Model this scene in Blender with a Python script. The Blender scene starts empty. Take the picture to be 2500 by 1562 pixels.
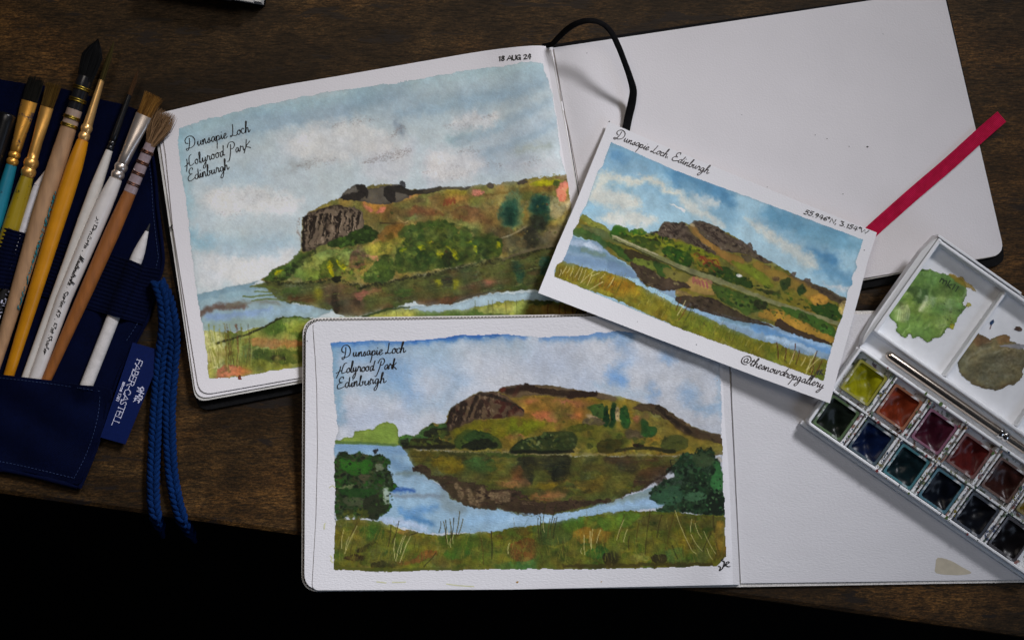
import bpy, bmesh, math, random
import numpy as np
from mathutils import Vector

# ---------------------------------------------------------------- camera, world, lamps, exposure
scene = bpy.context.scene
S = 0.54 / 2500.0            # metres on the desk per picture unit
H = 0.75                     # camera height above the desk
cam_d = bpy.data.cameras.new("camera"); cam = bpy.data.objects.new("camera", cam_d); scene.collection.objects.link(cam)
cam.location = (0, 0, H); cam.rotation_euler = (0, 0, 0)
cam_d.sensor_width = 36; cam_d.lens = 36 * H / 0.54; cam_d.clip_start = 0.01; cam_d.clip_end = 20
scene.camera = cam
world = bpy.data.worlds.new("World"); scene.world = world; world.use_nodes = True
bg = world.node_tree.nodes["Background"]; bg.inputs[0].default_value = (0.75, 0.82, 1.0, 1); bg.inputs[1].default_value = 0.008
def lamp(name, kind, loc, aim, energy, color, **kw):
    d = bpy.data.lights.new(name, kind); d.energy = energy; d.color = color
    for k, v in kw.items(): setattr(d, k, v)
    o = bpy.data.objects.new(name, d); scene.collection.objects.link(o); o.location = loc
    o.rotation_euler = (Vector(aim) - Vector(loc)).to_track_quat('-Z', 'Y').to_euler()
    return o
# window light: a soft pool from the upper right, a weaker warm fill from overhead
lamp("window_lamp", 'SPOT', (1.02, 1.17, 1.42), (-0.125, -0.160, 0), 385, (0.945, 0.945, 1.0), shadow_soft_size=0.29, spot_size=math.radians(16.2), spot_blend=1.0)
lamp("room_fill", 'AREA', (-0.14, 0.44, 1.0), (-0.12, 0.06, 0), 1.6, (1.0, 0.90, 0.80), shape='RECTANGLE', size=0.5, size_y=0.3)
lamp("cool_fill", 'AREA', (0.95, -0.72, 0.80), (0.17, -0.08, 0), 2.2, (0.62, 0.76, 1.0), shape='RECTANGLE', size=0.6, size_y=0.4)
scene.view_settings.view_transform = 'Standard'; scene.view_settings.look = 'None'
scene.view_settings.exposure = 0.0; scene.view_settings.gamma = 1.0
scene.view_settings.use_curve_mapping = False
scene.cycles.max_bounces = 6; scene.cycles.use_denoising = True

# ---------------------------------------------------------------- helpers
COL = scene.collection
ORG = {}
def P(x, y, z=0.0):
    """world point at height z that lies on the sight line of picture unit (x, y)"""
    k = 1 - z / H
    return ((x - 1250) * S * k, (781 - y) * S * k, z)
def PN(x, y, z):
    k = 1 - z / H
    return np.stack([(x - 1250) * S * k, (781 - y) * S * k, z + 0 * x], -1)
def tag(o, label=None, cat=None, group=None, kind=None):
    if label: o["label"] = label
    if cat: o["category"] = cat
    if group: o["group"] = group
    if kind: o["kind"] = kind
    return o
def thing(name, loc, label, cat, group=None):
    o = bpy.data.objects.new(name, None); COL.objects.link(o); o.location = loc; o.empty_display_size = .01
    ORG[o] = np.array(loc, float); return tag(o, label, cat, group)
def _link(name, me, mat, parent, origin):
    o = bpy.data.objects.new(name, me); COL.objects.link(o)
    if parent is not None: o.parent = parent; ORG[o] = ORG[parent]
    else: o.location = origin; ORG[o] = origin
    if mat: me.materials.append(mat)
    return o
def mk(name, V, F, mat, parent=None, smooth=None):
    V = np.asarray(V, float).reshape(-1, 3)
    org = ORG[parent] if parent is not None else np.array([V[:, 0].mean(), V[:, 1].mean(), V[:, 2].min()])
    me = bpy.data.meshes.new(name); me.from_pydata((V - org).tolist(), [], F)
    bm = bmesh.new(); bm.from_mesh(me); bmesh.ops.recalc_face_normals(bm, faces=bm.faces); bm.to_mesh(me); bm.free()
    if smooth is not None:
        me.polygons.foreach_set("use_smooth", [True] * len(me.polygons)); me.set_sharp_from_angle(angle=math.radians(smooth))
    return _link(name, me, mat, parent, org)
class MB:
    def __init__(s): s.V = []; s.F = []
    def add(s, V, F):
        n = len(s.V); s.V += [tuple(v) for v in V]; s.F += [tuple(n + i for i in f) for f in F]
    def make(s, name, mat, parent=None, smooth=None): return mk(name, s.V, s.F, mat, parent, smooth)
def rpoly(pts, r, n=6):
    """polygon with rounded corners; r is one radius or a list"""
    out = []; N = len(pts); rs = r if isinstance(r, (list, tuple)) else [r] * N
    for i in range(N):
        p = np.array(pts[i], float); a = np.array(pts[i - 1], float) - p; b = np.array(pts[(i + 1) % N], float) - p
        la, lb = np.linalg.norm(a), np.linalg.norm(b); rr = min(rs[i], la * .48, lb * .48)
        if rr <= 0: out.append(tuple(p)); continue
        p0, p2 = p + a / la * rr, p + b / lb * rr
        for t in np.linspace(0, 1, n): out.append(tuple((1 - t) ** 2 * p0 + 2 * t * (1 - t) * p + t * t * p2))
    return out
def sheet(name, outline, zf, thick, mat, parent, cell=24, smooth=40, cut_dir=None):
    """a sheet of real thickness: outline in picture units, its upper side follows zf(x, y)"""
    bm = bmesh.new(); bm.faces.new([bm.verts.new((x, y, 0)) for x, y in outline])
    A = np.array(outline); lo, hi = A.min(0), A.max(0)
    dirs = cut_dir or ((1, 0), (0, 1))
    for d in dirs:
        pr = A @ np.array(d, float)
        for c in np.arange(pr.min() + cell, pr.max(), cell):
            bmesh.ops.bisect_plane(bm, geom=bm.verts[:] + bm.edges[:] + bm.faces[:], plane_co=(d[0] * c, d[1] * c, 0), plane_no=(d[0], d[1], 0), dist=1e-4)
    bmesh.ops.triangulate(bm, faces=[f for f in bm.faces if len(f.verts) > 4])
    bm.verts.index_update(); n = len(bm.verts)
    V = [P(v.co.x, v.co.y, float(zf(v.co.x, v.co.y))) for v in bm.verts]
    F = [[v.index for v in f.verts] for f in bm.faces]
    V2 = [(x, y, z - thick) for x, y, z in V]
    F2 = [[i + n for i in reversed(f)] for f in F]
    side = [(e.verts[0].index, e.verts[1].index) for e in bm.edges if len(e.link_faces) == 1]
    bm.free()
    return mk(name, V + V2, F + F2 + [(a, b, b + n, a + n) for a, b in side], mat, parent, smooth)
def loft(st, mb=None, ring=20, cap=True, power=2.0):
    """st: (x, y, z, width, thickness) in picture units (z in metres) along a path; oval sections"""
    mb = mb or MB(); V = []; F = []; n = len(st)
    C = [np.array(P(x, y, z)) for x, y, z, w, h in st]
    for i in range(n):
        d = C[min(i + 1, n - 1)] - C[max(i - 1, 0)]; d /= np.linalg.norm(d) + 1e-12
        sd = np.cross(d, (0, 0, 1.)); l = np.linalg.norm(sd); sd = sd / l if l > 1e-6 else np.array([1., 0, 0])
        up = np.cross(sd, d); w, h = st[i][3] * S / 2, st[i][4] * S / 2
        for k in range(ring):
            a = 2 * math.pi * k / ring; ca, sa = math.cos(a), math.sin(a)
            e = 2.0 / power
            V.append(C[i] + sd * w * math.copysign(abs(ca) ** e, ca) + up * h * math.copysign(abs(sa) ** e, sa))
    for i in range(n - 1):
        for k in range(ring):
            a, b = i * ring + k, i * ring + (k + 1) % ring
            F.append((a, b, b + ring, a + ring))
    if cap: F.append(tuple(range(ring))); F.append(tuple((n - 1) * ring + k for k in range(ring)))
    mb.add(V, F); return mb
def strokes_mesh(name, strokes, width, zf, mat, parent, dz=6e-5, taper=.35):
    """pen strokes as thin flat ink ribbons lying on the surface zf"""
    V = []; F = []
    for st in strokes:
        p = np.array(st, float)
        if len(p) < 2: continue
        seg = np.hypot(*np.diff(p, axis=0).T); keep = np.r_[True, seg > 1e-3]; p = p[keep]
        if len(p) < 2: continue
        d = np.gradient(p, axis=0); d /= np.linalg.norm(d, axis=1)[:, None] + 1e-9
        nx = np.stack([-d[:, 1], d[:, 0]], 1); n = len(p)
        ang = np.abs(d[:, 1] * .8 + d[:, 0] * .3)
        w = width * (1 - taper + taper * 1.5 * ang) / 2
        p = np.vstack([p[:1] - d[:1] * w[0] * .7, p[1:-1], p[-1:] + d[-1:] * w[-1] * .7])
        b = len(V)
        for i in range(n):
            for sgn in (1, -1):
                q = p[i] + nx[i] * w[i] * sgn; V.append(P(q[0], q[1], float(zf(q[0], q[1])) + dz))
        F += [(b + 2 * i, b + 2 * i + 1, b + 2 * i + 3, b + 2 * i + 2) for i in range(n - 1)]
    o = mk(name, V, F, mat, parent); return o
def lin(c):
    c = np.asarray(c, float) / 255.; return np.where(c <= .04045, c / 12.92, ((c + .055) / 1.055) ** 2.4)
def paint_mesh(name, cv, zf, dz, mat, parent, gain=1.3, thr=.4):
    """a dried coat of watercolour: a fine skin over the paper carrying the pigment in a colour attribute"""
    m = cv.mask > thr
    q = m[:-1, :-1] & m[1:, :-1] & m[:-1, 1:] & m[1:, 1:]
    used = np.zeros(m.shape, bool)
    used[:-1, :-1] |= q; used[1:, :-1] |= q; used[:-1, 1:] |= q; used[1:, 1:] |= q
    idx = -np.ones(m.shape, int); idx[used] = np.arange(used.sum())
    x, y = cv.X[used], cv.Y[used]; V = PN(x, y, zf(x, y) + dz)
    j, i = np.nonzero(q)
    Q = np.stack([idx[j, i], idx[j + 1, i], idx[j + 1, i + 1], idx[j, i + 1]], 1)
    org = ORG[parent]; V = V - org
    me = bpy.data.meshes.new(name); nf = len(Q)
    me.vertices.add(len(V)); me.vertices.foreach_set("co", V.ravel())
    me.loops.add(nf * 4); me.loops.foreach_set("vertex_index", Q.ravel().astype(np.int32))
    me.polygons.add(nf); me.polygons.foreach_set("loop_start", np.arange(0, nf * 4, 4, dtype=np.int32))
    me.polygons.foreach_set("use_smooth", np.ones(nf, bool)); me.update(calc_edges=True)
    at = me.color_attributes.new("pigment", 'FLOAT_COLOR', 'POINT')
    rgba = np.ones((len(V), 4)); s = cv.rgb[used]; lum = s.mean(1, keepdims=True); s = np.clip(lum + (s - lum) * 1.14, 0, 1); rgba[:, :3] = np.clip(lin(s * 255) * gain * np.clip((lum / .62) ** .22, .45, 1.06), 0, .85)
    at.data.foreach_set("color", rgba.ravel())
    return _link(name, me, mat, parent, org)

# ---------------------------------------------------------------- materials
def nodes(name):
    m = bpy.data.materials.new(name); m.use_nodes = True; nt = m.node_tree
    return m, nt, nt.nodes["Principled BSDF"]
def N(nt, t, **kw):
    n = nt.nodes.new(t)
    for k, v in kw.items():
        if k in n.inputs: n.inputs[k].default_value = v
        else: setattr(n, k, v)
    return n
def coords(nt, scale=(1, 1, 1), rot=0., kind='Object'):
    tc = N(nt, 'ShaderNodeTexCoord'); mp = N(nt, 'ShaderNodeMapping')
    mp.inputs['Scale'].default_value = scale; mp.inputs['Rotation'].default_value = (0, 0, rot)
    nt.links.new(tc.outputs[kind], mp.inputs['Vector']); return mp.outputs[0]
def noise(nt, vec, scale, detail=4, rough=.55, dist=0.):
    n = N(nt, 'ShaderNodeTexNoise', Scale=scale, Detail=detail, Roughness=rough, Distortion=dist)
    nt.links.new(vec, n.inputs['Vector']); return n.outputs['Fac']
def ramp(nt, fac, stops):
    r = N(nt, 'ShaderNodeValToRGB'); e = r.color_ramp.elements
    while len(e) < len(stops): e.new(.5)
    for k, (p, c) in enumerate(stops): e[k].position = p; e[k].color = (*c, 1) if len(c) == 3 else c
    nt.links.new(fac, r.inputs[0]); return r.outputs[0]
def bump(nt, b, h, strength, dist):
    n = N(nt, 'ShaderNodeBump', Strength=strength, Distance=dist); nt.links.new(h, n.inputs['Height'])
    nt.links.new(n.outputs[0], b.inputs['Normal']); return n
def mixc(nt, fac, a, b, mode='MIX'):
    n = N(nt, 'ShaderNodeMix', data_type='RGBA', blend_type=mode)
    for s, v in ((0, fac), (6, a), (7, b)):
        if isinstance(v, (int, float)): n.inputs[s].default_value = v
        elif isinstance(v, tuple): n.inputs[s].default_value = (*v, 1)
        else: nt.links.new(v, n.inputs[s])
    return n.outputs[2]
def L3(*c, g=1.3): return tuple(float(v) for v in np.clip(lin(c) * g, 0, .9))
def plain(name, col, rough=.5, metal=0., var=.15, vscale=300, bstr=0., bscale=900, bdist=2e-4, stretch=(1, 1, 1), rot=0., spec=None):
    m, nt, b = nodes(name); v = coords(nt, stretch, rot)
    f = noise(nt, v, vscale, 4)
    lo = tuple(c * (1 - var) for c in col); hi = tuple(min(c * (1 + var), 1) for c in col)
    nt.links.new(ramp(nt, f, [(.3, lo), (.7, hi)]), b.inputs['Base Color'])
    b.inputs['Roughness'].default_value = rough; b.inputs['Metallic'].default_value = metal
    if spec is not None: b.inputs['Specular IOR Level'].default_value = spec
    if bstr: bump(nt, b, noise(nt, v, bscale, 3), bstr, bdist)
    return m
def paper_mat(name, col, laid=False, pigment=False):
    m, nt, b = nodes(name)
    v = coords(nt, (1, 2.2, 1) if laid else (1, 1, 1))
    if pigment:
        a = N(nt, 'ShaderNodeAttribute', attribute_name="pigment"); nt.links.new(a.outputs['Color'], b.inputs['Base Color'])
    else:
        f = noise(nt, v, 40, 5); nt.links.new(ramp(nt, f, [(.3, tuple(c * .965 for c in col)), (.7, col)]), b.inputs['Base Color'])
    h = noise(nt, v, 620 if laid else 1150, 3, .6)
    bump(nt, b, h, .50 if laid else .30, 4e-4)
    b.inputs['Roughness'].default_value = .88; b.inputs['Specular IOR Level'].default_value = .25
    return m
M = {}
M['paper'] = paper_mat('cartridge_paper', (.80, .772, .782))
M['laid'] = paper_mat('laid_watercolour_paper', (.765, .755, .775), True)
M['card'] = paper_mat('smooth_card', (.80, .79, .805))
M['edge'] = plain('page_edges', (.62, .60, .56), .9, 0, .25, 60, stretch=(1, 1, 60))
M['wash'] = paper_mat('watercolour_on_cartridge', (1, 1, 1), False, True)
M['wash_laid'] = paper_mat('watercolour_on_laid', (1, 1, 1), True, True)
M['ink'] = plain('black_ink', (.012, .010, .010), .55, 0, .3, 700)
M['ink_brown'] = plain('dark_brown_ink', (.022, .014, .014), .55, 0, .3, 700)
M['black_cover'] = plain('black_leatherette', (.004, .004, .0045), .7, 0, .3, 400, .35, 1500, 2e-4, spec=.12)
M['elastic_black'] = plain('black_elastic', (.005, .005, .0055), .85, 0, .3, 500, .5, 2600, 3e-4, spec=.1)
def wood():
    m, nt, b = nodes('rustic_brown_wood')
    rot = math.radians(7.5)
    v1 = coords(nt, (1, 1.5, 1), rot); v3 = coords(nt, (1, 3, 1), rot); v6 = coords(nt, (1, 6.5, 1), rot); v5 = coords(nt, (1, 5, 1), rot)
    blot = noise(nt, v1, 9, 6, .62, .6); worn = noise(nt, v3, 30, 6, .66, .4); dash = noise(nt, v6, 170, 3, .6, .4); fine = noise(nt, v6, 420, 2, .6); speck = noise(nt, coords(nt, (1, 1.6, 1), rot), 900, 2, .6); patch = noise(nt, v5, 24, 5, .62, .5)
    c = ramp(nt, worn, [(.30, (.0110, .0058, .0023)), (.46, (.0260, .0140, .0051)), (.60, (.0465, .0255, .0090)), (.75, (.0800, .0455, .0165))])
    c = mixc(nt, 1.0, c, ramp(nt, blot, [(.34, (.26, .24, .24)), (.50, (.92, .90, .88)), (.66, (2.25, 1.95, 1.5))]), 'MULTIPLY')
    c = mixc(nt, 1.0, c, ramp(nt, dash, [(.36, (.28, .28, .30)), (.46, (.92, .92, .92)), (.62, (1.35, 1.30, 1.2))]), 'MULTIPLY')
    c = mixc(nt, 1.0, c, ramp(nt, fine, [(.38, (.42, .42, .44)), (.50, (1, 1, 1)), (.62, (1.45, 1.4, 1.3))]), 'MULTIPLY')
    c = mixc(nt, 1.0, c, ramp(nt, speck, [(.38, (.55, .55, .55)), (.62, (1.4, 1.4, 1.4))]), 'MULTIPLY')
    # dark, ragged stains that follow the grain
    ad = N(nt, 'ShaderNodeMath', operation='MULTIPLY_ADD'); nt.links.new(dash, ad.inputs[0]); ad.inputs[1].default_value = .22; nt.links.new(patch, ad.inputs[2])
    nt.links.new(mixc(nt, ramp(nt, ad.outputs[0], [(.705, (0, 0, 0)), (.735, (.92, .92, .92))]), c, (.0075, .0062, .0066)), b.inputs['Base Color'])
    nt.links.new(ramp(nt, dash, [(.3, (.64,) * 3), (.7, (.46,) * 3)]), b.inputs['Roughness'])
    b.inputs['Specular IOR Level'].default_value = .32; b.inputs['Specular Tint'].default_value = (1, .82, .62, 1)
    bump(nt, b, dash, .35, 3e-4)
    return m
M['wood'] = wood()
def canvas_cloth(name, col, scale=900, rot=0.35):
    m, nt, b = nodes(name); v = coords(nt, (1, 1, 1), rot)
    w1 = N(nt, 'ShaderNodeTexWave', Scale=scale, Distortion=.6); w1.bands_direction = 'DIAGONAL'; nt.links.new(v, w1.inputs['Vector'])
    f = noise(nt, v, 90, 5, .6); f2 = noise(nt, v, 1400, 2)
    c = ramp(nt, f, [(.25, tuple(x * .72 for x in col)), (.75, tuple(x * 1.2 for x in col))])
    c = mixc(nt, 1.0, c, ramp(nt, f2, [(.3, (.7,) * 3), (.7, (1.25,) * 3)]), 'MULTIPLY')
    nt.links.new(c, b.inputs['Base Color']); b.inputs['Roughness'].default_value = .92; b.inputs['Specular IOR Level'].default_value = .06
    b.inputs['Sheen Weight'].default_value = .015; b.inputs['Sheen Tint'].default_value = (.3, .45, 1, 1)
    mx = N(nt, 'ShaderNodeMath', operation='ADD'); nt.links.new(w1.outputs['Fac'], mx.inputs[0]); nt.links.new(f2, mx.inputs[1])
    bump(nt, b, mx.outputs[0], .5, 3e-4); return m
M['cloth'] = canvas_cloth('navy_canvas', (.0008, .0026, .0180))
M['elastic'] = canvas_cloth('navy_elastic', (.0010, .0024, .0150), 1300)
M['cord'] = canvas_cloth('blue_cord', (.0019, .017, .080), 1500)
M['tag'] = plain('blue_satin_label', (.0022, .0085, .062), .7, 0, .12, 900, .3, 2600, 1e-4, spec=.1)
M['thread'] = plain('pale_woven_thread', (.55, .56, .70), .7, 0, .2, 900)
M['stitch'] = plain('blue_stitching', (.006, .022, .085), .8, 0, .2, 900)
def grosgrain():
    m, nt, b = nodes('crimson_ribbon'); v = coords(nt, (1, 1, 1), math.radians(-40.5))
    w = N(nt, 'ShaderNodeTexWave', Scale=430, Distortion=.5); w.bands_direction = 'X'; nt.links.new(v, w.inputs['Vector'])
    f = noise(nt, v, 260, 3)
    c = ramp(nt, f, [(.3, (.42, .003, .038)), (.7, (.58, .007, .064))])
    nt.links.new(mixc(nt, 1.0, c, ramp(nt, w.outputs['Fac'], [(0, (.75,) * 3), (.6, (1.08,) * 3)]), 'MULTIPLY'), b.inputs['Base Color'])
    b.inputs['Roughness'].default_value = .75; b.inputs['Specular IOR Level'].default_value = .15
    bump(nt, b, w.outputs['Fac'], .5, 3e-4); return m
M['ribbon'] = grosgrain()
M['plastic'] = plain('white_plastic', (.86, .87, .885), .38, 0, .04, 200, .05, 600)
M['floor'] = plain('dark_floor', (.004, .0035, .003), .8, spec=.1)
M['gray_cloth'] = plain('pale_linen_cover', (.72, .69, .65), .85, 0, .3, 1500, .4, 2500)
M['dark_thread'] = plain('dark_linen_thread', (.012, .010, .010), .85, 0, .3, 1500)
# ---------------------------------------------------------------- watercolour painter (numpy only)
SC = 0.62
def _vn(h, w, cy, cx, rng):
    gh, gw = int(h / cy) + 3, int(w / cx) + 3
    g = rng.random((gh, gw))
    y = np.arange(h) / cy; x = np.arange(w) / cx
    yi = y.astype(int); xi = x.astype(int)
    fy = y - yi; fx = x - xi
    fy = (fy * fy * (3 - 2 * fy))[:, None]; fx = (fx * fx * (3 - 2 * fx))[None, :]
    a = g[yi][:, xi]; b = g[yi][:, xi + 1]; c = g[yi + 1][:, xi]; d = g[yi + 1][:, xi + 1]
    return (a * (1 - fx) + b * fx) * (1 - fy) + (c * (1 - fx) + d * fx) * fy
def fbm(h, w, cell, rng, octv=4, asp=1.0):
    out = np.zeros((h, w)); amp = 1.0; tot = 0
    for k in range(octv):
        out += amp * _vn(h, w, max(cell, 1.01), max(cell * asp, 1.01), rng); tot += amp
        amp *= 0.55; cell *= 0.5
    out = out / tot - 0.5
    return out / (out.std() + 1e-6) * 0.5
def smooth_pts(p, closed, n=6):
    p = np.asarray(p, float); N = len(p)
    if N < 3: return p
    idx = range(N) if closed else range(N - 1)
    out = []
    for i in idx:
        if closed: a, b, c, d = p[(i - 1) % N], p[i], p[(i + 1) % N], p[(i + 2) % N]
        else: a, b, c, d = p[max(i - 1, 0)], p[i], p[i + 1], p[min(i + 2, N - 1)]
        for t in np.arange(n) / n:
            out.append(0.5 * (2 * b + (c - a) * t + (2 * a - 5 * b + 4 * c - d) * t * t + (-a + 3 * b - 3 * c + d) * t ** 3))
    if not closed: out.append(p[-1])
    return np.array(out)
class Canvas:
    def __init__(s, x0, y0, x1, y1, seed, paper=(203, 200, 201)):
        s.x0, s.y0 = x0, y0
        s.w = int((x1 - x0) * SC); s.h = int((y1 - y0) * SC)
        s.X, s.Y = np.meshgrid(x0 + (np.arange(s.w) + .5) / SC, y0 + (np.arange(s.h) + .5) / SC)
        s.rng = np.random.default_rng(seed)
        s.rgb = np.ones((s.h, s.w, 3)) * np.array(paper) / 255.
        s.mask = np.zeros((s.h, s.w))
        f = lambda c, o=4, asp=1: fbm(s.h, s.w, c, s.rng, o, asp)
        s.n1 = f(2.2, 2); s.n2 = f(12); s.n3 = f(45)
        s.wx = f(7, 3); s.wy = f(7, 3); s.lx = f(26, 3); s.ly = f(26, 3)
        s.gx = f(2.5, 2); s.gy = f(2.5, 2)
    def _sl(s, x0, y0, x1, y1):
        i0 = max(int((x0 - s.x0) * SC) - 1, 0); i1 = min(int((x1 - s.x0) * SC) + 2, s.w)
        j0 = max(int((y0 - s.y0) * SC) - 1, 0); j1 = min(int((y1 - s.y0) * SC) + 2, s.h)
        return (slice(j0, j1), slice(i0, i1)) if i1 > i0 and j1 > j0 else None
    def _put(s, sl, d, col, a, soft, edge, var, gran, clip, mask):
        m = np.clip(.5 - d / max(soft, .8), 0, 1); m = m * m * (3 - 2 * m)
        al = a * m * (1 + gran * s.n1[sl] + .12 * s.n3[sl])
        if clip is not None: al = al * clip[sl]
        al = np.clip(al, 0, 1)
        if mask: s.mask[sl] = np.maximum(s.mask[sl], al)
        c = np.array(col) / 255.
        k = 1 + var * (s.n2[sl] + .5 * s.n3[sl]) - edge * np.exp(-(d / 3.5) ** 2)
        cc = np.clip(c[None, None] * k[..., None], 0, 1)
        s.rgb[sl] += (cc - s.rgb[sl]) * al[..., None]
    def sdf(s, p, sl, rough, big):
        X = s.X[sl] + rough * s.wx[sl] + rough * .35 * s.gx[sl] + big * s.lx[sl]
        Y = s.Y[sl] + rough * s.wy[sl] + rough * .35 * s.gy[sl] + big * s.ly[sl]
        d2 = np.full(X.shape, 1e9); ins = np.zeros(X.shape, bool)
        q = np.roll(p, -1, 0)
        for (ax, ay), (bx, by) in zip(p, q):
            ex, ey = bx - ax, by - ay
            wx, wy = X - ax, Y - ay
            t = np.clip((wx * ex + wy * ey) / (ex * ex + ey * ey + 1e-9), 0, 1)
            d2 = np.minimum(d2, (wx - ex * t) ** 2 + (wy - ey * t) ** 2)
            if ay != by:
                cr = ((ay <= Y) != (by <= Y)) & (X < ax + ex * (Y - ay) / (by - ay))
                ins ^= cr
        d = np.sqrt(d2)
        return np.where(ins, -d, d)
    def poly(s, pts, col, a=1., rough=3, big=0, soft=1.5, edge=.12, var=.07, gran=.1, sm=True, clip=None, mask=False):
        p = smooth_pts(pts, True, 4) if sm else np.asarray(pts, float)
        g = soft + rough * 2 + big * 2 + 4
        sl = s._sl(p[:, 0].min() - g, p[:, 1].min() - g, p[:, 0].max() + g, p[:, 1].max() + g)
        if sl is None: return
        s._put(sl, s.sdf(p, sl, rough, big), col, a, soft, edge, var, gran, clip, mask)
    def region(s, pts, rough=3, soft=2, sm=True):
        p = smooth_pts(pts, True, 4) if sm else np.asarray(pts, float)
        out = np.zeros((s.h, s.w)); sl = (slice(0, s.h), slice(0, s.w))
        return np.clip(.5 - s.sdf(p, sl, rough, 0) / soft, 0, 1)
    def blob(s, x, y, rx, ry, col, a=1., rot=0., rough=2.5, big=0, soft=1.5, edge=.1, var=.06, gran=.1, clip=None, mask=False):
        R = max(rx, ry) + soft + rough * 2 + 3
        sl = s._sl(x - R, y - R, x + R, y + R)
        if sl is None: return
        X = s.X[sl] - x + rough * s.wx[sl] + rough * .3 * s.gx[sl] + big * s.lx[sl]
        Y = s.Y[sl] - y + rough * s.wy[sl] + rough * .3 * s.gy[sl] + big * s.ly[sl]
        c, n = math.cos(rot), math.sin(rot)
        u = (X * c + Y * n) / rx; v = (-X * n + Y * c) / ry
        s._put(sl, (np.sqrt(u * u + v * v) - 1) * min(rx, ry), col, a, soft, edge, var, gran, clip, mask)
    def line(s, pts, w, col, a=1., soft=1.2, rough=.6, taper=0., edge=0., var=.05, gran=.1, dry=0., sm=True, clip=None, mask=False):
        p = smooth_pts(pts, False, 5) if sm else np.asarray(pts, float)
        g = w + soft + rough * 2 + 3
        sl = s._sl(p[:, 0].min() - g, p[:, 1].min() - g, p[:, 0].max() + g, p[:, 1].max() + g)
        if sl is None: return
        X = s.X[sl] + rough * s.wx[sl]; Y = s.Y[sl] + rough * s.wy[sl]
        d = np.full(X.shape, 1e9); n = len(p) - 1
        for i in range(n):
            (ax, ay), (bx, by) = p[i], p[i + 1]
            ex, ey = bx - ax, by - ay; wx, wy = X - ax, Y - ay
            t = np.clip((wx * ex + wy * ey) / (ex * ex + ey * ey + 1e-9), 0, 1)
            r = w / 2 * (1 - taper * (i + t) / n)
            d = np.minimum(d, np.sqrt((wx - ex * t) ** 2 + (wy - ey * t) ** 2) - r)
        aa = a
        if dry > 0: aa = a * np.clip(.55 + dry * (s.n1[sl] + .6 * s.wx[sl]) * 1.6, 0, 1)
        s._put(sl, d, col, aa, soft, edge, var, gran, clip, mask)
    def inside(s, p, n):
        p = np.asarray(p, float); out = []
        lo, hi = p.min(0), p.max(0); q = np.roll(p, -1, 0)
        while len(out) < n:
            x, y = s.rng.uniform(lo, hi)
            c = False
            for (ax, ay), (bx, by) in zip(p, q):
                if (ay <= y) != (by <= y) and x < ax + (bx - ax) * (y - ay) / (by - ay): c = not c
            if c: out.append((x, y))
        return out
    def dabs(s, pts, n, sz, cols, a=(.5, .9), asp=(.5, 1.), rot=(-.5, .5), rough=2.5, soft=1.6, edge=.1, clip=None, mask=False):
        for x, y in s.inside(pts, n):
            r = s.rng.uniform(*sz); k = s.rng.uniform(*asp)
            c = np.array(cols[s.rng.integers(len(cols))]) * s.rng.uniform(.9, 1.1)
            s.blob(x, y, r, r * k, c, s.rng.uniform(*a), s.rng.uniform(*rot), rough, 0, soft, edge, .06, .12, clip, mask)
    def grass(s, pts, n, ln, cols, lean=(-.3, .3), w=(1.2, 2.6), a=(.4, .8), clip=None, mask=False):
        for x, y in s.inside(pts, n):
            L = s.rng.uniform(*ln); k = s.rng.uniform(*lean); b = s.rng.uniform(-.18, .18) * L
            c = cols[s.rng.integers(len(cols))]
            s.line([(x, y), (x + k * L * .5 + b * .4, y - L * .55), (x + k * L + b, y - L)], s.rng.uniform(*w), c, s.rng.uniform(*a), 1.1, .4, .8, clip=clip, mask=mask)
    def dots(s, a, b, n, spread, col, al=.5):
        a = np.array(a); b = np.array(b)
        for k in range(n):
            t = s.rng.random(); x, y = a + (b - a) * t
            w = math.sin(math.pi * (.1 + .8 * t))
            x += s.rng.normal() * 4; y += s.rng.normal() * spread * w
            s.blob(x, y, s.rng.uniform(.9, 2.2), s.rng.uniform(.7, 1.2), col, al * s.rng.uniform(.4, 1), -.4, .6, 0, 1.1, 0, .1, 0)
    def blur(s, a, r):
        r = max(1, int(r))
        for axis in (0, 1):
            for _ in range(2):
                pad = [(0, 0)] * a.ndim; pad[axis] = (r + 1, r)
                c = np.cumsum(np.pad(a, pad, mode='edge'), axis)
                n = a.shape[axis]
                a = (np.take(c, range(2 * r + 1, n + 2 * r + 1), axis) - np.take(c, range(0, n), axis)) / (2 * r + 1)
        return a
    def wet(s, r=3, amt=.8, lo=-.1, hi=.5, clip=None):
        """let the colours run into each other in the patches where the sheet was still wet"""
        f = fbm(s.h, s.w, 22, s.rng, 3); k = np.clip((f - lo) / (hi - lo), 0, 1) * amt
        if clip is not None: k = k * clip
        m = s.mask[..., None] + 1e-3
        b = s.blur(s.rgb * m, r) / s.blur(m, r)
        s.rgb += (b - s.rgb) * k[..., None]
    def mottle(s, pts, amt=.12, hue=.05, clip=None):
        """pigment pooling and granulation over a region"""
        k = s.region(pts, 2, 6, False) if pts is not None else 1.0
        if clip is not None: k = k * clip
        f = fbm(s.h, s.w, 9, s.rng, 3); g = fbm(s.h, s.w, 30, s.rng, 3); q = fbm(s.h, s.w, 3, s.rng, 2)
        v = 1 + amt * (f * .7 + g * .7 + q * .6)
        ridge = np.exp(-(f / .07) ** 2) * amt * .9          # tide lines
        h = fbm(s.h, s.w, 26, s.rng, 3) * hue
        t = np.stack([1 + h * 1.2, 1 + h * .1, 1 - h * 1.4], -1)
        s.rgb *= 1 + (np.clip((v - ridge)[..., None] * t, .4, 1.7) - 1) * (k[..., None] if not np.isscalar(k) else k)
        s.rgb = np.clip(s.rgb, 0, 1)
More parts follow.
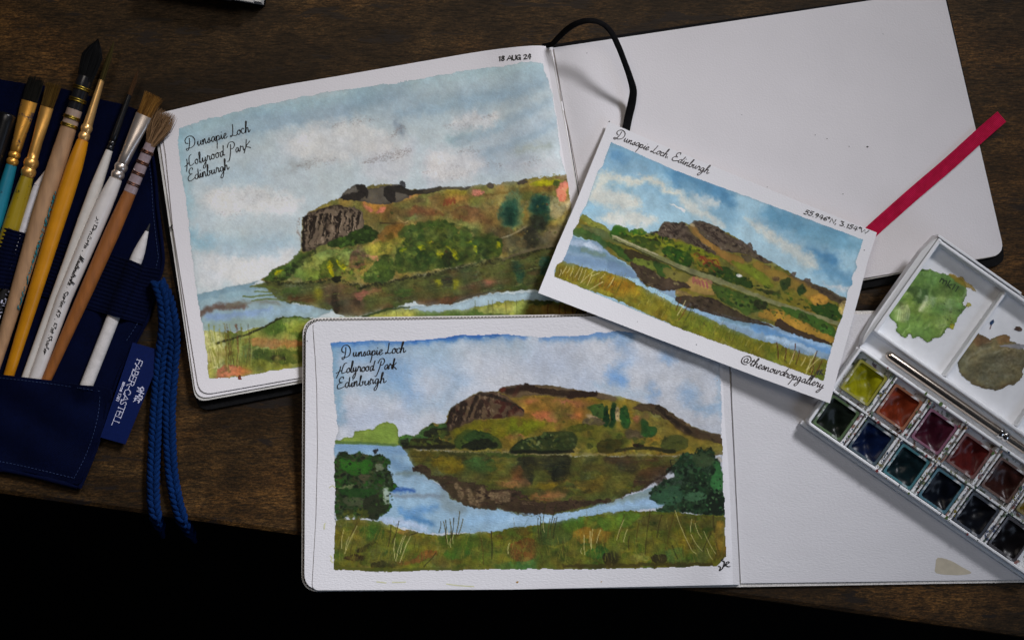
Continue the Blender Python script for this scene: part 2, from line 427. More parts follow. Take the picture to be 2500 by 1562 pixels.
    def washes(s, pts, n, sz, cols, a=(.15, .4), asp=(.35, .8), rot=(-.4, .2), clip=None):
        """many thin translucent touches with soft or drying edges"""
        for x, y in s.inside(pts, n):
            r = s.rng.uniform(*sz); c = np.array(cols[s.rng.integers(len(cols))]) * s.rng.uniform(.85, 1.15)
            s.blob(x, y, r, r * s.rng.uniform(*asp), c, s.rng.uniform(*a), s.rng.uniform(*rot), 4, 2, s.rng.choice([1.5, 4, 10]), s.rng.choice([.02, .15, .22]), .1, .3, clip)
    def leafy(s, q, col, n=16, sz=(1.5, 5), a=(.35, .8), clip=None):
        c = np.array(col, float)
        s.dabs(q, n, sz, [c * .62, c * .8, c * 1.25 + 6, c * np.array([1.25, 1.3, .9]) + 8], a, (.5, .95), (-1, 1), 2, 1.6, .14, clip)
    def paper_grain(s, amt=.02):
        s.rgb = np.clip(s.rgb * (1 + amt * s.n1 + amt * .6 * s.gx + .012 * s.n3)[..., None], 0, 1)
def crop(ox, oy, sc):
    def f(*v): return [(ox + v[i] / sc, oy + v[i + 1] / sc) for i in range(0, len(v), 2)]
    return f
C1 = crop(380, 90, 3.2177); C2 = crop(880, 60, 3.2177); C3 = crop(380, 500, 3.2177); C4 = crop(880, 400, 3.7806)
C5 = crop(1300, 280, 3.6); C6 = crop(1650, 400, 2.5196)
D1 = crop(720, 760, 3.779); D2 = crop(1250, 760, 3.78); D3 = crop(720, 1060, 3.779); D4 = crop(1250, 1060, 3.78)
E4 = crop(1900, 560, 3.4367); E5 = crop(1900, 900, 2.8)

def paint_hill_view():
    c = Canvas(425, 150, 1470, 940, 11)
    out = C1(180,715, 240,690, 400,645, 600,590, 1000,500, 1300,440, 1600,402, 1990,342) + C2(250,450, 560,402, 900,350, 1130,325, 1250,290, 1440,300, 1470,430, 1520,620, 1550,850, 1585,1060, 1622,1180, 1655,1370) + [(1420,620),(1440,800),(1440,860)] + \
        C3(1900,1170, 1170,1265, 800,1330, 560,1360, 420,1368, 400,1200, 375,985, 345,870, 328,705, 300,560, 268,300, 250,120) + C1(235,1300, 205,1100, 175,880)
    c.poly(out, (179,188,188), 1, rough=1.6, big=2, soft=1.2, edge=.08, var=.03, gran=.02, sm=False, mask=True)
    R = c.region(out, 1.6, 2, False)
    k = dict(clip=R, edge=0, gran=.05, var=.03)
    # sky washes
    for pts, w, col, a, sf in (
        (C1(200,760, 600,620, 1100,540, 1700,430), 38, (152,180,184), .8, 40),
        (C2(0,500, 500,430, 1000,370, 1430,330), 40, (158,180,182), .8, 40),
        (C1(700,640, 1100,620, 1400,560, 1800,480), 34, (124,146,162), .6, 42),
        (C2(0,620, 260,560, 520,600, 950,560, 1150,500, 1400,440), 46, (132,154,164), .65, 56),
        (C2(150,640, 400,700, 800,640, 1250,560), 60, (150,166,172), .55, 70),
        (C1(230,760, 480,740, 760,720), 60, (146,170,178), .6, 60),
        (C1(180,780, 210,1100, 255,1380), 26, (142,176,184), .8, 34),
        (C1(330,1000, 500,1080, 760,1100), 50, (158,176,184), .7, 60),
        (C3(275,230, 330,310, 420,300), 26, (128,168,182), .85, 26),
        (C3(430,290, 700,300, 1050,290), 34, (154,176,184), .8, 40),
        (C3(560,370, 760,390, 950,340), 20, (160,178,186), .7, 26),
        (C2(700,900, 900,840, 1050,800), 20, (134,158,160), .7, 24),
        (C2(1000,1000, 1200,900, 1500,700), 60, (160,172,180), .6, 70),
        (C2(900,1080, 1100,1120, 1300,1050), 40, (156,166,174), .6, 50),
        (C1(1080,1020, 1400,930, 1700,850), 16, (146,146,140), .7, 24),
        (C2(280,790, 320,850), 16, (112,124,136), .8, 22),
        (C2(1250,990, 1480,960), 12, (150,156,138), .5, 20)):
        c.line(pts, w, col, a * .8, sf * 1.3, 6, **k)
    for pts, col, a, sf in (
        (C1(400,1230, 650,1200, 1050,1250, 1150,1330, 1000,1400, 500,1390, 350,1310), (200,199,196), .9, 36),
        (C1(1000,790, 1450,690, 1750,740, 1850,900, 1400,1010, 1050,960), (194,195,194), .85, 40),
        (C3(340,420, 800,410, 1050,330, 1100,420, 880,570, 600,620, 360,660), (206,205,203), .95, 30),
        (C2(680,780, 900,700, 1060,720, 1020,800, 760,850), (200,197,197), .75, 26),
        (C2(520,1030, 760,1010, 940,1060, 900,1180, 560,1260), (198,191,192), .85, 40),
        (C2(60,960, 360,900, 420,1060, 300,1230, 40,1200), (196,193,193), .8, 40),
        (C2(1150,1100, 1500,1030, 1580,1130, 1300,1180), (196,193,192), .7, 36)):
        c.poly(pts, col, a * .75, 6, 6, sf * 1.3, **k)
    for a, b, n in ((C1(1380,700), C1(1720,650), 90), (C1(1110,1020), C1(1420,960), 90), (C1(1640,985), C1(1985,915), 100), (C1(650,1280), C1(1050,1270), 90), (C1(380,1250), C1(850,1220), 50), (C1(490,1390), C1(680,1370), 30),
                    (C2(20,1085), C2(390,985), 140), (C2(680,800), C2(1050,715), 90), (C2(480,1160), C2(790,1115), 80), (C2(600,1210), C2(870,1150), 70), (C2(760,1000), C2(950,995), 60), (C2(250,880), C2(340,800), 70), (C2(970,1100), C2(1110,1105), 20), (C2(1290,1100), C2(1400,1050), 20)):
        c.dots(a[0], b[0], int(n * 1.4), 6.5, (126,116,112), .42)
    for q, sf in ((C1(420,1220, 700,1190, 1080,1250, 1140,1320, 900,1380, 480,1370), 30), (C1(1100,770, 1480,690, 1780,760, 1820,860, 1400,960, 1120,930), 34), (C2(700,780, 900,710, 1060,720, 1010,800), 20), (C2(560,1040, 800,1020, 940,1070, 880,1180, 580,1230), 30), (C3(380,440, 820,430, 1060,360, 1080,430, 880,560, 620,610), 26)):
        c.poly(q, (206,204,198), .6, 6, 6, sf, **k)
    for q in (C1(300,820, 700,740, 1150,650, 1500,610), C2(300,700, 700,640, 1100,560, 1420,480), C2(760,920, 1000,850, 1300,700, 1500,600), C2(1000,1020, 1300,900, 1520,780)):
        c.line(q, 20, (138,160,172), .45, 26, 6, **k)
    c.mottle(None, .012, .006, R)
    # hillside
    sky_l = C3(830,592, 950,490, 1060,440, 1140,370, 1152,100) + C1(1200,1380, 1330,1310, 1440,1275, 1500,1240)
    ridge = C4(0,240, 80,200, 280,185, 400,235, 560,245, 700,225, 960,225, 1100,190, 1300,185, 1470,155, 1640,135, 1900,102)
    shore = C4(1960,330, 1900,560, 1830,760, 1300,880, 900,965, 300,1085, 0,1145) + C3(1500,640, 1300,620, 1000,625, 880,615)
    hill = sky_l + ridge + shore
    c.poly(hill, (124,112,62), 1, 2.5, 0, 2, .12, .12, sm=False, clip=R)
    H = c.region(hill, 2.5, 2, False) * R; h = dict(clip=H)
    c.dabs(hill, 150, (14, 34), [(132,112,58),(110,106,54),(146,126,72),(122,94,56),(98,104,52),(112,116,60)], (.35,.7), (.3,.7), (-.5,.1), 5, 8, .03, **h)
    P = lambda pts, col, a=.85, ro=3, sf=3, ed=.1, big=0: c.poly(pts, col, a, ro, big, sf, ed, .08, clip=H)
    P(C4(20,320, 200,290, 560,270, 480,330, 250,380, 150,470, 60,440), (176,132,70))
    P(C4(180,520, 300,470, 480,500, 460,430, 380,400, 250,400), (116,92,54))
    P(C4(180,530, 330,400, 420,420, 470,490, 330,560), (112,90,50), .8)
    P(C4(480,360, 520,320, 600,320, 590,360), (104,90,56))
    P(C4(430,460, 500,390, 700,420, 760,470, 560,470), (112,74,50), .8, 3, 8)
    P(C4(830,470, 900,390, 1080,400, 1180,470, 1210,550, 1060,530, 960,540, 900,500), (108,74,48), .85, 4, 5)
    P(C4(620,300, 760,290, 1000,280, 960,360, 700,400), (134,98,62), .6, 4, 14)
    P(C4(990,330, 1080,300, 1150,330, 1100,380, 1010,370), (116,118,58), .8, 3, 8)
    P(C4(1100,400, 1290,380, 1290,560, 1180,500), (146,122,70), .8, 4, 10)
    P(C4(960,290, 1300,260, 1650,200, 1850,190, 1850,240, 1500,270, 1200,290), (112,90,46), .8, 3, 6)
    P(C4(1560,190, 1700,150, 1840,160, 1800,195, 1640,205), (150,146,30), .9, 2.5, 5)
    P(C4(760,270, 850,235, 990,240, 940,280), (140,128,44), .8, 3, 6)
    P(C4(1800,160, 1860,190, 1840,220, 1780,210), (76,88,40), .9)
    P(C4(1790,118, 1900,100, 1912,150, 1850,150), (134,112,74), .9)
    P(C4(1740,300, 1870,340, 1885,420, 1840,490, 1740,490), (160,154,118), .9, 2, 2, .22)
    P(C4(1880,330, 1960,330, 1930,420, 1890,420), (176,168,138), .8, 3, 4)
    P(C4(400,520, 600,500, 760,520, 980,600, 1160,650, 1150,590, 1000,540, 860,510, 700,490, 480,490), (128,130,72), .8, 3, 5)
    P(C4(60,790, 180,730, 340,720, 310,830, 100,850), (140,136,66), .9)
    P(C4(150,680, 250,580, 400,570, 360,680, 290,720), (134,100,50), .9, 3, 4)
    P(C4(1140,580, 1290,570, 1420,620, 1300,690, 1160,640), (98,82,52), .9, 3, 5)
    P(C4(1300,690, 1500,640, 1560,600, 1850,580, 1830,740, 1400,820, 1290,780), (96,90,62), .9, 4, 8)
    P(C4(1480,760, 1540,640, 1640,640, 1660,730, 1560,790), (52,50,36), .85, 5, 12)
    P(C4(1640,650, 1800,590, 1850,640, 1800,720, 1680,720), (126,114,86), .7, 4, 12)
    P(C4(1430,640, 1520,570, 1700,560, 1640,620, 1520,650), (48,46,36), .85, 4, 10)
    c.washes(hill, 170, (4, 16), [(96,100,46),(128,104,54),(112,84,50),(140,128,72),(84,92,44),(150,116,66)], clip=H)
    c.wet(4, .8, clip=H)
    # pink dabs
    for q in (C4(30,360, 90,400, 120,430, 60,440), C4(150,460, 180,410, 250,390, 200,460), C4(350,280, 470,290, 400,320), C4(1040,250, 1130,250, 1110,285, 1040,280), C4(1810,240, 1880,160, 1915,180, 1890,320, 1830,330), C4(60,850, 160,850, 140,880, 70,880)):
        P(q, (196,122,104), .85, 4, 4, .02)
    for q in (C4(770,380, 790,330, 800,380, 820,320, 830,370, 860,320, 870,360),):
        c.line(q, 5, (112,58,44), .8, 2, 1, clip=H)
    c.line(C4(180,545, 300,553, 430,545), 3, (60,48,32), .8, clip=H); c.line(C4(340,500, 400,545, 440,530), 3, (176,150,98), .8, clip=H)
    c.line(C4(1300,690, 1420,640, 1560,560), 4, (150,138,104), .8, 2, 1, clip=H)
    # teal trees
    for q, col in ((C4(1290,400, 1340,320, 1420,250, 1480,290, 1500,520, 1440,600, 1330,590, 1280,480), (92,112,80)), (C4(1300,400, 1390,320, 1440,360, 1440,560, 1380,590, 1300,520), (36,72,58)), (C4(1340,420, 1400,400, 1410,570, 1360,560), (22,50,42)),
                   (C4(1560,340, 1620,280, 1720,300, 1745,420, 1730,540, 1620,560, 1560,460), (40,76,62)), (C4(1600,330, 1690,310, 1700,440, 1640,480, 1590,420), (26,58,48)), (C4(1560,480, 1640,460, 1720,520, 1680,600, 1580,590), (46,48,36))):
        P(q, col, .8, 5, 14, .02)
        c.leafy(q, col, 9, (3, 7), (.15, .4), H)
    # green bushes
    P(C4(340,700, 380,600, 560,540, 760,520, 860,560, 940,630, 1150,680, 1300,690, 1310,800, 1250,860, 1100,880, 850,950, 500,990, 340,1000, 320,900), (64,82,36), .95, 3, 3)
    P(C4(560,640, 680,590, 820,600, 840,680, 700,710), (88,98,52), .8, 3, 6)
    P(C4(340,780, 480,720, 640,710, 790,760, 850,830, 840,930, 640,980, 450,990, 330,950), (62,74,34), .95, 3, 3)
    P(C4(430,850, 520,780, 660,800, 700,880, 560,960, 450,940), (44,66,32), .8, 3, 8)
    P(C4(960,780, 1020,740, 1060,800, 1040,860, 960,850), (46,52,30), .85, 3, 5)
    P(C4(1080,770, 1160,750, 1180,830, 1100,860), (44,54,30), .85, 3, 5)
    P(C4(740,920, 760,820, 830,800, 850,900, 800,950), (40,44,28), .9, 3, 4)
    for q in (C4(510,740, 590,760, 600,800, 560,800), C4(700,790, 760,800, 750,880, 710,850), C4(770,760, 860,790, 920,860, 880,880, 830,800), C4(1040,740, 1080,770, 1070,820, 1050,800), C4(360,800, 420,760, 430,780, 380,820), C4(610,715, 660,712, 655,735), C4(950,720, 1020,705, 1010,730), C4(1270,720, 1300,760, 1260,780)):
        P(q, (168,166,26), .85, 2.5, 4, .02)
    P(C4(0,560, 100,590, 150,650, 130,700, 30,740, 0,770), (40,58,26), .95)
    P(C4(160,880, 240,830, 300,880, 320,1000, 260,1080, 40,1100, 60,980), (66,82,38), .95)
    P(C4(190,870, 240,835, 290,880, 230,900), (46,54,28), .9)
    P(C4(260,640, 300,650, 290,700, 250,690), (74,66,26), .9)
    P(C3(1660,320, 1960,250, 1900,350, 1760,400, 1640,390), (138,134,62), .9, 3, 5)
    P(C3(850,590, 960,490, 1060,440, 1150,370, 1250,390, 1160,450, 1090,540, 1000,600), (70,88,38), .95)
    P(C3(1140,440, 1330,360, 1560,350, 1520,450, 1450,520, 1320,560, 1120,590), (132,144,78), .95)
    P(C3(1080,560, 1200,500, 1330,540, 1250,600), (104,122,56), .9)
    P(C3(1290,480, 1350,420, 1420,410, 1480,470, 1490,540, 1380,570, 1290,560), (84,100,40), .95)
    P(C3(1340,480, 1380,415, 1420,440, 1440,520, 1400,560), (70,82,34), .9)
    for q in (C3(1340,460, 1380,440, 1400,560, 1370,550), C3(1410,420, 1490,480, 1490,520, 1440,480), C3(950,520, 1010,505, 1000,540, 940,550)): P(q, (164,160,22), .85, 2.5, 3, .02)
    P(C3(1520,490, 1540,380, 1610,320, 1650,380, 1630,470, 1560,510), (112,84,64), .85, 4, 5)
    P(C3(1680,520, 1760,430, 1850,400, 1880,500, 1830,590, 1700,590), (66,82,36), .9)
    P(C3(1060,430, 1050,390, 1080,380, 1085,410), (52,84,40), .9)
    c.line(C3(1250,370, 1160,430, 1080,520, 960,600), 12, (40,42,26), .85, 3, 2, dry=.5, clip=H)
    c.dabs(C3(900,600, 1000,490, 1150,400, 1220,420, 1050,600), 30, (3,7), [(44,56,26),(96,116,50),(30,34,20)], clip=H)
    c.dabs(C4(340,1000, 340,720, 760,520, 1300,690, 1290,860, 850,950), 110, (4,11), [(58,78,34),(46,62,28),(84,100,44),(104,112,48)], (.3,.7), clip=H, edge=.05, soft=3)
    c.leafy(C4(340,700, 560,540, 860,560, 1300,690, 1250,860, 850,950, 340,980), (60,80,36), 150, (2, 6), (.3, .7), H)
    c.leafy(C3(1140,600, 1320,440, 1480,500, 1560,480, 1880,480, 1830,590), (72,88,38), 60, (2, 6), (.3, .6), H)
    c.leafy(C3(1600,190, 1740,240, 1460,330, 1340,310), (44,60,26), 30, (2, 5), (.3, .7), H)
    c.washes(C4(340,1000, 340,720, 760,520, 1300,690, 1290,860, 850,950), 150, (3, 10), [(52,68,30),(74,90,40),(98,106,46),(40,54,26),(112,118,54)], (.3,.6), clip=H)
    c.washes(C3(900,600, 1150,380, 1560,340, 1900,260, 1990,560, 1400,600), 120, (3, 11), [(84,102,44),(120,130,66),(58,76,32),(140,140,70),(44,58,28)], (.25,.55), clip=H)
    c.wet(2, .7, 0, .6, clip=H)
    c.dabs(hill, 260, (1.2, 3.6), [(74,84,36),(120,112,52),(150,128,70),(88,62,42),(52,64,30),(160,146,86)], (.25,.6), (.4,.9), (-.6,.2), 2, 1.6, .1, H)
    c.mottle(hill, .13, .05, H)
    # left cliff
    rock = C3(1150,360, 1155,90, 1210,60, 1330,20, 1420,5, 1560,20, 1630,60, 1640,150, 1620,210, 1480,250, 1330,310, 1200,370)
    c.poly(rock, (108,94,78), 1, 2.5, 0, 2, .2, .1, sm=False, clip=R)
    K = c.region(rock, 2.5, 2, False)
    for i in range(16):
        x = 1185 + i * 28 + c.rng.uniform(-10, 10); y = c.rng.uniform(60, 110); L = c.rng.uniform(90, 230) * (1 - .35 * i / 16); w = c.rng.uniform(4, 10)
        c.line(C3(x, y, x - c.rng.uniform(-10, 16), y + L * .4, x - c.rng.uniform(0, 10), y + L * .7, x - c.rng.uniform(5, 30), y + L), w, (34,27,21), .92, 2.2, 4, .5, gran=.3, clip=K)
        if i % 2: c.line(C3(x + 12, y + 20, x + 8, y + L * .5, x, y + L * .8), w * .5, (146,130,110), .8, 2, 3.5, .5, gran=.3, clip=K)
    for i in range(30):
        x, y = c.rng.uniform(1160, 1620), c.rng.uniform(60, 290); L = c.rng.uniform(25, 120); w = c.rng.uniform(2, 8)
        col = [(38,30,24),(46,36,28),(30,25,20),(66,54,44),(142,126,106),(150,132,112),(84,70,56)][c.rng.integers(7)]
        c.line(C3(x, y, x - c.rng.uniform(-6, 14), y + L * .5, x - c.rng.uniform(0, 22), y + L), w, col, c.rng.uniform(.6, .95), c.rng.uniform(1.2, 3), 3.5, c.rng.uniform(.2, .7), gran=.3, dry=.25, clip=K)
    c.line(C3(1162,95, 1158,220, 1165,350), 7, (34,28,22), .9, 2, 3, gran=.3, clip=K)
    c.line(C3(1200,90, 1290,40, 1430,20, 1560,60), 10, (40,32,26), .85, 3, 4, gran=.3, dry=.3, clip=K)
    c.line(C3(1160,350, 1300,320, 1450,250), 10, (36,30,22), .8, 3, 4, dry=.3, clip=K)
    c.dabs(C3(1160,330, 1170,100, 1400,30, 1620,80, 1600,210, 1300,310), 45, (1.5, 4.5), [(146,130,110),(30,25,20),(92,78,62),(58,48,38)], (.45,.9), (.3,.7), (1.1,2.0), clip=K)
    P(C3(1600,190, 1700,180, 1740,250, 1620,300, 1460,330, 1340,310, 1450,260), (44,60,26), .95)
    c.leafy(C3(1600,190, 1700,180, 1740,250, 1620,300, 1460,330, 1340,310, 1450,260), (58,78,32), 60, (2, 6), (.35, .75), H)
    c.line(C3(1130,110, 1120,200, 1145,280), 5, (110,86,70), .5, 5, 2, dry=.6, clip=R)
    # upper rocks
    up = C1(1440,1275, 1490,1210, 1560,1165, 1640,1160, 1670,1195, 1800,1170, 1900,1155, 1950,1180, 1990,1200, 1990,1260, 1900,1300, 1750,1320, 1600,1290)
    c.poly(up, (92,86,76), 1, 2, 0, 2, .18, .1, sm=False, clip=R)
    for q in (C1(1450,1270, 1540,1220, 1640,1230, 1590,1290), C1(1560,1165, 1650,1170, 1660,1270, 1620,1230), C1(1790,1190, 1870,1180, 1880,1290, 1820,1290), C1(1890,1160, 1990,1200, 1980,1230, 1900,1210)):
        c.poly(q, (40,36,32), .9, 2.5, 0, 2.5, .05, clip=R)
    c.poly(C2(310,1230, 350,1235, 358,1275, 318,1270), (62,62,64), .9, 2, clip=R)
    c.line(C2(240,1280, 380,1320, 520,1310, 620,1290), 12, (48,44,38), .9, 3, 2, clip=R)
    c.line(C2(500,1310, 700,1285, 830,1290), 7, (70,64,52), .8, 2, 1.5, clip=R)
    for q in (C2(820,1270, 870,1270, 850,1290), C2(1000,1250, 1040,1250, 1035,1285, 1005,1280), C2(1230,1240, 1290,1215, 1310,1250, 1240,1260)):
        c.poly(q, (78,70,62), .85, 2, clip=R)
    c.dots(C4(1560,150)[0], C4(1830,110)[0], 60, 4, (120,116,50), .8)
    # dark shore band + reflection
    refl = C3(730,640, 870,610, 1200,610, 1400,595, 1600,640) + C4(0,1135, 300,1080, 900,960, 1300,870, 1840,745, 1800,900, 1720,1150, 1180,1200, 900,1280, 600,1310, 480,1270, 300,1330, 0,1400) + C3(1500,880, 1370,830, 1200,790, 1010,770, 900,700)
    c.poly(refl, (74,78,40), 1, 3, 0, 4, .08, .1, sm=False, clip=R)
    F = c.region(refl, 3, 2, False) * R
    c.dabs(refl, 130, (10, 26), [(64,74,34),(80,76,42),(58,56,34),(92,94,46),(70,88,42),(90,72,46)], (.35,.75), (.15,.4), (-.25,-.05), 4, 6, .02, clip=F)
    for q, col in ((C4(500,1260, 900,1220, 1150,1180, 1100,1220, 800,1290, 560,1300), (88,60,44)), (C4(900,1140, 1100,1080, 1380,1060, 1300,1110, 1000,1170), (92,64,46)), (C4(1400,920, 1480,900, 1520,1000, 1500,1090, 1460,1090), (36,68,52)), (C4(1660,880, 1740,860, 1720,1000, 1660,1000), (40,74,60)),
                   (C4(1120,1090, 1200,1070, 1250,1090, 1160,1115), (186,112,98)), (C4(700,1070, 750,1080, 730,1140, 700,1120), (142,138,34)), (C4(860,1070, 910,1070, 880,1150, 860,1130), (142,138,34)), (C4(750,1060, 850,1040, 840,1130, 760,1130), (44,44,34)), (C4(0,1170, 190,1150, 150,1190, 0,1210), (152,96,80)),
                   (C3(1370,620, 1540,640, 1620,720, 1640,850, 1440,850, 1380,790, 1260,700), (92,74,54)), (C3(1380,720, 1430,700, 1440,850, 1390,830), (46,38,28)), (C3(1540,740, 1590,740, 1600,810), (48,40,30)), (C3(1250,650, 1310,650, 1290,740, 1260,720), (136,130,34)), (C3(1560,700, 1640,690, 1650,740, 1600,750), (158,100,84)), (C3(1040,730, 1180,720, 1260,760, 1080,760), (82,52,32)),
                   (C4(300,1180, 440,1140, 500,1180, 380,1240), (66,88,40)), (C4(1100,1150, 1300,1110, 1450,1130, 1200,1180), (62,74,38))):
        c.poly(q, col, .85, 3, 0, 7, .02, .1, clip=F)
    c.washes(refl, 150, (4, 16), [(70,78,38),(94,72,46),(58,54,36),(100,96,52),(52,66,38),(110,84,56)], (.2,.5), (.12,.4), (-.25,-.05), clip=F)
    c.wet(4, .85, -.3, .4, clip=F); c.mottle(refl, .12, .05, F)
    for i in range(130):
        x, y = c.inside(refl, 1)[0]; L = c.rng.uniform(10, 50); c.line([(x - L, y + L * .16), (x, y), (x + L, y - L * .16)], c.rng.uniform(1, 3), [(116,120,70),(48,50,30),(96,104,52),(100,74,52),(132,134,92)][i % 5], c.rng.uniform(.2, .55), 1.6, 1.5, .6, dry=.5, clip=F)
    c.line(C4(1830,750, 1300,885, 900,965, 300,1085, 0,1145), 10, (36,36,24), .7, 6, 4, dry=.6, clip=R)
    c.line(C3(870,605, 1100,625, 1250,605, 1400,595, 1650,650), 8, (36,38,24), .75, 4, 3.5, dry=.5, clip=R)
    c.line(C4(1320,880, 1560,800, 1840,740), 6, (104,94,70), .7, 3, 2, clip=R)
    c.blob(*C3(1420,585)[0], 14, 8, (30,32,20), .9, clip=R)
    # water left
    wat = C3(330,705, 480,670, 640,635, 820,592, 740,640, 870,660, 960,740, 1100,790, 1250,800, 1390,830, 1260,890, 1100,880, 980,880, 860,950, 620,990, 400,1010, 350,890)
    c.poly(wat, (142,162,166), 1, 2.5, 0, 3, .1, .06, sm=False, clip=R)
    W = c.region(wat, 2.5, 3, False) * R
    for pts, w, col, a in ((C3(350,860, 480,800, 700,790), 14, (98,80,70), .85), (C3(350,730, 600,660, 780,640), 16, (118,142,152), .7), (C3(420,880, 600,870, 900,830), 16, (128,148,178), .7), (C3(560,720, 700,700, 900,720), 12, (132,156,162), .7), (C3(860,870, 1000,830, 1200,810), 18, (150,172,184), .8), (C3(560,790, 760,760, 960,770), 8, (112,108,92), .7), (C3(400,960, 640,940, 850,930), 22, (140,156,146), .8)):
        c.line(pts, w, col, a, 12, 4, clip=W)
    for pts in (C3(690,720, 840,715, 1000,700), C3(760,750, 900,740, 1000,750), C3(780,680, 900,690), C3(740,640, 860,640, 960,660)):
        c.line(pts, 4, (90,100,48), .8, 1.5, 1.5, clip=R)
    # light river right
    riv = C4(460,1320, 640,1310, 900,1290, 1150,1210, 1400,1200, 1690,1180, 1740,1240, 1500,1280, 1250,1290, 1000,1340, 760,1365, 560,1360)
    c.poly(riv, (156,174,180), 1, 2.5, 0, 2.5, .1, .04, clip=R)
    c.line(C4(850,1290, 1000,1230, 1180,1185), 3, (60,56,48), .7, clip=R)
    # foreground meadow
    fg = C3(375,990, 620,1000, 850,955, 960,890, 1100,870, 1180,880, 1240,905) + C4(0,1410, 250,1340, 480,1340, 640,1370, 1000,1340, 1200,1290, 1350,1265, 1700,1260, 2000,1290, 2200,1420) + [(1500,900),(1200,900)] + C3(1170,1275, 800,1335, 560,1362, 415,1375, 395,1200)
    c.poly(fg, (132,136,68), 1, 3, 0, 2.5, .1, .1, sm=False, clip=R)
    G = c.region(fg, 3, 2, False) * R
    c.dabs(fg, 150, (10, 26), [(124,134,58),(88,104,42),(150,146,80),(112,112,50),(72,88,36)], (.35,.7), (.25,.6), (-.3,0), 4, 5, .05, clip=G)
    Q = lambda pts, col, a=.85, sf=4: c.poly(pts, col, a, 3.5, 0, sf, .08, .08, clip=G)
    Q(C3(375,1000, 520,1010, 560,1200, 500,1300, 420,1360), (188,186,132), .9, 12)
    Q(C3(760,1050, 900,1045, 1150,1070, 1160,1110, 900,1130, 780,1110), (164,114,72))
    Q(C3(850,970, 980,890, 1120,880, 1230,930, 1170,1050, 1010,1000, 900,1020), (76,98,38))
    Q(C3(1020,920, 1170,900, 1200,980, 1040,1000), (140,146,62))
    Q(C3(770,1150, 900,1140, 1160,1150, 1160,1230, 980,1250, 800,1220), (70,86,36))
    Q(C3(900,1190, 1000,1185, 1010,1215, 920,1220), (46,44,28), .8)
    Q(C3(640,1200, 860,1210, 880,1260, 700,1290), (112,118,50))
    Q(C3(440,1360, 540,1250, 700,1280, 740,1310, 560,1350), (186,112,82), .85, 5)
    Q(C3(420,1300, 470,1290, 460,1360, 420,1365), (150,156,84), .9)
    Q(C4(220,1390, 420,1350, 640,1380, 640,1420, 200,1420), (176,174,92), .85)
    Q(C4(560,1360, 900,1370, 1300,1320, 1300,1420, 600,1420), (74,98,46), .8)
    Q(C4(1100,1330, 1300,1300, 1420,1320, 1360,1380, 1120,1380), (160,160,92), .8)
    Q(C4(1600,1300, 2000,1300, 2100,1420, 1560,1420), (112,92,44), .85)
    Q(C4(1560,1270, 1760,1260, 1740,1300, 1600,1300), (48,58,30), .8)
    c.washes(fg, 170, (4, 15), [(120,128,58),(84,100,42),(150,146,82),(132,112,58),(64,82,34)], (.2,.5), clip=G)
    c.wet(4, .8, -.2, .5, clip=G); c.mottle(fg, .11, .05, G)
    c.line(C3(480,1085, 640,1040, 800,985, 900,930, 1000,880), 5, (40,40,24), .85, 2, 1.5, clip=G)
    c.line(C3(990,880, 1100,872, 1190,885, 1240,905), 6, (46,60,28), .9, 2.5, 2, clip=G)
    c.line(C4(30,1410, 250,1345, 450,1320), 6, (46,58,30), .85, 3, 2, clip=R)
    for x, col, dx in ((440,(120,122,46),60), (480,(128,128,52),80), (520,(134,132,60),40), (560,(116,96,40),-10), (600,(124,118,52),20), (650,(120,78,48),-10), (690,(104,100,44),10), (745,(70,58,36),-12), (580,(88,60,34),10), (655,(84,50,34),-8)):
        c.line(C3(x - 20, 940, x - 8, 1060, x + dx * .5, 1180, x + dx, 1260), 4, col, .75, 1.5, 1.5, dry=.3, clip=R)
    c.grass(C3(420,1240, 760,1240, 760,1280, 440,1300), 40, (40, 90), [(110,108,48),(134,130,62),(86,70,38),(160,158,92)], (-.15,.2), clip=R)
    for x in (660,): c.poly(C3(x-18,1350, x,1330, x+10,1345, x+20,1370, x-8,1375), (96,44,34), .9, 1.5, mask=True)
    for x in (1060,1180,1220,1340,1440,240,330,390,520): c.line(C4(x, 1260 if x > 600 else 1370, x + 4, 1400), 1.6, (84,84,44), .6, clip=R)
    for x in (1730,1840,1890,1960): c.line(C4(x, 1300, x - 5, 1350, x + 8, 1410), 3, (84,50,28), .7, 2, 1, clip=R)
    c.grass(C3(380,1000, 1160,900, 1160,1240, 430,1330), 170, (8, 26), [(96,104,44),(140,138,70),(70,84,36),(168,162,96)], (-.2,.25), (.8,1.6), (.3,.6), clip=G)
    c.leafy(C4(0,1140, 300,1085, 900,965, 1300,885, 1830,760, 1830,900, 900,1100, 0,1250), (70,74,40), 90, (2,7), (.15,.4), F)
    c.paper_grain(.022)
    return c
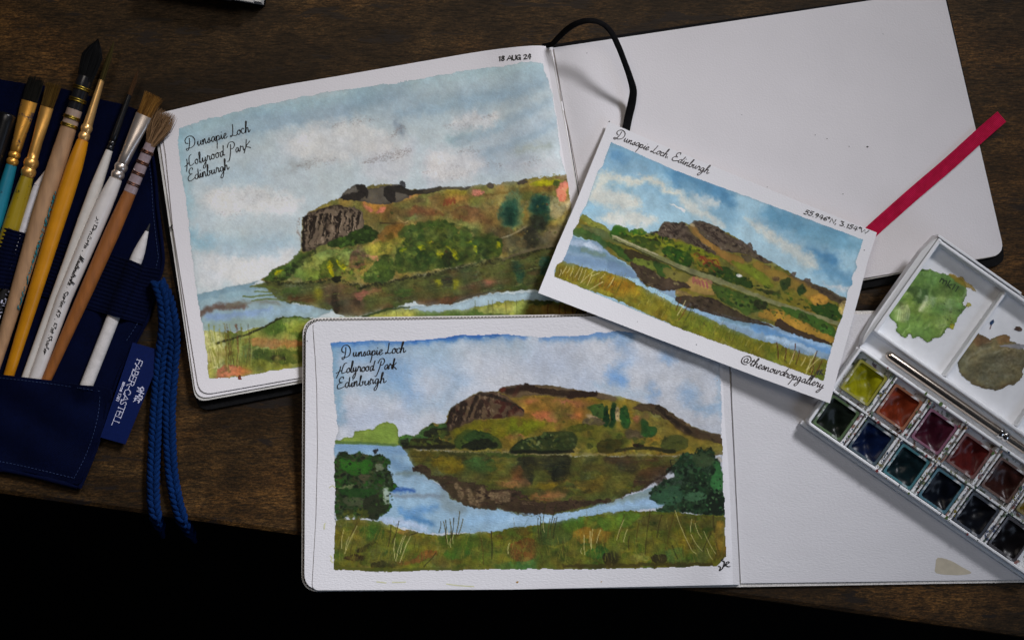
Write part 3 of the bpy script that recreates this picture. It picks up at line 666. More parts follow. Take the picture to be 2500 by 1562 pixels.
def paint_round_hill():
    c = Canvas(785, 800, 1800, 1420, 23)
    out = D1(335,285, 640,268, 1000,272, 1300,250, 1490,216, 1950,206, 2100,225) + D2(110,225, 270,238, 700,215, 780,188, 1050,180, 1200,205, 1400,240, 1700,330, 1925,480, 1925,620, 1938,980, 1938,1140, 1948,1260) + \
        D4(1945,250, 1950,470, 1965,600, 1970,900, 1975,1130, 1890,1215, 1600,1222, 1300,1237, 600,1246, 0,1246) + D3(2100,1240, 1500,1252, 1100,1262, 700,1270, 352,1252, 360,1000, 370,900, 362,700, 368,500, 362,360, 362,260, 355,90) + D1(372,1180, 398,1110, 382,1000, 358,800, 345,560, 350,430, 330,300)
    c.poly(out, (186,190,196), 1, rough=1.5, big=1, soft=1.2, edge=.1, var=.03, gran=.03, sm=False, mask=True)
    R = c.region(out, 1.5, 2, False); k = dict(clip=R, edge=0, gran=.06, var=.03)
    for pts, w, col, a, sf in (
        (D1(340,300, 700,290, 1100,275, 1500,250, 2000,240), 20, (78,126,171), .8, 26),
        (D1(1100,270, 1500,240, 1800,235), 10, (52,106,161), .85, 12),
        (D1(350,310, 360,520, 380,700, 420,1000), 24, (106,150,175), .8, 26),
        (D1(500,380, 800,420, 1000,520), 60, (114,152,185), .75, 50),
        (D1(850,560, 1000,680, 1080,780), 40, (116,152,187), .8, 46),
        (D1(450,620, 700,680, 900,700), 40, (130,162,185), .7, 50),
        (D1(1250,450, 1500,620, 1450,800), 60, (134,164,189), .65, 70),
        (D1(1100,900, 1300,850, 1400,900), 24, (142,168,187), .6, 40),
        (D1(500,1000, 800,1000, 1000,960), 40, (164,176,194), .6, 50),
        (D1(800,330, 1400,360, 2100,320), 40, (140,168,183), .6, 50),
        (D2(300,260, 650,240, 1000,220, 1100,240), 16, (98,140,175), .75, 20),
        (D2(250,450, 600,600, 750,680), 70, (166,176,190), .6, 70),
        (D2(1000,300, 1100,420, 950,560, 1000,620), 24, (116,154,193), .85, 30),
        (D2(900,560, 960,640, 1040,640), 22, (106,148,195), .85, 24),
        (D2(1400,420, 1460,440), 20, (114,154,195), .8, 24),
        (D2(1280,700, 1320,760, 1290,820), 20, (120,156,193), .85, 20),
        (D2(1620,740, 1660,780, 1620,820), 30, (126,160,193), .75, 34),
        (D2(1720,900, 1850,900, 1930,860), 20, (122,158,189), .8, 24),
        (D2(1900,620, 1930,900, 1930,1000), 8, (130,162,185), .6, 12),
        (D2(780,680, 1000,740, 1240,780), 16, (144,170,187), .6, 24)):
        c.line(pts, w, col, a * .75, sf * 1.4, 6, **k)
    for pts, sf in ((D2(1050,300, 1300,330, 1350,560, 1200,720, 1060,560), 36), (D2(700,300, 900,320, 880,520, 700,480), 50), (D2(1050,790, 1250,800, 1400,840, 1600,960, 1900,1100, 1930,1000, 1700,960, 1500,850, 1300,840), 26), (D1(1560,700, 1900,640, 2150,640, 1900,740, 1650,760, 1400,900, 1330,930), 24), (D1(1500,320, 1900,330, 2000,500, 1700,640), 50)):
        c.poly(pts, (194,197,202), .6, 6, 5, sf * 1.4, **k)
    c.mottle(None, .014, .006, R)
    c.line(D1(340,292, 640,275, 1000,280, 1300,260, 1490,226, 1950,216, 2100,235), 12, (74,118,176), .75, 16, 4, **k); c.line(D1(1100,262, 1490,226, 1900,218), 7, (52,98,164), .75, 9, 3, **k); c.line(D2(280,245, 700,222, 1000,192, 1100,205), 12, (98,136,184), .7, 16, 4, **k)
    # far bank and water
    wat = D3(360,85, 600,75, 950,100, 1050,130, 1100,250, 1200,380, 1380,500, 1450,600, 1600,660, 1850,690, 2190,755) + D4(0,715, 300,740, 600,690, 900,620, 1300,490, 1420,640, 1330,680, 900,720, 600,780, 200,840, 0,860) + D3(2190,840, 1900,890, 1600,905, 1200,910, 1000,860, 740,790, 700,500, 700,200, 370,210)
    c.poly(wat, (144,170,187), 1, 2.5, 0, 2, .08, .05, sm=False, clip=R)
    W = c.region(wat, 2.5, 2, False) * R
    for pts, w, col, a, sf in ((D3(380,110, 700,120, 1000,150), 22, (118,146,173), .8, 20), (D3(880,240, 960,300, 1040,340), 24, (106,136,163), .7, 24), (D3(900,520, 1000,510, 1090,520), 10, (52,86,142), .9, 12), (D3(900,570, 1100,570, 1360,570), 10, (120,130,138), .7, 10), (D3(960,370, 1100,350, 1240,370), 10, (116,128,120), .75, 12),
                              (D3(980,700, 1080,720, 1300,670), 16, (98,138,177), .75, 22), (D3(1040,770, 1150,780, 1260,830), 14, (82,124,163), .85, 18), (D3(1400,540, 1400,640, 1520,680), 30, (128,142,146), .8, 24), (D3(800,800, 1000,820, 1200,870), 16, (178,188,206), .7, 20), (D3(1600,800, 1900,760, 2190,780), 22, (144,174,197), .8, 20), (D4(900,650, 1150,620, 1320,640), 18, (152,180,205), .8, 16), (D4(0,780, 300,790, 600,730), 18, (158,184,203), .8, 16), (D4(900,610, 1100,570, 1300,540), 20, (132,146,140), .8, 20)):
        c.line(pts, w, col, a, sf, 4, clip=W)
    c.grass(D3(900,640, 1400,640, 1400,720, 900,720), 0, (5,9), [(90,100,120)])
    far = D1(372,1195, 480,1165, 545,1155, 560,1105, 680,1090, 740,1075, 790,1035, 840,1022, 920,1040, 950,1100, 960,1210, 930,1240, 700,1220, 400,1220)
    c.poly(far, (124,142,68), .97, 1.8, 0, 1.4, .16, .09, clip=R)
    c.poly(D1(800,1060, 900,1050, 940,1120, 900,1190, 740,1200, 640,1160), (112,134,62), .6, 4, 0, 12, .02, clip=R)
    c.line(D1(375,1205, 600,1215, 930,1232), 7, (84,108,62), .7, 3, 1, clip=R)
    # hill and its mirror image
    hill = D1(945,1230, 960,1160, 1030,1130, 1100,1150, 1200,1070, 1270,1030, 1380,1030, 1440,890, 1510,840, 1640,770, 1720,740, 1860,740, 1890,710, 2040,680, 2190,675) + D2(150,672, 380,685, 740,745, 1010,780, 1200,850, 1340,860, 1480,930, 1560,1000, 1740,1090, 1935,1140, 1948,1320, 1600,1330, 900,1330, 0,1330) + D1(2100,1310, 1500,1290, 1000,1260)
    c.poly(hill, (122,106,42), 1, 2, 0, 1.6, .1, .1, sm=False, clip=R)
    H = c.region(hill, 2, 2, False) * R
    c.dabs(hill, 190, (9, 24), [(128,108,42),(112,100,40),(138,118,50),(118,92,44),(100,98,40)], (.3,.65), (.3,.7), (-.3,.3), 4, 6, .05, clip=H)
    P = lambda q, col, a=.88, ro=2.5, sf=2.5, ed=.12: c.poly(q, col, a, ro, 0, sf, ed, .08, clip=H)
    P(D1(1500,1070, 1700,1010, 1900,1000, 2190,990, 2190,1120, 1900,1170, 1560,1200, 1420,1110), (108,104,24), .85, 4, 8)
    P(D2(0,1000, 150,1000, 300,1030, 280,1080, 0,1130), (104,106,26), .85, 4, 8)
    P(D2(10,800, 700,800, 700,1000, 600,1010, 200,990, 60,880), (130,98,48), .85, 4, 10)
    for q in (D2(170,950, 260,920, 400,950, 420,1020, 300,1010), D2(380,810, 600,830, 720,850, 640,880), D2(80,815, 260,820, 150,840), D2(500,950, 640,940, 600,1000), D2(1120,970, 1240,950, 1250,990, 1150,1020), D1(1940,1150, 2060,1135, 2100,1160, 1960,1170), D1(2060,820, 2180,815, 2160,840)):
        P(q, (168,104,76), .75, 4, 6, .02)
    P(D2(1060,800, 1300,1000, 1600,1130, 1930,1230, 1900,1290, 1400,1200, 1200,1000), (132,120,58), .8, 4, 10)
    P(D2(880,1040, 1000,1100, 1100,1220, 800,1300, 600,1180, 560,1100), (92,92,34), .85, 3, 8)
    c.washes(hill, 190, (3, 14), [(112,106,38),(130,112,50),(98,98,36),(142,112,58),(120,90,46),(84,88,34)], (.2,.5), clip=H)
    c.wet(4, .8, clip=H); c.dabs(hill, 260, (1.2, 3.6), [(84,80,32),(128,116,54),(150,128,66),(92,64,40),(64,72,30)], (.25,.6), (.4,.9), (-.4,.4), 2, 1.6, .1, H); c.mottle(hill, .12, .05, H)
    # cliff
    rock = D1(1370,1105, 1420,960, 1445,890, 1520,835, 1640,775, 1730,742, 1870,742, 1960,780, 2040,850, 2120,910, 2110,960, 1900,985, 1700,995, 1560,1040, 1440,1100)
    c.poly(rock, (92,74,58), 1, 1.8, 0, 1.5, .2, .1, sm=False, clip=R); K = c.region(rock, 2, 2, False) * R
    for pts, w, col in ((D1(1380,1100, 1420,1000, 1460,890), 16, (34,26,20)), (D1(1480,1060, 1520,940, 1560,850), 20, (40,30,24)), (D1(1590,1000, 1640,880, 1680,790), 7, (36,28,22)), (D1(1680,960, 1720,830), 14, (44,32,26)), (D1(1800,960, 1760,820), 8, (58,38,30)), (D1(1700,760, 1900,800, 2030,870), 9, (40,32,26)), (D1(1840,830, 1980,850), 10, (66,36,28)), (D1(1890,920, 1930,880), 9, (72,36,28)), (D1(1980,950, 2040,900), 14, (74,38,28)), (D1(1840,980, 1900,960), 10, (60,32,26)), (D1(2020,850, 2110,920), 4, (34,28,24))):
        c.line(pts, w, col, .9, 2, 2.5, gran=.2, clip=K)
    c.dabs(rock, 80, (2, 6), [(128,108,84),(34,26,22),(78,48,38),(150,130,104)], (.45,.85), (.3,.6), (.8,1.9), clip=K)
    top = D1(1890,745, 1890,708, 2040,678, 2190,675) + D2(150,672, 380,686, 740,745, 940,780, 960,820, 880,820, 700,790, 500,800, 300,770, 0,795) + D1(2000,800, 1960,770)
    c.poly(top, (100,84,62), 1, 1.8, 0, 1.6, .15, clip=R)
    c.line(D1(1960,740, 2080,710, 2190,700) + D2(120,700, 300,730, 520,760, 760,765), 15, (44,32,24), .9, 3, 3, gran=.2, clip=R)
    c.line(D2(20,770, 60,690), 8, (70,40,30), .6, 3, 2, clip=R); c.line(D2(520,790, 700,770), 9, (48,34,26), .85, 3, 2, clip=R)
    c.poly(D1(1890,742, 1895,708, 1945,706, 1940,735), (92,46,32), .85, 1.5, clip=R)
    edge = D2(1120,880, 1200,855, 1340,862, 1480,935, 1560,1000, 1740,1095, 1935,1145, 1935,1220, 1760,1180, 1560,1110, 1440,1010, 1300,940, 1140,905)
    c.poly(edge, (76,62,46), 1, 2, 0, 1.8, .15, clip=R)
    c.line(D2(1350,890, 1420,950, 1540,1040, 1640,1110), 11, (42,34,26), .85, 3, 2.5, gran=.2, clip=R)
    c.dabs(edge, 30, (3,7), [(120,100,74),(42,34,28),(88,64,46)], (.4,.8), (.3,.6), (.2,.7), clip=R)
    # trees and bushes on the hill
    for q, col in ((D2(700,880, 840,850, 860,980, 780,980, 740,940), (62,86,42)), (D2(840,1050, 850,900, 890,880, 890,1050), (24,54,28)), (D2(900,1060, 920,860, 960,845, 970,980, 940,1060), (22,52,28)), (D2(1000,900, 1060,880, 1090,1060, 1010,1060), (40,76,36)), (D2(960,900, 990,890, 1000,1010, 960,1000), (160,142,104)), (D2(690,940, 780,970, 800,1000, 720,980), (160,138,106)),
                   (D2(650,1040, 700,975, 840,1000, 840,1050), (92,82,60)), (D2(1200,990, 1250,1010, 1260,1060, 1330,1070, 1330,1140, 1240,1160, 1190,1110), (36,76,38)), (D2(1045,1110, 1090,1085, 1160,1100, 1200,1130, 1215,1160, 1130,1190, 1050,1160), (92,80,60)), (D2(1370,1220, 1420,1160, 1540,1140, 1620,1180, 1620,1260, 1500,1300, 1390,1290), (72,78,40)), (D2(1110,1240, 1150,1210, 1220,1240, 1180,1255), (44,32,24)), (D2(780,1240, 840,1180, 1030,1190, 960,1290, 820,1310), (60,54,24)),
                   (D2(510,1080, 600,1040, 700,1045, 760,1080, 600,1110), (74,76,28))):
        P(q, col, .9, 2, 2)
        c.leafy(q, col, 14, (1.5, 5), (.3, .65), H)
    for q, col in ((D1(945,1200, 970,1150, 1030,1125, 1090,1150, 1080,1220, 1010,1250, 960,1235), (66,98,54)), (D1(970,1200, 1040,1170, 1050,1230, 990,1240), (40,46,30)), (D1(1090,1160, 1220,1060, 1260,1030, 1300,1060, 1370,1025, 1400,1080, 1300,1150, 1180,1180), (58,86,44)), (D1(1180,1130, 1240,1080, 1330,1080, 1400,1080, 1420,1150, 1240,1160), (36,38,24)), (D1(1060,1230, 1080,1180, 1180,1165, 1320,1180, 1460,1220, 1440,1270, 1080,1275), (46,46,24)), (D1(1470,1240, 1500,1130, 1620,1090, 1780,1120, 1880,1180, 1890,1260, 1540,1270), (60,74,32)), (D1(1560,1150, 1660,1095, 1780,1130, 1820,1190, 1600,1200), (44,64,30)), (D1(1530,1260, 1640,1190, 1780,1180, 1880,1240, 1720,1275), (30,34,20)), (D1(1970,1300, 2090,1190, 2190,1170, 2190,1310), (36,44,24))):
        P(q, col, .92, 2, 2)
        c.leafy(q, col, 26, (1.5, 5), (.35, .75), H)
    P(D2(0,1270, 90,1180, 250,1150, 320,1110, 560,1110, 600,1180, 580,1260, 400,1310, 0,1310), (40,52,28), .92, 2, 2)
    c.dabs(D2(60,1260, 120,1180, 320,1120, 560,1120, 590,1240), 90, (2,5), [(88,104,54),(30,40,24),(120,126,78),(52,70,36)], (.5,.85), clip=H, soft=1.2)
    c.dabs(D1(1000,1240, 1400,1080, 1460,1220), 50, (3,7), [(96,104,44),(34,38,22),(70,84,38)], (.4,.8), clip=H)
    c.line(D1(1000,1255, 1300,1250, 1460,1245), 8, (34,34,22), .85, 3, 2, clip=R)
    c.washes(D2(0,1290, 60,1180, 560,1080, 700,1040, 1000,1080, 1900,1280, 900,1300), 110, (3, 9), [(60,72,32),(44,54,26),(84,86,36),(104,100,44)], (.25,.55), clip=H)
    c.wet(2, .6, .1, .6, clip=H)
    # reflected hill
    mir = D1(1000,1262, 1300,1285, 1700,1290, 2190,1315) + D2(0,1325, 600,1330, 1200,1330, 1600,1335, 1580,1420) + D4(1550,270, 1420,380, 1250,480, 1000,580, 700,690, 380,740, 0,730) + D3(2190,760, 1900,700, 1650,680, 1450,600, 1370,480, 1230,400, 1120,330, 1080,270, 1040,180)
    c.poly(mir, (82,84,38), 1, 3.5, 0, 3, .1, .1, sm=False, clip=R); M = c.region(mir, 2.5, 2, False) * R
    c.dabs(mir, 200, (9, 26), [(96,92,34),(74,80,36),(82,70,36),(62,70,36),(108,100,44),(60,56,30)], (.35,.75), (.2,.5), (-.15,.15), 3.5, 5, .04, clip=M)
    N = lambda q, col, a=.85, sf=7: c.poly(q, col, a, 3, 0, sf, .03, .1, clip=M)
    for q, col in ((D3(1280,210, 1500,220, 1560,320, 1400,360, 1270,280), (112,98,26)), (D3(1560,240, 1780,210, 1860,330, 1640,340), (58,82,40)), (D3(2060,210, 2190,200, 2190,460, 2110,460, 2060,300), (44,44,28)), (D4(100,230, 300,210, 520,200, 520,380, 400,430, 320,350, 140,300), (42,42,28)), (D4(380,280, 520,280, 510,420, 390,430), (32,34,24)), (D4(850,210, 1050,200, 1180,220, 1340,220, 1300,250, 900,270), (66,50,36)), (D4(960,260, 1150,270, 1160,340, 1000,350), (58,52,36)), (D4(100,340, 160,400, 170,470, 110,440), (58,52,32)),
                   (D4(0,290, 80,300, 90,420, 0,430), (96,62,36)), (D4(560,440, 700,420, 900,400, 880,500, 700,540), (108,92,38)), (D4(850,420, 960,390, 1060,380, 1050,470, 880,510), (92,92,44)), (D4(160,470, 400,440, 380,500, 180,500), (120,104,34)), (D3(1060,150, 1250,160, 1240,230, 1090,260), (88,78,30)), (D3(1380,150, 1700,160, 1700,190, 1390,200), (58,60,28)), (D3(1800,160, 2190,190, 2190,210, 1820,210), (66,78,34)), (D4(1200,330, 1400,290, 1500,300, 1430,390, 1200,470, 1100,480), (66,46,36))):
        N(q, col)
    for q in (D4(180,560, 280,530, 480,540, 500,570, 380,610, 200,610), D3(1860,430, 2000,400, 2150,420, 2160,480, 1950,490)): N(q, (152,100,64), .7, 9)
    c.washes(mir, 220, (4, 15), [(104,92,34),(76,76,34),(86,66,38),(116,104,48),(58,58,32),(66,80,40)], (.2,.5), (.15,.45), (-.15,.15), clip=M)
    c.wet(4, .85, -.3, .4, clip=M); c.mottle(mir, .13, .05, M)
    c.line(D1(1100,1275, 1340,1290, 1700,1295, 2000,1305) + D2(0,1318, 300,1312, 600,1300, 900,1320, 1200,1325, 1600,1328), 4, (134,122,84), .75, 2, 1.5, dry=.5, clip=R)
    c.line(D2(0,1290, 300,1300, 560,1290), 9, (26,28,18), .85, 3, 2, clip=R); c.line(D2(960,1280, 1200,1262, 1500,1290), 8, (38,38,24), .8, 3, 2, clip=R)
    for i in range(150):
        x, y = c.inside(mir, 1)[0]; L = c.rng.uniform(10, 46); col = [(128,122,70),(52,54,30),(98,96,46),(44,44,28),(112,96,56)][i % 5]
        c.line([(x - L, y + c.rng.uniform(-1.5, 1.5)), (x, y), (x + L, y + c.rng.uniform(-1.5, 1.5))], c.rng.uniform(1, 3), col, c.rng.uniform(.2, .55), 1.6, 1.5, .6, dry=.5, clip=M)
    bank = D3(1090,330, 1100,280, 1190,270, 1250,310, 1260,370, 1500,410, 1750,470, 1800,510, 2050,520, 2150,570, 2190,610) + D4(0,560, 100,600, 300,630, 560,600, 930,600, 1180,500, 1420,360, 1440,420, 1300,470, 1100,540, 860,630, 560,690, 330,730, 150,750, 0,710) + D3(2190,750, 2000,715, 1850,690, 1650,680, 1480,610, 1400,520, 1300,430, 1180,370)
    c.poly(bank, (62,48,37), .88, 4.5, 0, 4, .03, .14, sm=False, clip=R); B = c.region(bank, 2.5, 2, False) * R
    for pts, w in ((D3(1500,470, 1530,560), 16), (D3(1600,520, 1640,620), 14), (D3(1720,520, 1700,640), 18), (D3(1820,570, 1960,560), 16), (D3(1860,620, 1980,590), 8)):
        c.line(pts, w, (122,104,78), .75, 6, 4, gran=.4, clip=B)
    for i in range(40):
        x, y = c.inside(bank, 1)[0]; L = c.rng.uniform(6, 22); c.line([(x - L, y), (x + L, y + c.rng.uniform(-2, 2))], c.rng.uniform(1.5, 4), [(34,27,22),(112,94,72),(84,64,50),(46,36,30)][i % 4], c.rng.uniform(.3, .7), 2, 2, .5, dry=.5, clip=B)
    c.dabs(bank, 90, (2, 6), [(44,32,26),(80,58,44),(52,36,30)], (.4,.8), (.3,.6), clip=B)
    # left tree
    tree = D3(355,230, 430,160, 480,170, 520,190, 590,155, 630,190, 720,190, 820,190, 870,250, 860,330, 900,370, 910,450, 960,490, 900,520, 830,500, 840,610, 900,660, 840,720, 740,790, 620,760, 500,740, 400,790, 368,700, 370,560)
    c.poly(tree, (44,58,30), .97, 3, 0, 1.5, .15, .1, sm=False, clip=R); T = c.region(tree, 3, 2, False)
    c.dabs(tree, 520, (2, 7), [(48,84,34),(34,46,26),(60,64,38),(40,72,30),(72,76,50),(30,36,24),(52,98,36)], (.5,.92), (.5,.9), (-1,1), 2, 1.6, .15, clip=R)
    for q, col in ((D3(420,220, 580,260, 690,230, 700,330, 560,380, 450,330), (50,98,32)), (D3(600,370, 690,380, 650,450, 600,420), (84,78,58)), (D3(420,480, 540,460, 530,490, 420,500), (110,122,82)), (D3(450,580, 700,590, 680,640, 480,650), (76,82,58)), (D3(400,510, 700,500, 740,570, 500,580), (38,70,30)), (D3(720,150, 755,145, 752,180, 720,178), (30,26,24)), (D3(740,290, 800,280, 830,320, 760,330), (122,128,104)), (D3(820,520, 870,500, 870,640, 830,640), (152,164,142)), (D3(640,600, 760,560, 790,640, 870,650, 740,780, 640,740), (42,46,30))):
        c.poly(q, col, .8, 3, 0, 2.5, .1, clip=R)
    c.dabs(D3(380,700, 640,700, 700,760, 400,800), 30, (4, 9), [(88,92,36),(64,72,32)], (.5,.8), clip=R)
    c.dabs(D3(345,240, 480,150, 640,170, 820,180, 890,260, 930,460, 890,680, 740,800, 350,790), 120, (1.5, 4), [(40,66,30),(30,44,24),(66,92,44)], (.6,.95), (.5,.9), (-1,1), 1.5, 1.3, .15, clip=R)
    # right tree
    tr2 = D4(1540,220, 1600,170, 1680,190, 1740,120, 1780,150, 1830,120, 1860,180, 1930,250, 1950,400, 1965,620, 1960,760, 1800,740, 1640,720, 1420,730, 1320,700, 1420,640, 1330,620, 1260,560, 1360,450, 1420,420, 1500,380, 1480,300)
    c.poly(tr2, (36,54,36), .96, 3, 0, 1.8, .12, .1, sm=False, clip=R)
    c.dabs(tr2, 560, (2, 7), [(36,66,40),(26,36,26),(50,84,52),(42,60,36),(30,44,30),(66,94,62)], (.5,.92), (.4,.9), (-1,1), 2, 1.6, .12, clip=R)
    for q, col in ((D4(1280,560, 1450,480, 1560,500, 1560,620, 1420,650, 1350,620), (62,96,70)), (D4(1580,560, 1700,520, 1800,560, 1740,610, 1600,600), (74,108,78)), (D4(1850,250, 1930,280, 1960,500, 1880,520, 1830,440, 1870,350), (60,112,62)), (D4(1680,180, 1860,200, 1840,290, 1700,290), (70,84,54)), (D4(1420,360, 1440,300, 1510,290, 1500,350), (24,30,22)), (D4(1800,560, 1960,560, 1960,720, 1820,720), (24,34,24)), (D4(1900,210, 1945,230, 1940,260, 1915,250), (186,178,164))):
        c.poly(q, col, .75, 3, 0, 3, .1, clip=R)
    c.dabs(D4(1270,560, 1420,330, 1530,190, 1700,130, 1860,120, 1960,300, 1965,740, 1400,740), 150, (1.5, 4), [(34,62,38),(26,38,28),(60,96,60),(82,112,74)], (.55,.95), (.5,.9), (-1,1), 1.5, 1.3, .15, clip=R)
    c.line(D4(1470,290, 1460,240, 1490,235), 2.5, (34,34,26), .8, clip=R); c.line(D4(1690,180, 1710,130, 1750,120), 2.5, (30,34,26), .8, clip=R); c.line(D4(1780,150, 1810,122, 1840,150), 2.5, (30,34,26), .8, clip=R)
    # meadow in front
    fg = D3(368,800, 520,780, 650,790, 760,800, 900,840, 1000,880, 1150,905, 1350,930, 1600,910, 1900,890, 2000,850, 2190,840) + D4(0,862, 200,840, 500,790, 850,720, 1100,700, 1330,710, 1600,730, 1955,750, 1970,900, 1980,1135, 1890,1225, 600,1255, 0,1255) + D3(1500,1260, 352,1265)
    c.poly(fg, (98,98,34), .98, 2.5, 0, 1.6, .1, .1, sm=False, clip=R); G = c.region(fg, 2.5, 2, False) * R
    c.dabs(fg, 330, (7, 22), [(100,98,32),(74,88,32),(112,104,40),(86,74,32),(62,84,30),(120,112,48),(92,104,38)], (.3,.75), (.35,.8), (-.4,.4), 4, 4, .06, clip=G)
    Q = lambda q, col, a=.85, sf=3: c.poly(q, col, a, 3, 0, sf, .1, .08, clip=G)
    for q, col in ((D3(600,880, 700,840, 800,850, 820,940, 720,990, 620,960), (54,84,30)), (D3(780,790, 900,840, 1060,880, 1100,910, 940,900, 800,840), (140,132,62)), (D3(960,890, 1060,880, 1050,930, 980,930), (148,116,58)), (D3(580,1050, 720,990, 740,1010, 640,1070, 580,1085), (44,36,22)), (D3(440,1140, 540,1100, 640,1120, 620,1160, 500,1165), (52,38,22)), (D3(690,1200, 800,1160, 860,1190, 1000,1210, 780,1225), (44,44,24)), (D3(920,1180, 1100,1150, 1190,1070, 1290,1065, 1300,1100, 1180,1170, 1000,1195), (116,78,42)), (D3(1380,1120, 1420,1060, 1600,1050, 1640,1110, 1480,1160), (58,92,34)), (D3(1340,930, 1600,920, 1700,940, 1640,1050, 1420,1050, 1340,1000), (64,84,28)), (D3(1840,1240, 1880,1190, 2190,1170, 2190,1250), (74,106,52)), (D4(0,1180, 200,1160, 230,1250, 0,1255), (78,110,52)), (D4(0,1010, 120,980, 220,1030, 200,1150, 0,1140), (114,74,36)), (D3(2040,1000, 2190,960, 2190,1150, 2000,1140), (116,80,38)),
                   (D4(200,850, 420,800, 560,870, 520,990, 300,1030, 200,960), (66,80,38)), (D4(480,790, 660,770, 640,880, 500,910), (74,100,34)), (D4(560,900, 700,860, 900,880, 880,980, 640,1000), (124,98,38)), (D4(780,820, 900,740, 1100,705, 1180,740, 1050,850, 900,900), (88,112,40)), (D4(690,1080, 780,1040, 860,1030, 890,1090, 800,1150, 700,1130), (52,88,34)), (D4(830,1120, 920,1070, 990,1110, 970,1200, 860,1200), (44,40,24)), (D4(1270,1130, 1350,1100, 1430,1130, 1400,1190, 1300,1180), (52,44,26)), (D4(1090,1120, 1220,1090, 1260,1150, 1140,1180), (128,126,62)), (D4(1200,760, 1500,740, 1500,860, 1250,880), (92,86,40)), (D4(1500,760, 1940,760, 1940,840, 1600,850), (84,84,40)), (D4(1880,830, 1960,830, 1970,1100, 1900,1100), (124,104,46)), (D4(1420,1070, 1560,1050, 1600,1160, 1450,1180), (92,118,56))):
        Q(q, col)
    c.washes(fg, 260, (3, 13), [(96,102,34),(72,90,32),(116,108,44),(84,74,34),(58,84,30),(128,118,54)], (.2,.5), (.35,.9), (-.6,.6), clip=G)
    c.wet(3, .8, -.2, .5, clip=G); c.mottle(fg, .12, .06, G)
    c.line(D4(480,1215, 900,1215, 1400,1200, 1850,1195), 9, (62,54,28), .7, 5, 3, clip=G)
    c.line(D3(380,1235, 900,1250, 1500,1235), 8, (74,80,34), .7, 5, 3, clip=G)
    FG = D3(368,830, 760,830, 1150,930, 1600,930, 2190,850) + D4(200,860, 850,740, 1950,760, 1975,1190, 0,1240) + D3(1500,1250, 360,1250)
    c.grass(FG, 420, (8, 30), [(108,112,44),(70,80,32),(56,70,28),(92,76,34),(134,128,66),(80,104,40)], (-.25,.4), (.8,1.8), (.3,.65), clip=R)
    dk = [(60,52,26),(48,44,24),(78,68,30)]
    c.grass(D3(370,930, 900,960, 900,1200, 380,1200), 90, (16, 40), [(118,112,46),(74,70,30),(96,96,38)], (.1,.5), clip=R)
    c.grass(D3(900,1000, 2100,1000, 2100,1200, 900,1200), 90, (14, 34), [(118,112,46),(70,70,30),(90,98,40)], (.0,.4), clip=R)
    c.grass(D4(0,1000, 1950,1000, 1950,1190, 0,1190), 150, (14, 40), [(124,118,52),(72,64,30),(98,102,44)], (-.4,.3), clip=R)
    for x, y, X, Y in ((590,750,520,920), (620,740,480,980), (960,800,900,1000), (885,840,860,1030), (1370,800,1400,1000), (1430,780,1440,1000), (1465,770,1440,980), (1520,710,1480,960), (1550,780,1500,940), (1390,790,1390,960), (1345,800,1330,900), (1300,1090,1190,1220), (1715,950,1740,1200), (1810,890,1815,1150), (1060,930,1130,900)):
        c.line(D3(x, y, (x+X)/2+6, (y+Y)/2, X, Y), 2.2, dk[x % 3], .85, 1.2, .6, clip=R)
    for x, y, X, Y in ((240,770,250,980), (265,760,270,960), (310,640,285,880), (415,640,350,870), (350,780,330,960), (415,760,380,960), (395,770,365,930), (1040,740,980,960), (1175,790,1150,990), (1275,700,1230,1100), (1505,700,1430,1010), (1480,1020,1530,1150), (1700,760,1680,900), (1860,740,1870,900), (1080,940,1080,1060), (1380,740,1340,950), (770,1140,810,1190), (1840,900,1760,1080), (1580,860,1640,1050)):
        c.line(D4(x, y, (x+X)/2-5, (y+Y)/2, X, Y), 2.2, dk[x % 3], .8, 1.2, .6, clip=R)
    lt = (196,186,132)
    for x, y, X, Y in ((575,840,460,1100), (450,880,430,1050), (500,940,470,1060), (1000,940,930,1170), (1020,930,970,1100), (1070,930,970,1180), (925,960,920,1140), (1410,880,1412,1010), (1440,960,1440,1040), (1470,900,1460,1010), (1980,1000,1968,1100)):
        c.line(D3(x, y, (x+X)/2-8, (y+Y)/2, X, Y), 1.5, lt, .75, 1, .4, clip=R)
    for x, y, X, Y in ((290,800,300,900), (665,930,675,1110), (720,890,735,1060), (745,870,735,1050), (815,880,780,1000), (1030,790,965,970), (1065,870,1030,990), (1505,700,1640,1030), (1640,1030,1700,1100), (1660,780,1650,900), (1690,820,1750,960), (1650,920,1760,1080), (1770,890,1880,1100), (1800,1050,1850,1150), (640,1050,645,1100)):
        c.line(D4(x, y, (x+X)/2-6, (y+Y)/2+8, X, Y), 1.5, lt, .7, 1, .4, clip=R)
    c.paper_grain(.024)
    return c

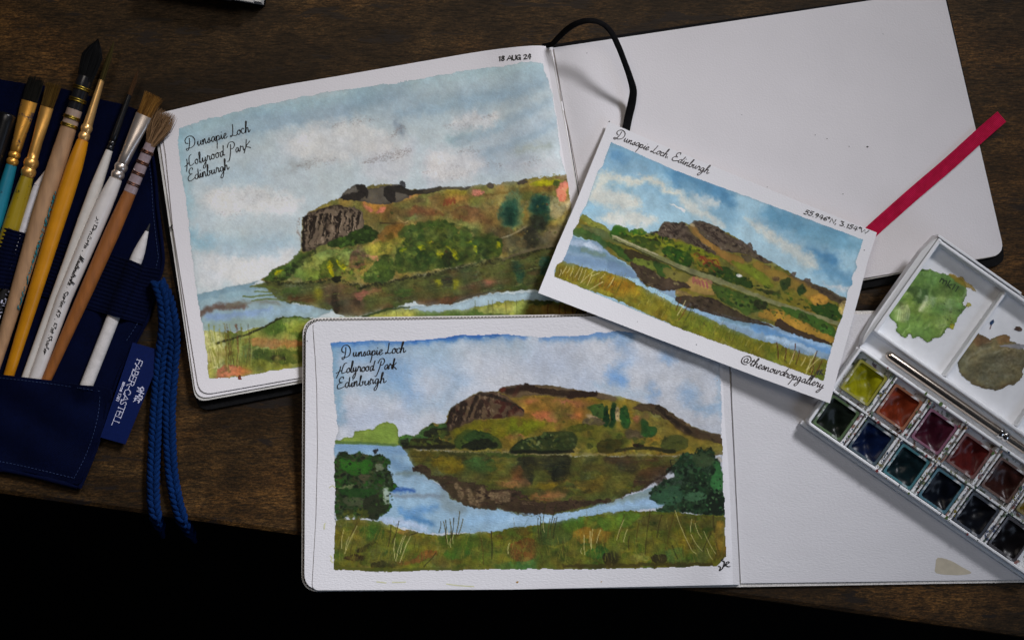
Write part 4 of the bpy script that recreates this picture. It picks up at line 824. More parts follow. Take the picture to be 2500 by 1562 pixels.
def paint_card_view():
    c = Canvas(1340, 330, 2125, 955, 37, paper=(221,221,217))
    out = C5(690,236) + C6(0,40, 600,258, 1155,465, 1140,520, 1110,600, 1118,640, 1085,700, 1088,740, 1060,780, 1052,835, 1022,950, 1000,1000, 965,1120, 940,1200, 910,1337, 600,1222, 300,1115, 0,1005) + C5(190,1425, 186,1370, 215,1310, 262,1290, 300,1200, 352,1060, 358,1010, 408,940, 415,880, 440,840, 470,790, 520,640, 575,490, 615,450, 625,400)
    c.poly(out, (155,184,196), 1, rough=.7, big=0, soft=1.1, edge=.12, var=.04, gran=.02, sm=False, mask=True)
    R = c.region(out, .7, 2, False); k = dict(clip=R, edge=0, gran=.05, var=.04)
    for pts, w, col, a, sf in (
        (C5(690,270, 1000,400, 1300,520, 1650,660), 36, (125,161,181), .85, 30),
        (C5(720,350, 800,410), 26, (93,135,167), .8, 30), (C5(650,420, 800,480, 1000,500), 40, (129,163,183), .7, 36),
        (C5(1280,600, 1400,640, 1650,720), 24, (93,135,165), .9, 26), (C5(620,600, 760,620, 900,700), 20, (149,179,189), .7, 24),
        (C5(1000,620, 1100,660, 1200,760), 26, (137,169,185), .75, 30), (C5(900,720, 1100,780, 1300,850), 30, (149,177,189), .7, 36),
        (C5(440,860, 520,820, 600,760), 18, (149,185,201), .75, 20), (C5(1000,1000, 1080,980, 1300,900, 1600,960), 26, (159,187,197), .75, 30),
        (C6(0,60, 140,120, 300,190), 34, (93,137,165), .9, 34), (C6(290,230, 330,250), 26, (89,133,163), .85, 30), (C6(60,150, 200,240, 330,330), 40, (127,161,179), .75, 40),
        (C6(600,310, 760,380, 1000,440), 50, (97,141,165), .85, 44), (C6(820,430, 1000,480, 1140,500), 40, (121,161,179), .8, 40), (C6(830,540, 900,570, 960,600), 30, (83,129,161), .9, 30), (C6(880,640, 940,660, 1080,720), 30, (105,147,173), .85, 30), (C6(500,360, 620,440, 800,560), 26, (131,163,181), .7, 34), (C6(420,420, 600,560, 800,640), 40, (167,191,199), .7, 40)):
        c.line(pts, w, col, a, sf, 6, **k)
    for pts, sf, col in ((C5(560,560, 640,500, 760,540, 900,540, 1000,560, 900,620, 700,600, 620,640, 540,700), 20, (206,204,190)), (C5(500,680, 600,640, 760,680, 900,740, 950,800, 880,850, 700,820, 520,760), 26, (204,202,190)), (C5(580,880, 760,850, 1000,880, 1100,930, 1000,990, 800,980, 650,950), 22, (202,202,192)), (C5(950,530, 1060,560, 1200,640, 1290,690, 1240,720, 1100,640, 1000,600), 18, (204,202,188)), (C5(1400,700, 1600,740, 1650,800, 1500,800), 22, (190,194,190)),
                         (C6(0,160, 60,200, 180,280, 300,380, 240,380, 60,280), 24, (200,200,190)), (C6(430,330, 560,400, 700,480, 860,580, 880,640, 800,620, 660,540, 520,430), 22, (198,198,188)), (C6(900,720, 980,760, 1060,770, 1040,800, 960,770), 14, (206,204,202))):
        c.poly(pts, col, .85, 6, 4, sf, **k)
    c.poly(C5(1200,775, 1290,815, 1340,840, 1330,860, 1290,835), (214,212,204), .9, 2, 0, 2, .02, clip=R)
    # water
    wat = C5(345,1060, 450,1100, 560,1110, 640,1180, 760,1280, 870,1340, 960,1480) + C6(0,830, 100,890, 300,930, 540,980, 620,1000, 800,1070, 965,1125, 940,1200, 800,1180, 600,1110, 420,1060, 200,950, 40,890) + C5(1500,1512, 800,1420, 560,1380, 420,1340, 260,1290, 300,1180)
    c.poly(wat, (134,156,174), 1, 2, 0, 1.6, .06, .06, sm=False, clip=R); W = c.region(wat, 2, 2, False) * R
    for pts, w, col, a in ((C5(320,1120, 480,1140, 600,1200), 14, (168,182,196), .8), (C5(340,1170, 560,1220, 800,1330), 16, (110,136,150), .8), (C5(280,1250, 560,1310, 860,1400), 18, (124,148,172), .8), (C5(480,1140, 560,1180), 9, (196,206,216), .8), (C5(700,1330, 860,1420, 960,1500), 26, (112,134,156), .8), (C5(440,1180, 620,1240), 10, (116,134,112), .6),
                          (C6(100,900, 300,960, 520,1030), 10, (146,176,196), .8), (C6(300,950, 500,1000, 640,1060), 12, (104,130,140), .7), (C6(480,1010, 700,1060, 960,1150), 16, (106,146,186), .85), (C6(560,1060, 700,1100, 860,1150), 10, (168,190,208), .8), (C6(640,1030, 800,1080, 940,1130), 7, (164,188,208), .7)):
        c.line(pts, w, col, a, 8, 4, clip=W)
    # hill
    hill = C5(415,900, 440,875, 520,920, 600,960, 690,1020, 720,980, 760,965, 830,1000, 850,1030, 900,1000, 960,995, 1010,1040, 1110,1020, 1130,970, 1160,940, 1250,955, 1320,935, 1370,970, 1430,930) + C6(110,350, 160,352, 240,380, 400,470, 500,550, 600,610, 690,660, 740,700, 830,730, 920,765, 1052,830, 1040,930, 1005,1010, 965,1120, 620,1000, 540,970, 300,930, 0,820) + C5(1250,1500, 1000,1512, 900,1360, 820,1300, 700,1240, 560,1110, 450,1090, 350,1050)
    c.poly(hill, (116,108,44), 1, 1.8, 0, 1.5, .1, .1, sm=False, clip=R); H = c.region(hill, 1.8, 2, False) * R
    ang = (.2, .6)
    c.dabs(hill, 170, (6, 17), [(112,104,38),(96,96,40),(130,112,50),(84,92,36),(124,116,46)], (.35,.7), (.3,.6), ang, 3, 4, .05, clip=H)
    P = lambda q, col, a=.9, ro=2.2, sf=2, ed=.12: c.poly(q, col, a, ro, 0, sf, ed, .08, clip=H)
    P(C5(410,900, 440,880, 560,930, 690,1030, 680,1060, 520,980), (122,128,62)); P(C5(400,950, 600,1010, 800,1120, 760,1140, 540,1050), (98,106,66), .9)
    P(C5(350,1050, 380,990, 480,1010, 560,1060, 660,1130, 640,1180, 520,1110, 440,1110), (62,92,48), .9, 3)
    c.washes(hill, 130, (3, 11), [(110,110,42),(92,98,42),(132,116,52),(78,92,36),(140,122,60)], (.25,.5), (.3,.7), ang, clip=H)
    c.wet(3, .75, clip=H); c.dabs(hill, 180, (1, 3), [(70,84,30),(126,118,50),(150,128,66),(52,64,26)], (.3,.65), (.4,.9), ang, 2, 1.5, .1, H); c.mottle(hill, .10, .05, H)
    # rock crown
    for q in (C5(1030,1040, 1110,1020, 1130,965, 1170,940, 1260,955, 1320,937, 1360,990, 1440,1080, 1540,1160, 1620,1220, 1560,1220, 1460,1170, 1350,1130, 1250,1080, 1120,1070), C5(1390,945, 1440,930, 1530,950, 1600,980, 1656,1030, 1656,1150, 1560,1060, 1470,1000), C6(60,360, 110,348, 165,352, 240,375, 330,440, 400,475, 450,490, 490,540, 540,560, 590,610, 520,600, 430,560, 330,540, 240,510, 160,440)):
        P(q, (92,80,68), 1, 2, 1.6, .2)
        c.dabs(q, 55, (2.5, 6.5), [(54,44,36),(120,108,94),(66,54,46),(48,40,34)], (.55,.9), (.3,.6), (-.4,1.2), clip=H)
    c.dabs(C5(1040,1040, 1170,945, 1330,940, 1540,1160, 1600,1220, 1200,1080), 60, (1.2, 3.2), [(158,146,128),(134,120,102),(36,30,26)], (.5,.9), (.2,.5), (.2,1.1), clip=H)
    c.dabs(C6(70,360, 160,352, 330,440, 490,540, 590,610, 430,560, 240,510), 60, (1.2, 3.2), [(158,146,128),(134,120,102),(36,30,26)], (.5,.9), (.2,.5), (.2,.9), clip=H)
    for pts in (C5(1140,1000, 1200,990, 1240,1020), C5(1200,1040, 1290,1010, 1330,960), C5(1290,1070, 1360,1060, 1400,1110), C5(1440,960, 1540,1010, 1620,1090), C5(1380,1110, 1480,1160, 1560,1200), C6(180,400, 280,470, 400,520), C6(300,450, 420,520), C6(60,420, 150,490, 200,540)):
        c.line(pts, 7, (50,40,34), .8, 2, 2, dry=.3, clip=H)
    P(C5(1380,975, 1430,990, 1520,1090, 1656,1200, 1656,1240, 1540,1150, 1420,1060), (164,126,70)); P(C6(85,370, 130,400, 200,490, 300,560, 420,630, 380,640, 260,560, 150,470), (158,122,68)); P(C6(220,500, 330,545, 420,590, 380,620, 280,580), (140,108,58)); c.line(C6(85,368, 110,380), 7, (206,190,150), .8, clip=H)
    P(C6(400,560, 470,580, 440,610), (84,74,62)); P(C6(540,620, 590,630, 570,650, 545,645), (84,74,56))
    for q in (C6(370,475, 400,465, 415,495, 390,500), C6(440,500, 460,485, 475,520, 450,525), C6(705,690, 720,665, 740,668, 735,700), C6(790,720, 800,705, 825,710, 820,735), C6(480,535, 495,530, 500,548)):
        c.poly(q, (96,84,74), .9, 1.8, clip=R)
    P(C6(660,670, 740,700, 840,735, 920,765, 1052,830, 1040,870, 960,840, 860,780, 740,720), (86,74,58), .95); c.line(C6(820,750, 920,790, 1030,850), 9, (54,46,36), .8, 2, 2, dry=.3, clip=H)
    P(C6(600,640, 640,630, 700,680, 660,690), (96,100,44)); P(C6(500,600, 620,650, 800,740, 960,850, 940,900, 760,800, 600,710, 480,640), (146,116,58), .75, 3, 6)
    # greens on slope
    for q, col in ((C5(680,1050, 720,975, 780,965, 840,1000, 835,1060, 740,1110), (52,92,30)), (C5(840,1040, 880,1000, 960,992, 1000,1040, 920,1080, 860,1090), (60,100,34)), (C5(770,1120, 860,1060, 1020,1060, 1200,1090, 1320,1150, 1440,1170, 1420,1230, 1220,1190, 1000,1120), (124,130,38)), (C5(700,1080, 800,1060, 1000,1080, 1130,1130, 1060,1200, 900,1150), (54,70,28)), (C5(1130,1190, 1220,1160, 1380,1210, 1400,1280, 1340,1340, 1200,1260), (42,80,24)), (C5(1350,1260, 1420,1200, 1600,1240, 1656,1300, 1656,1380, 1480,1330), (140,122,40)), (C5(1440,1330, 1560,1340, 1656,1400, 1656,1440, 1500,1390), (36,46,22)), (C6(0,480, 100,500, 240,560, 270,580, 140,560, 0,530), (118,126,36)), (C6(0,530, 90,560, 80,640, 0,620), (40,74,24)), (C6(100,600, 180,570, 260,640, 240,670, 140,650), (140,118,46)), (C6(200,640, 300,630, 390,680, 460,720, 470,760, 360,740, 240,690), (42,66,26)), (C6(340,600, 440,620, 520,660, 600,740, 560,760, 460,690, 380,640), (116,128,44)), (C6(640,720, 700,700, 700,750, 660,785), (44,66,34)), (C6(750,760, 780,740, 800,790, 760,810), (44,66,34)), (C6(500,770, 600,780, 650,800, 560,800), (50,56,30)), (C6(830,870, 900,840, 1000,880, 1030,950, 960,960, 860,920), (44,72,28)), (C6(600,690, 640,700, 630,720, 590,710), (100,80,58)), (C6(820,820, 900,800, 940,850, 860,870), (170,130,62)), (C6(1000,870, 1045,840, 1040,920, 1010,920), (182,162,106))):
        P(q, col)
        c.leafy(q, col, 9, (1.2, 4), (.3, .7), H)
    c.dabs(C5(700,1000, 980,1000, 1600,1250, 1640,1400, 1200,1280, 720,1100), 110, (2, 6), [(40,62,24),(70,96,34),(124,128,44),(52,44,26),(32,44,22)], (.5,.9), (.5,.9), ang, clip=H, soft=1.2)
    c.dabs(C6(40,560, 460,700, 1030,930, 1020,980, 500,780, 60,640), 110, (2, 5), [(40,62,24),(70,96,34),(118,116,44),(32,44,22)], (.5,.9), (.5,.9), ang, clip=H, soft=1.2)
    for x, y in ((1420,1230),(1480,1260),(1530,1290),(1580,1290),(1500,1310),(1610,1340)): c.line(C5(x, y, x + 30, y - 12, x + 60, y + 24), 3, (126,52,40), .8, 1.2, 1, clip=H)
    for x, y in ((150,590),(190,600),(230,630),(170,620),(200,650),(140,580)): c.line(C6(x, y, x + 20, y - 8, x + 40, y + 16), 3, (126,52,40), .75, 1.2, 1, clip=H)
    c.washes(C5(700,1000, 980,1000, 1600,1250, 1640,1400, 1200,1280, 720,1100), 90, (2, 7), [(52,80,28),(86,104,38),(126,128,46),(40,58,24)], (.3,.6), (.4,.9), ang, clip=H)
    c.wet(2, .6, .1, .6, clip=H)
    # road
    c.line(C5(720,1080, 1000,1200, 1300,1340, 1656,1480), 11, (122,122,86), .95, 2, 1.2, var=.12, gran=.3, clip=H)
    c.line(C6(0,625, 300,730, 600,850, 1005,985), 11, (120,120,86), .95, 2, 1.2, var=.12, gran=.3, clip=H)
    c.line(C5(720,1100, 1000,1225, 1300,1362, 1640,1500), 3, (44,48,26), .7, 1.5, 1, clip=H); c.line(C6(0,650, 300,755, 600,872, 1000,1005), 3, (52,58,28), .6, 1.5, 1, clip=H)
    c.line(C5(700,1060, 900,1150, 1100,1230), 3, (200,190,160), .5, 1.2, 1, clip=H)
    P(C6(370,685, 395,680, 410,690, 390,700), (216,214,206), .95, 1)
    # below road
    for q, col in ((C5(640,1120, 760,1160, 880,1240, 860,1290, 740,1230), (58,84,36)), (C5(800,1190, 900,1200, 1100,1280, 1160,1350, 1000,1300, 860,1270), (60,52,32)), (C5(900,1260, 1060,1290, 1100,1380, 960,1330, 880,1290), (104,116,50)), (C5(1060,1290, 1200,1330, 1240,1400, 1120,1420), (56,84,36)), (C5(1160,1340, 1400,1420, 1600,1490, 1500,1512, 1200,1440), (112,106,56)), (C5(1400,1420, 1560,1460, 1560,1510, 1420,1500), (150,110,90)), (C6(110,690, 210,740, 240,800, 140,800, 60,740), (160,132,80)), (C6(220,740, 420,800, 560,850, 540,900, 420,910, 280,840), (64,86,36)), (C6(360,820, 480,860, 440,930, 380,890), (84,108,46)), (C6(480,840, 560,850, 540,900, 490,890), (46,48,28)), (C6(640,880, 780,910, 900,960, 980,1010, 990,1060, 900,1030, 760,970), (64,94,38)), (C6(500,930, 600,890, 760,960, 960,1060, 960,1100, 800,1040, 640,980), (164,128,58)), (C6(760,920, 800,920, 800,960, 760,950), (60,78,36)), (C6(880,1000, 960,1010, 970,1050, 900,1040), (72,110,44)), (C6(0,770, 120,820, 100,840, 0,800), (130,110,72))):
        P(q, col)
        c.leafy(q, col, 9, (1.2, 4), (.3, .7), H)
    c.dabs(C6(200,740, 560,860, 960,1010, 900,1040, 480,900, 260,840), 80, (2, 6), [(52,78,30),(84,104,40),(110,110,50),(40,52,26)], (.5,.9), (.4,.8), ang, clip=H, soft=1.4)
    bk = C5(860,1290, 940,1320, 1000,1330, 1100,1400, 1200,1440, 1400,1512, 1100,1540, 960,1460, 900,1380)
    c.poly(bk, (70,58,46), .97, 2.5, 0, 1.8, .12, .12, clip=R)
    bk2 = C6(0,820, 100,815, 240,830, 340,890, 420,930, 540,975, 600,1002, 480,985, 300,945, 140,900, 20,860)
    c.poly(bk2, (70,58,46), .97, 2, 0, 1.8, .12, .12, clip=R); c.poly(C6(605,985, 640,955, 720,1000, 800,1040, 900,1075, 970,1115, 860,1090, 740,1050, 640,1010), (68,54,42), .97, 2, 0, 1.6, .12, clip=R)
    c.dabs(bk, 30, (3,7), [(48,38,30),(94,80,64),(150,140,96)], (.4,.8), (.3,.6), ang, clip=R); c.dabs(bk2, 40, (3,7), [(48,38,30),(94,80,64)], (.4,.8), (.3,.6), ang, clip=R)
    for x, y in ((1410,1440),(1440,1450),(1470,1465),(1500,1475),(1530,1485)): c.line(C5(x, y, x + 8, y + 40), 4, (146,86,84), .8, 1.5, 1, clip=R)
    for x, y in ((110,695),(135,710),(160,720),(185,730)): c.line(C6(x, y, x + 10, y + 28), 4, (146,86,84), .8, 1.5, 1, clip=R)
    # bank of grass in front
    fg = C5(188,1400, 215,1310, 270,1290, 420,1330, 560,1370, 680,1390, 820,1430, 960,1512) + C6(0,870, 60,895, 200,950, 420,1050, 500,1085, 640,1110, 760,1165, 940,1205, 910,1340, 600,1225, 300,1118, 0,1005) + C5(700,1610, 400,1512, 190,1430)
    c.poly(fg, (124,118,38), .98, 2, 0, 1.6, .1, .1, sm=False, clip=R); G = c.region(fg, 2, 2, False) * R
    c.dabs(fg, 200, (5, 15), [(126,122,38),(106,108,38),(140,122,46),(96,98,36),(132,130,48)], (.35,.75), (.4,.8), ang, 3, 4, .05, clip=G)
    c.poly(C5(620,1400, 760,1410, 860,1460, 900,1512, 760,1600, 600,1512, 640,1450), (140,106,36), .75, 4, 0, 22, .05, clip=G)
    c.poly(C5(200,1330, 330,1310, 560,1380, 640,1420, 560,1480, 300,1440), (128,108,38), .6, 4, 0, 22, .02, clip=G)
    c.poly(C6(0,880, 300,990, 620,1120, 560,1180, 200,1040, 0,980), (104,112,36), .8, 4, 0, 8, .05, clip=G)
    c.poly(C6(480,1160, 560,1140, 540,1190), (136,130,56), .7, clip=G); c.poly(C6(860,1240, 930,1230, 910,1330, 850,1310), (92,104,40), .8, 4, clip=G)
    c.washes(fg, 200, (3, 11), [(132,126,42),(112,114,40),(152,128,50),(98,102,38),(140,140,56)], (.25,.5), (.4,.9), ang, clip=G)
    c.wet(4, .85, -.3, .4, clip=G); c.mottle(fg, .10, .06, G)
    c.grass(C5(220,1400, 760,1500, 760,1560, 220,1440), 60, (12, 26), [(70,60,26),(96,90,36),(120,84,30)], (0,.8), clip=R)
    c.grass(C6(0,950, 900,1260, 900,1310, 0,990), 110, (9, 22), [(70,84,30),(96,100,36),(118,120,50)], (-.2,.5), w=(1,2), clip=R)
    L = (206,194,140)
    for x, y, X, Y in ((330,1340,300,1390),(360,1330,330,1420),(420,1340,370,1430),(440,1350,400,1450),(470,1360,430,1470),(540,1370,420,1480),(590,1390,520,1420),(300,1330,260,1400),(250,1360,235,1420),(520,1400,480,1500),(640,1400,600,1440),(720,1430,660,1520),(620,1470,500,1540)):
        c.line(C5(x, y, (x+X)/2+8, (y+Y)/2-6, X, Y), 1.5, L, .8, 1, .4, clip=R)
    for x, y, X, Y, cl in ((30,820,0,900,(88,58,34)),(80,860,20,960,(88,58,34)),(60,840,10,930,L),(100,880,60,960,(70,80,34)),(620,1100,630,1200,(84,50,32)),(680,1130,670,1210,(84,50,32)),(735,1105,720,1200,(84,46,30)),(760,1150,740,1230,(84,50,32)),(730,1150,700,1230,L),(800,1190,770,1240,L),(860,1160,800,1270,L),(870,1150,820,1280,(84,50,32)),(890,1190,810,1260,L),(900,1210,850,1310,(84,46,30)),(830,1200,800,1290,L),(850,1240,830,1300,(84,46,30))):
        c.line(C6(x, y, (x+X)/2+3, (y+Y)/2-3, X, Y), 2.6 if cl != L else 1.7, cl, .85, 1, .4, clip=R)
    FG = C5(205,1330, 560,1385, 820,1440, 960,1512) + C6(40,890, 420,1060, 760,1170, 935,1215, 905,1320, 300,1105, 0,990) + C5(600,1560, 200,1425)
    c.grass(FG, 300, (7, 22), [(84,88,32),(128,124,48),(150,132,60),(70,72,28),(104,110,40)], (0,.7), (.7,1.4), (.35,.7), clip=R)
    c.grass(FG, 60, (8, 20), [(198,186,132),(86,58,34)], (.1,.9), (.7,1.2), (.5,.8), clip=R)
    c.line(C6(150,960, 190,1000), 2, (70,80,40), .5, clip=R)
    c.paper_grain(.022)
    return c

def paint_puddles():
    c = Canvas(2090, 585, 2520, 1030, 51, paper=(206,206,212))
    g = E4(1110,360, 1200,335, 1300,345, 1400,370, 1480,395, 1560,440, 1590,520, 1560,620, 1580,660, 1520,720, 1490,790, 1420,830, 1380,890, 1300,920, 1260,942, 1180,905, 1130,915, 1110,875, 1080,905, 1040,900, 980,845, 990,800, 940,750, 915,690, 960,640, 1010,560, 1010,530, 1050,470, 1080,420)
    c.poly(g, (110,140,72), 1, 2.5, 0, 1.3, .28, .08, mask=True); G = c.region(g, 2, 2)
    for q, col, a, sf in ((E4(1150,420, 1350,380, 1500,430, 1560,520, 1480,580, 1300,540, 1200,520), (88,118,60), .7, 16), (E4(1010,540, 1060,470, 1180,480, 1260,520, 1240,600, 1150,610, 1130,540), (64,88,48), .9, 8), (E4(1270,540, 1290,490, 1340,470, 1320,560), (84,112,58), .8, 6), (E4(1280,720, 1320,640, 1400,620, 1360,720), (92,122,62), .7, 8), (E4(960,640, 1020,600, 1100,640, 1090,760, 1020,790, 970,730), (146,166,110), .7, 8), (E4(1180,660, 1240,560, 1260,600, 1210,690), (196,208,176), .8, 8), (E4(1300,780, 1440,680, 1480,720, 1360,840), (140,166,98), .8, 14), (E4(1160,700, 1260,700, 1240,830, 1100,840), (128,158,84), .6, 14), (E4(1010,620, 1040,610, 1060,650, 1030,670), (86,96,52), .8, 4)):
        c.poly(q, col, a, 3, 0, sf, .03, clip=G)
    for x in range(1000, 1100, 18): c.line(E4(x, 760, x + 8, 690, x + 40 - (x - 1000) * .5, 640), 3, (176,190,150), .7, 2, 1, clip=G)
    for k in range(95):
        x, y = c.rng.uniform(960, 1560), c.rng.uniform(360, 900); q = c.rng.uniform(-1.4, -.5); L = c.rng.uniform(30, 110); cc = [(150,176,112),(84,114,58),(128,156,86),(70,98,48),(196,210,172)][k % 5]
        c.line(E4(x, y, x + L * .5 * math.cos(q) + 8, y + L * .5 * math.sin(q), x + L * math.cos(q), y + L * math.sin(q)), c.rng.uniform(1.5, 6), cc, c.rng.uniform(.2, .5), c.rng.uniform(2, 8), 3, .5, clip=G)
    c.wet(2, .7, clip=G); c.mottle(None, .10, .04, G)
    c.poly(E4(1430,370, 1520,390, 1610,450, 1670,510, 1640,525, 1560,470, 1480,430), (150,120,40), .75, 3, 0, 5, .05, mask=True)
    c.poly(E4(1570,630, 1610,610, 1620,640, 1580,655), (172,166,60), .9, 2, mask=True); c.poly(E4(1440,800, 1480,790, 1470,840, 1440,830), (170,166,50), .85, 2, mask=True)
    b = E4(1655,880, 1700,875, 1740,900, 1790,910, 1850,885, 1920,885, 1960,910, 1950,940, 2060,990, 2090,1100, 2060,1180, 2030,1270, 1960,1310, 1830,1350, 1760,1340, 1640,1300, 1570,1260, 1520,1180, 1500,1090, 1550,1010, 1600,940, 1640,910)
    c.poly(b, (112,104,74), 1, 2.5, 0, 1.3, .25, .08, mask=True); B = c.region(b, 2, 2)
    for q, col, a, sf in ((E4(1660,890, 1740,900, 1790,930, 1700,980, 1640,950), (104,80,56), .8, 8), (E4(1850,890, 1950,900, 1940,940, 1840,960), (124,100,70), .8, 6), (E4(1560,1200, 1620,1260, 1800,1330, 1980,1280, 1900,1320, 1700,1320), (84,66,42), .8, 10), (E4(1600,1150, 1700,1080, 1880,1010, 1960,1020, 1800,1120, 1660,1200), (94,88,62), .8, 12)):
        c.poly(q, col, a, 3, 0, sf, .03, clip=B)
    for k in range(12):
        y = 1000 + k * 24
        c.line(E4(1560 + k * 6, y + 60, 1700, y + 10 - k * 3, 1840, y - 40, 2000, y - 30), 5, (132,126,98) if k % 2 else (96,88,62), .35, 7, 5, clip=B)
    c.line(E4(1580,1150, 1590,1080, 1680,1020, 1780,990), 5, (146,140,112), .7, 4, 2, clip=B)
    for k in range(60):
        x, y = c.rng.uniform(1540, 1980), c.rng.uniform(960, 1330); q = c.rng.uniform(-.8, -.1); L = c.rng.uniform(40, 150); cc = [(138,132,106),(88,80,54),(122,114,86),(76,66,44),(156,152,130)][k % 5]
        c.line(E4(x, y, x + L * .5 * math.cos(q), y + L * .5 * math.sin(q) - 6, x + L * math.cos(q), y + L * math.sin(q)), c.rng.uniform(1.5, 6), cc, c.rng.uniform(.2, .5), c.rng.uniform(2, 8), 3, .5, clip=B)
    c.wet(2, .7, clip=B); c.mottle(None, .10, .04, B)
    for q, col in ((E4(1770,790, 1790,760, 1815,755, 1810,785, 1785,810), (34,62,100)), (E4(1770,830, 1790,805, 1785,835), (110,40,36)), (E4(1980,830, 2010,812, 2050,830, 2040,850, 1990,850), (70,52,40)), (E4(1850,980, 2062,960, 2040,1000), (150,150,156)), (E4(1530,990, 1570,960, 1580,975), (70,80,40)), (E4(1600,960, 1640,900, 1650,880, 1640,930), (172,162,40)), (E4(1560,1000, 1620,930, 1600,970), (166,156,50)), (E4(1145,345, 1165,340, 1160,360), (40,50,56)), (E4(1190,345, 1240,335, 1220,355), (74,104,48))):
        c.poly(q, col, .9, 1.5, mask=True)
    for i in range(110):
        x, y = c.rng.uniform(1380, 1700), c.rng.uniform(560, 860)
        if c.rng.random() < .5: x, y = c.rng.uniform(1720, 2050), c.rng.uniform(760, 870)
        q = E4(x, y)[0]; r = c.rng.uniform(.7, 2)
        c.blob(q[0], q[1], r, r * .6, [(60,62,50),(120,90,50),(48,58,42),(90,66,56)][i % 4], .8, c.rng.uniform(-1, 1), 1, 0, 1.2, mask=True)
    return c
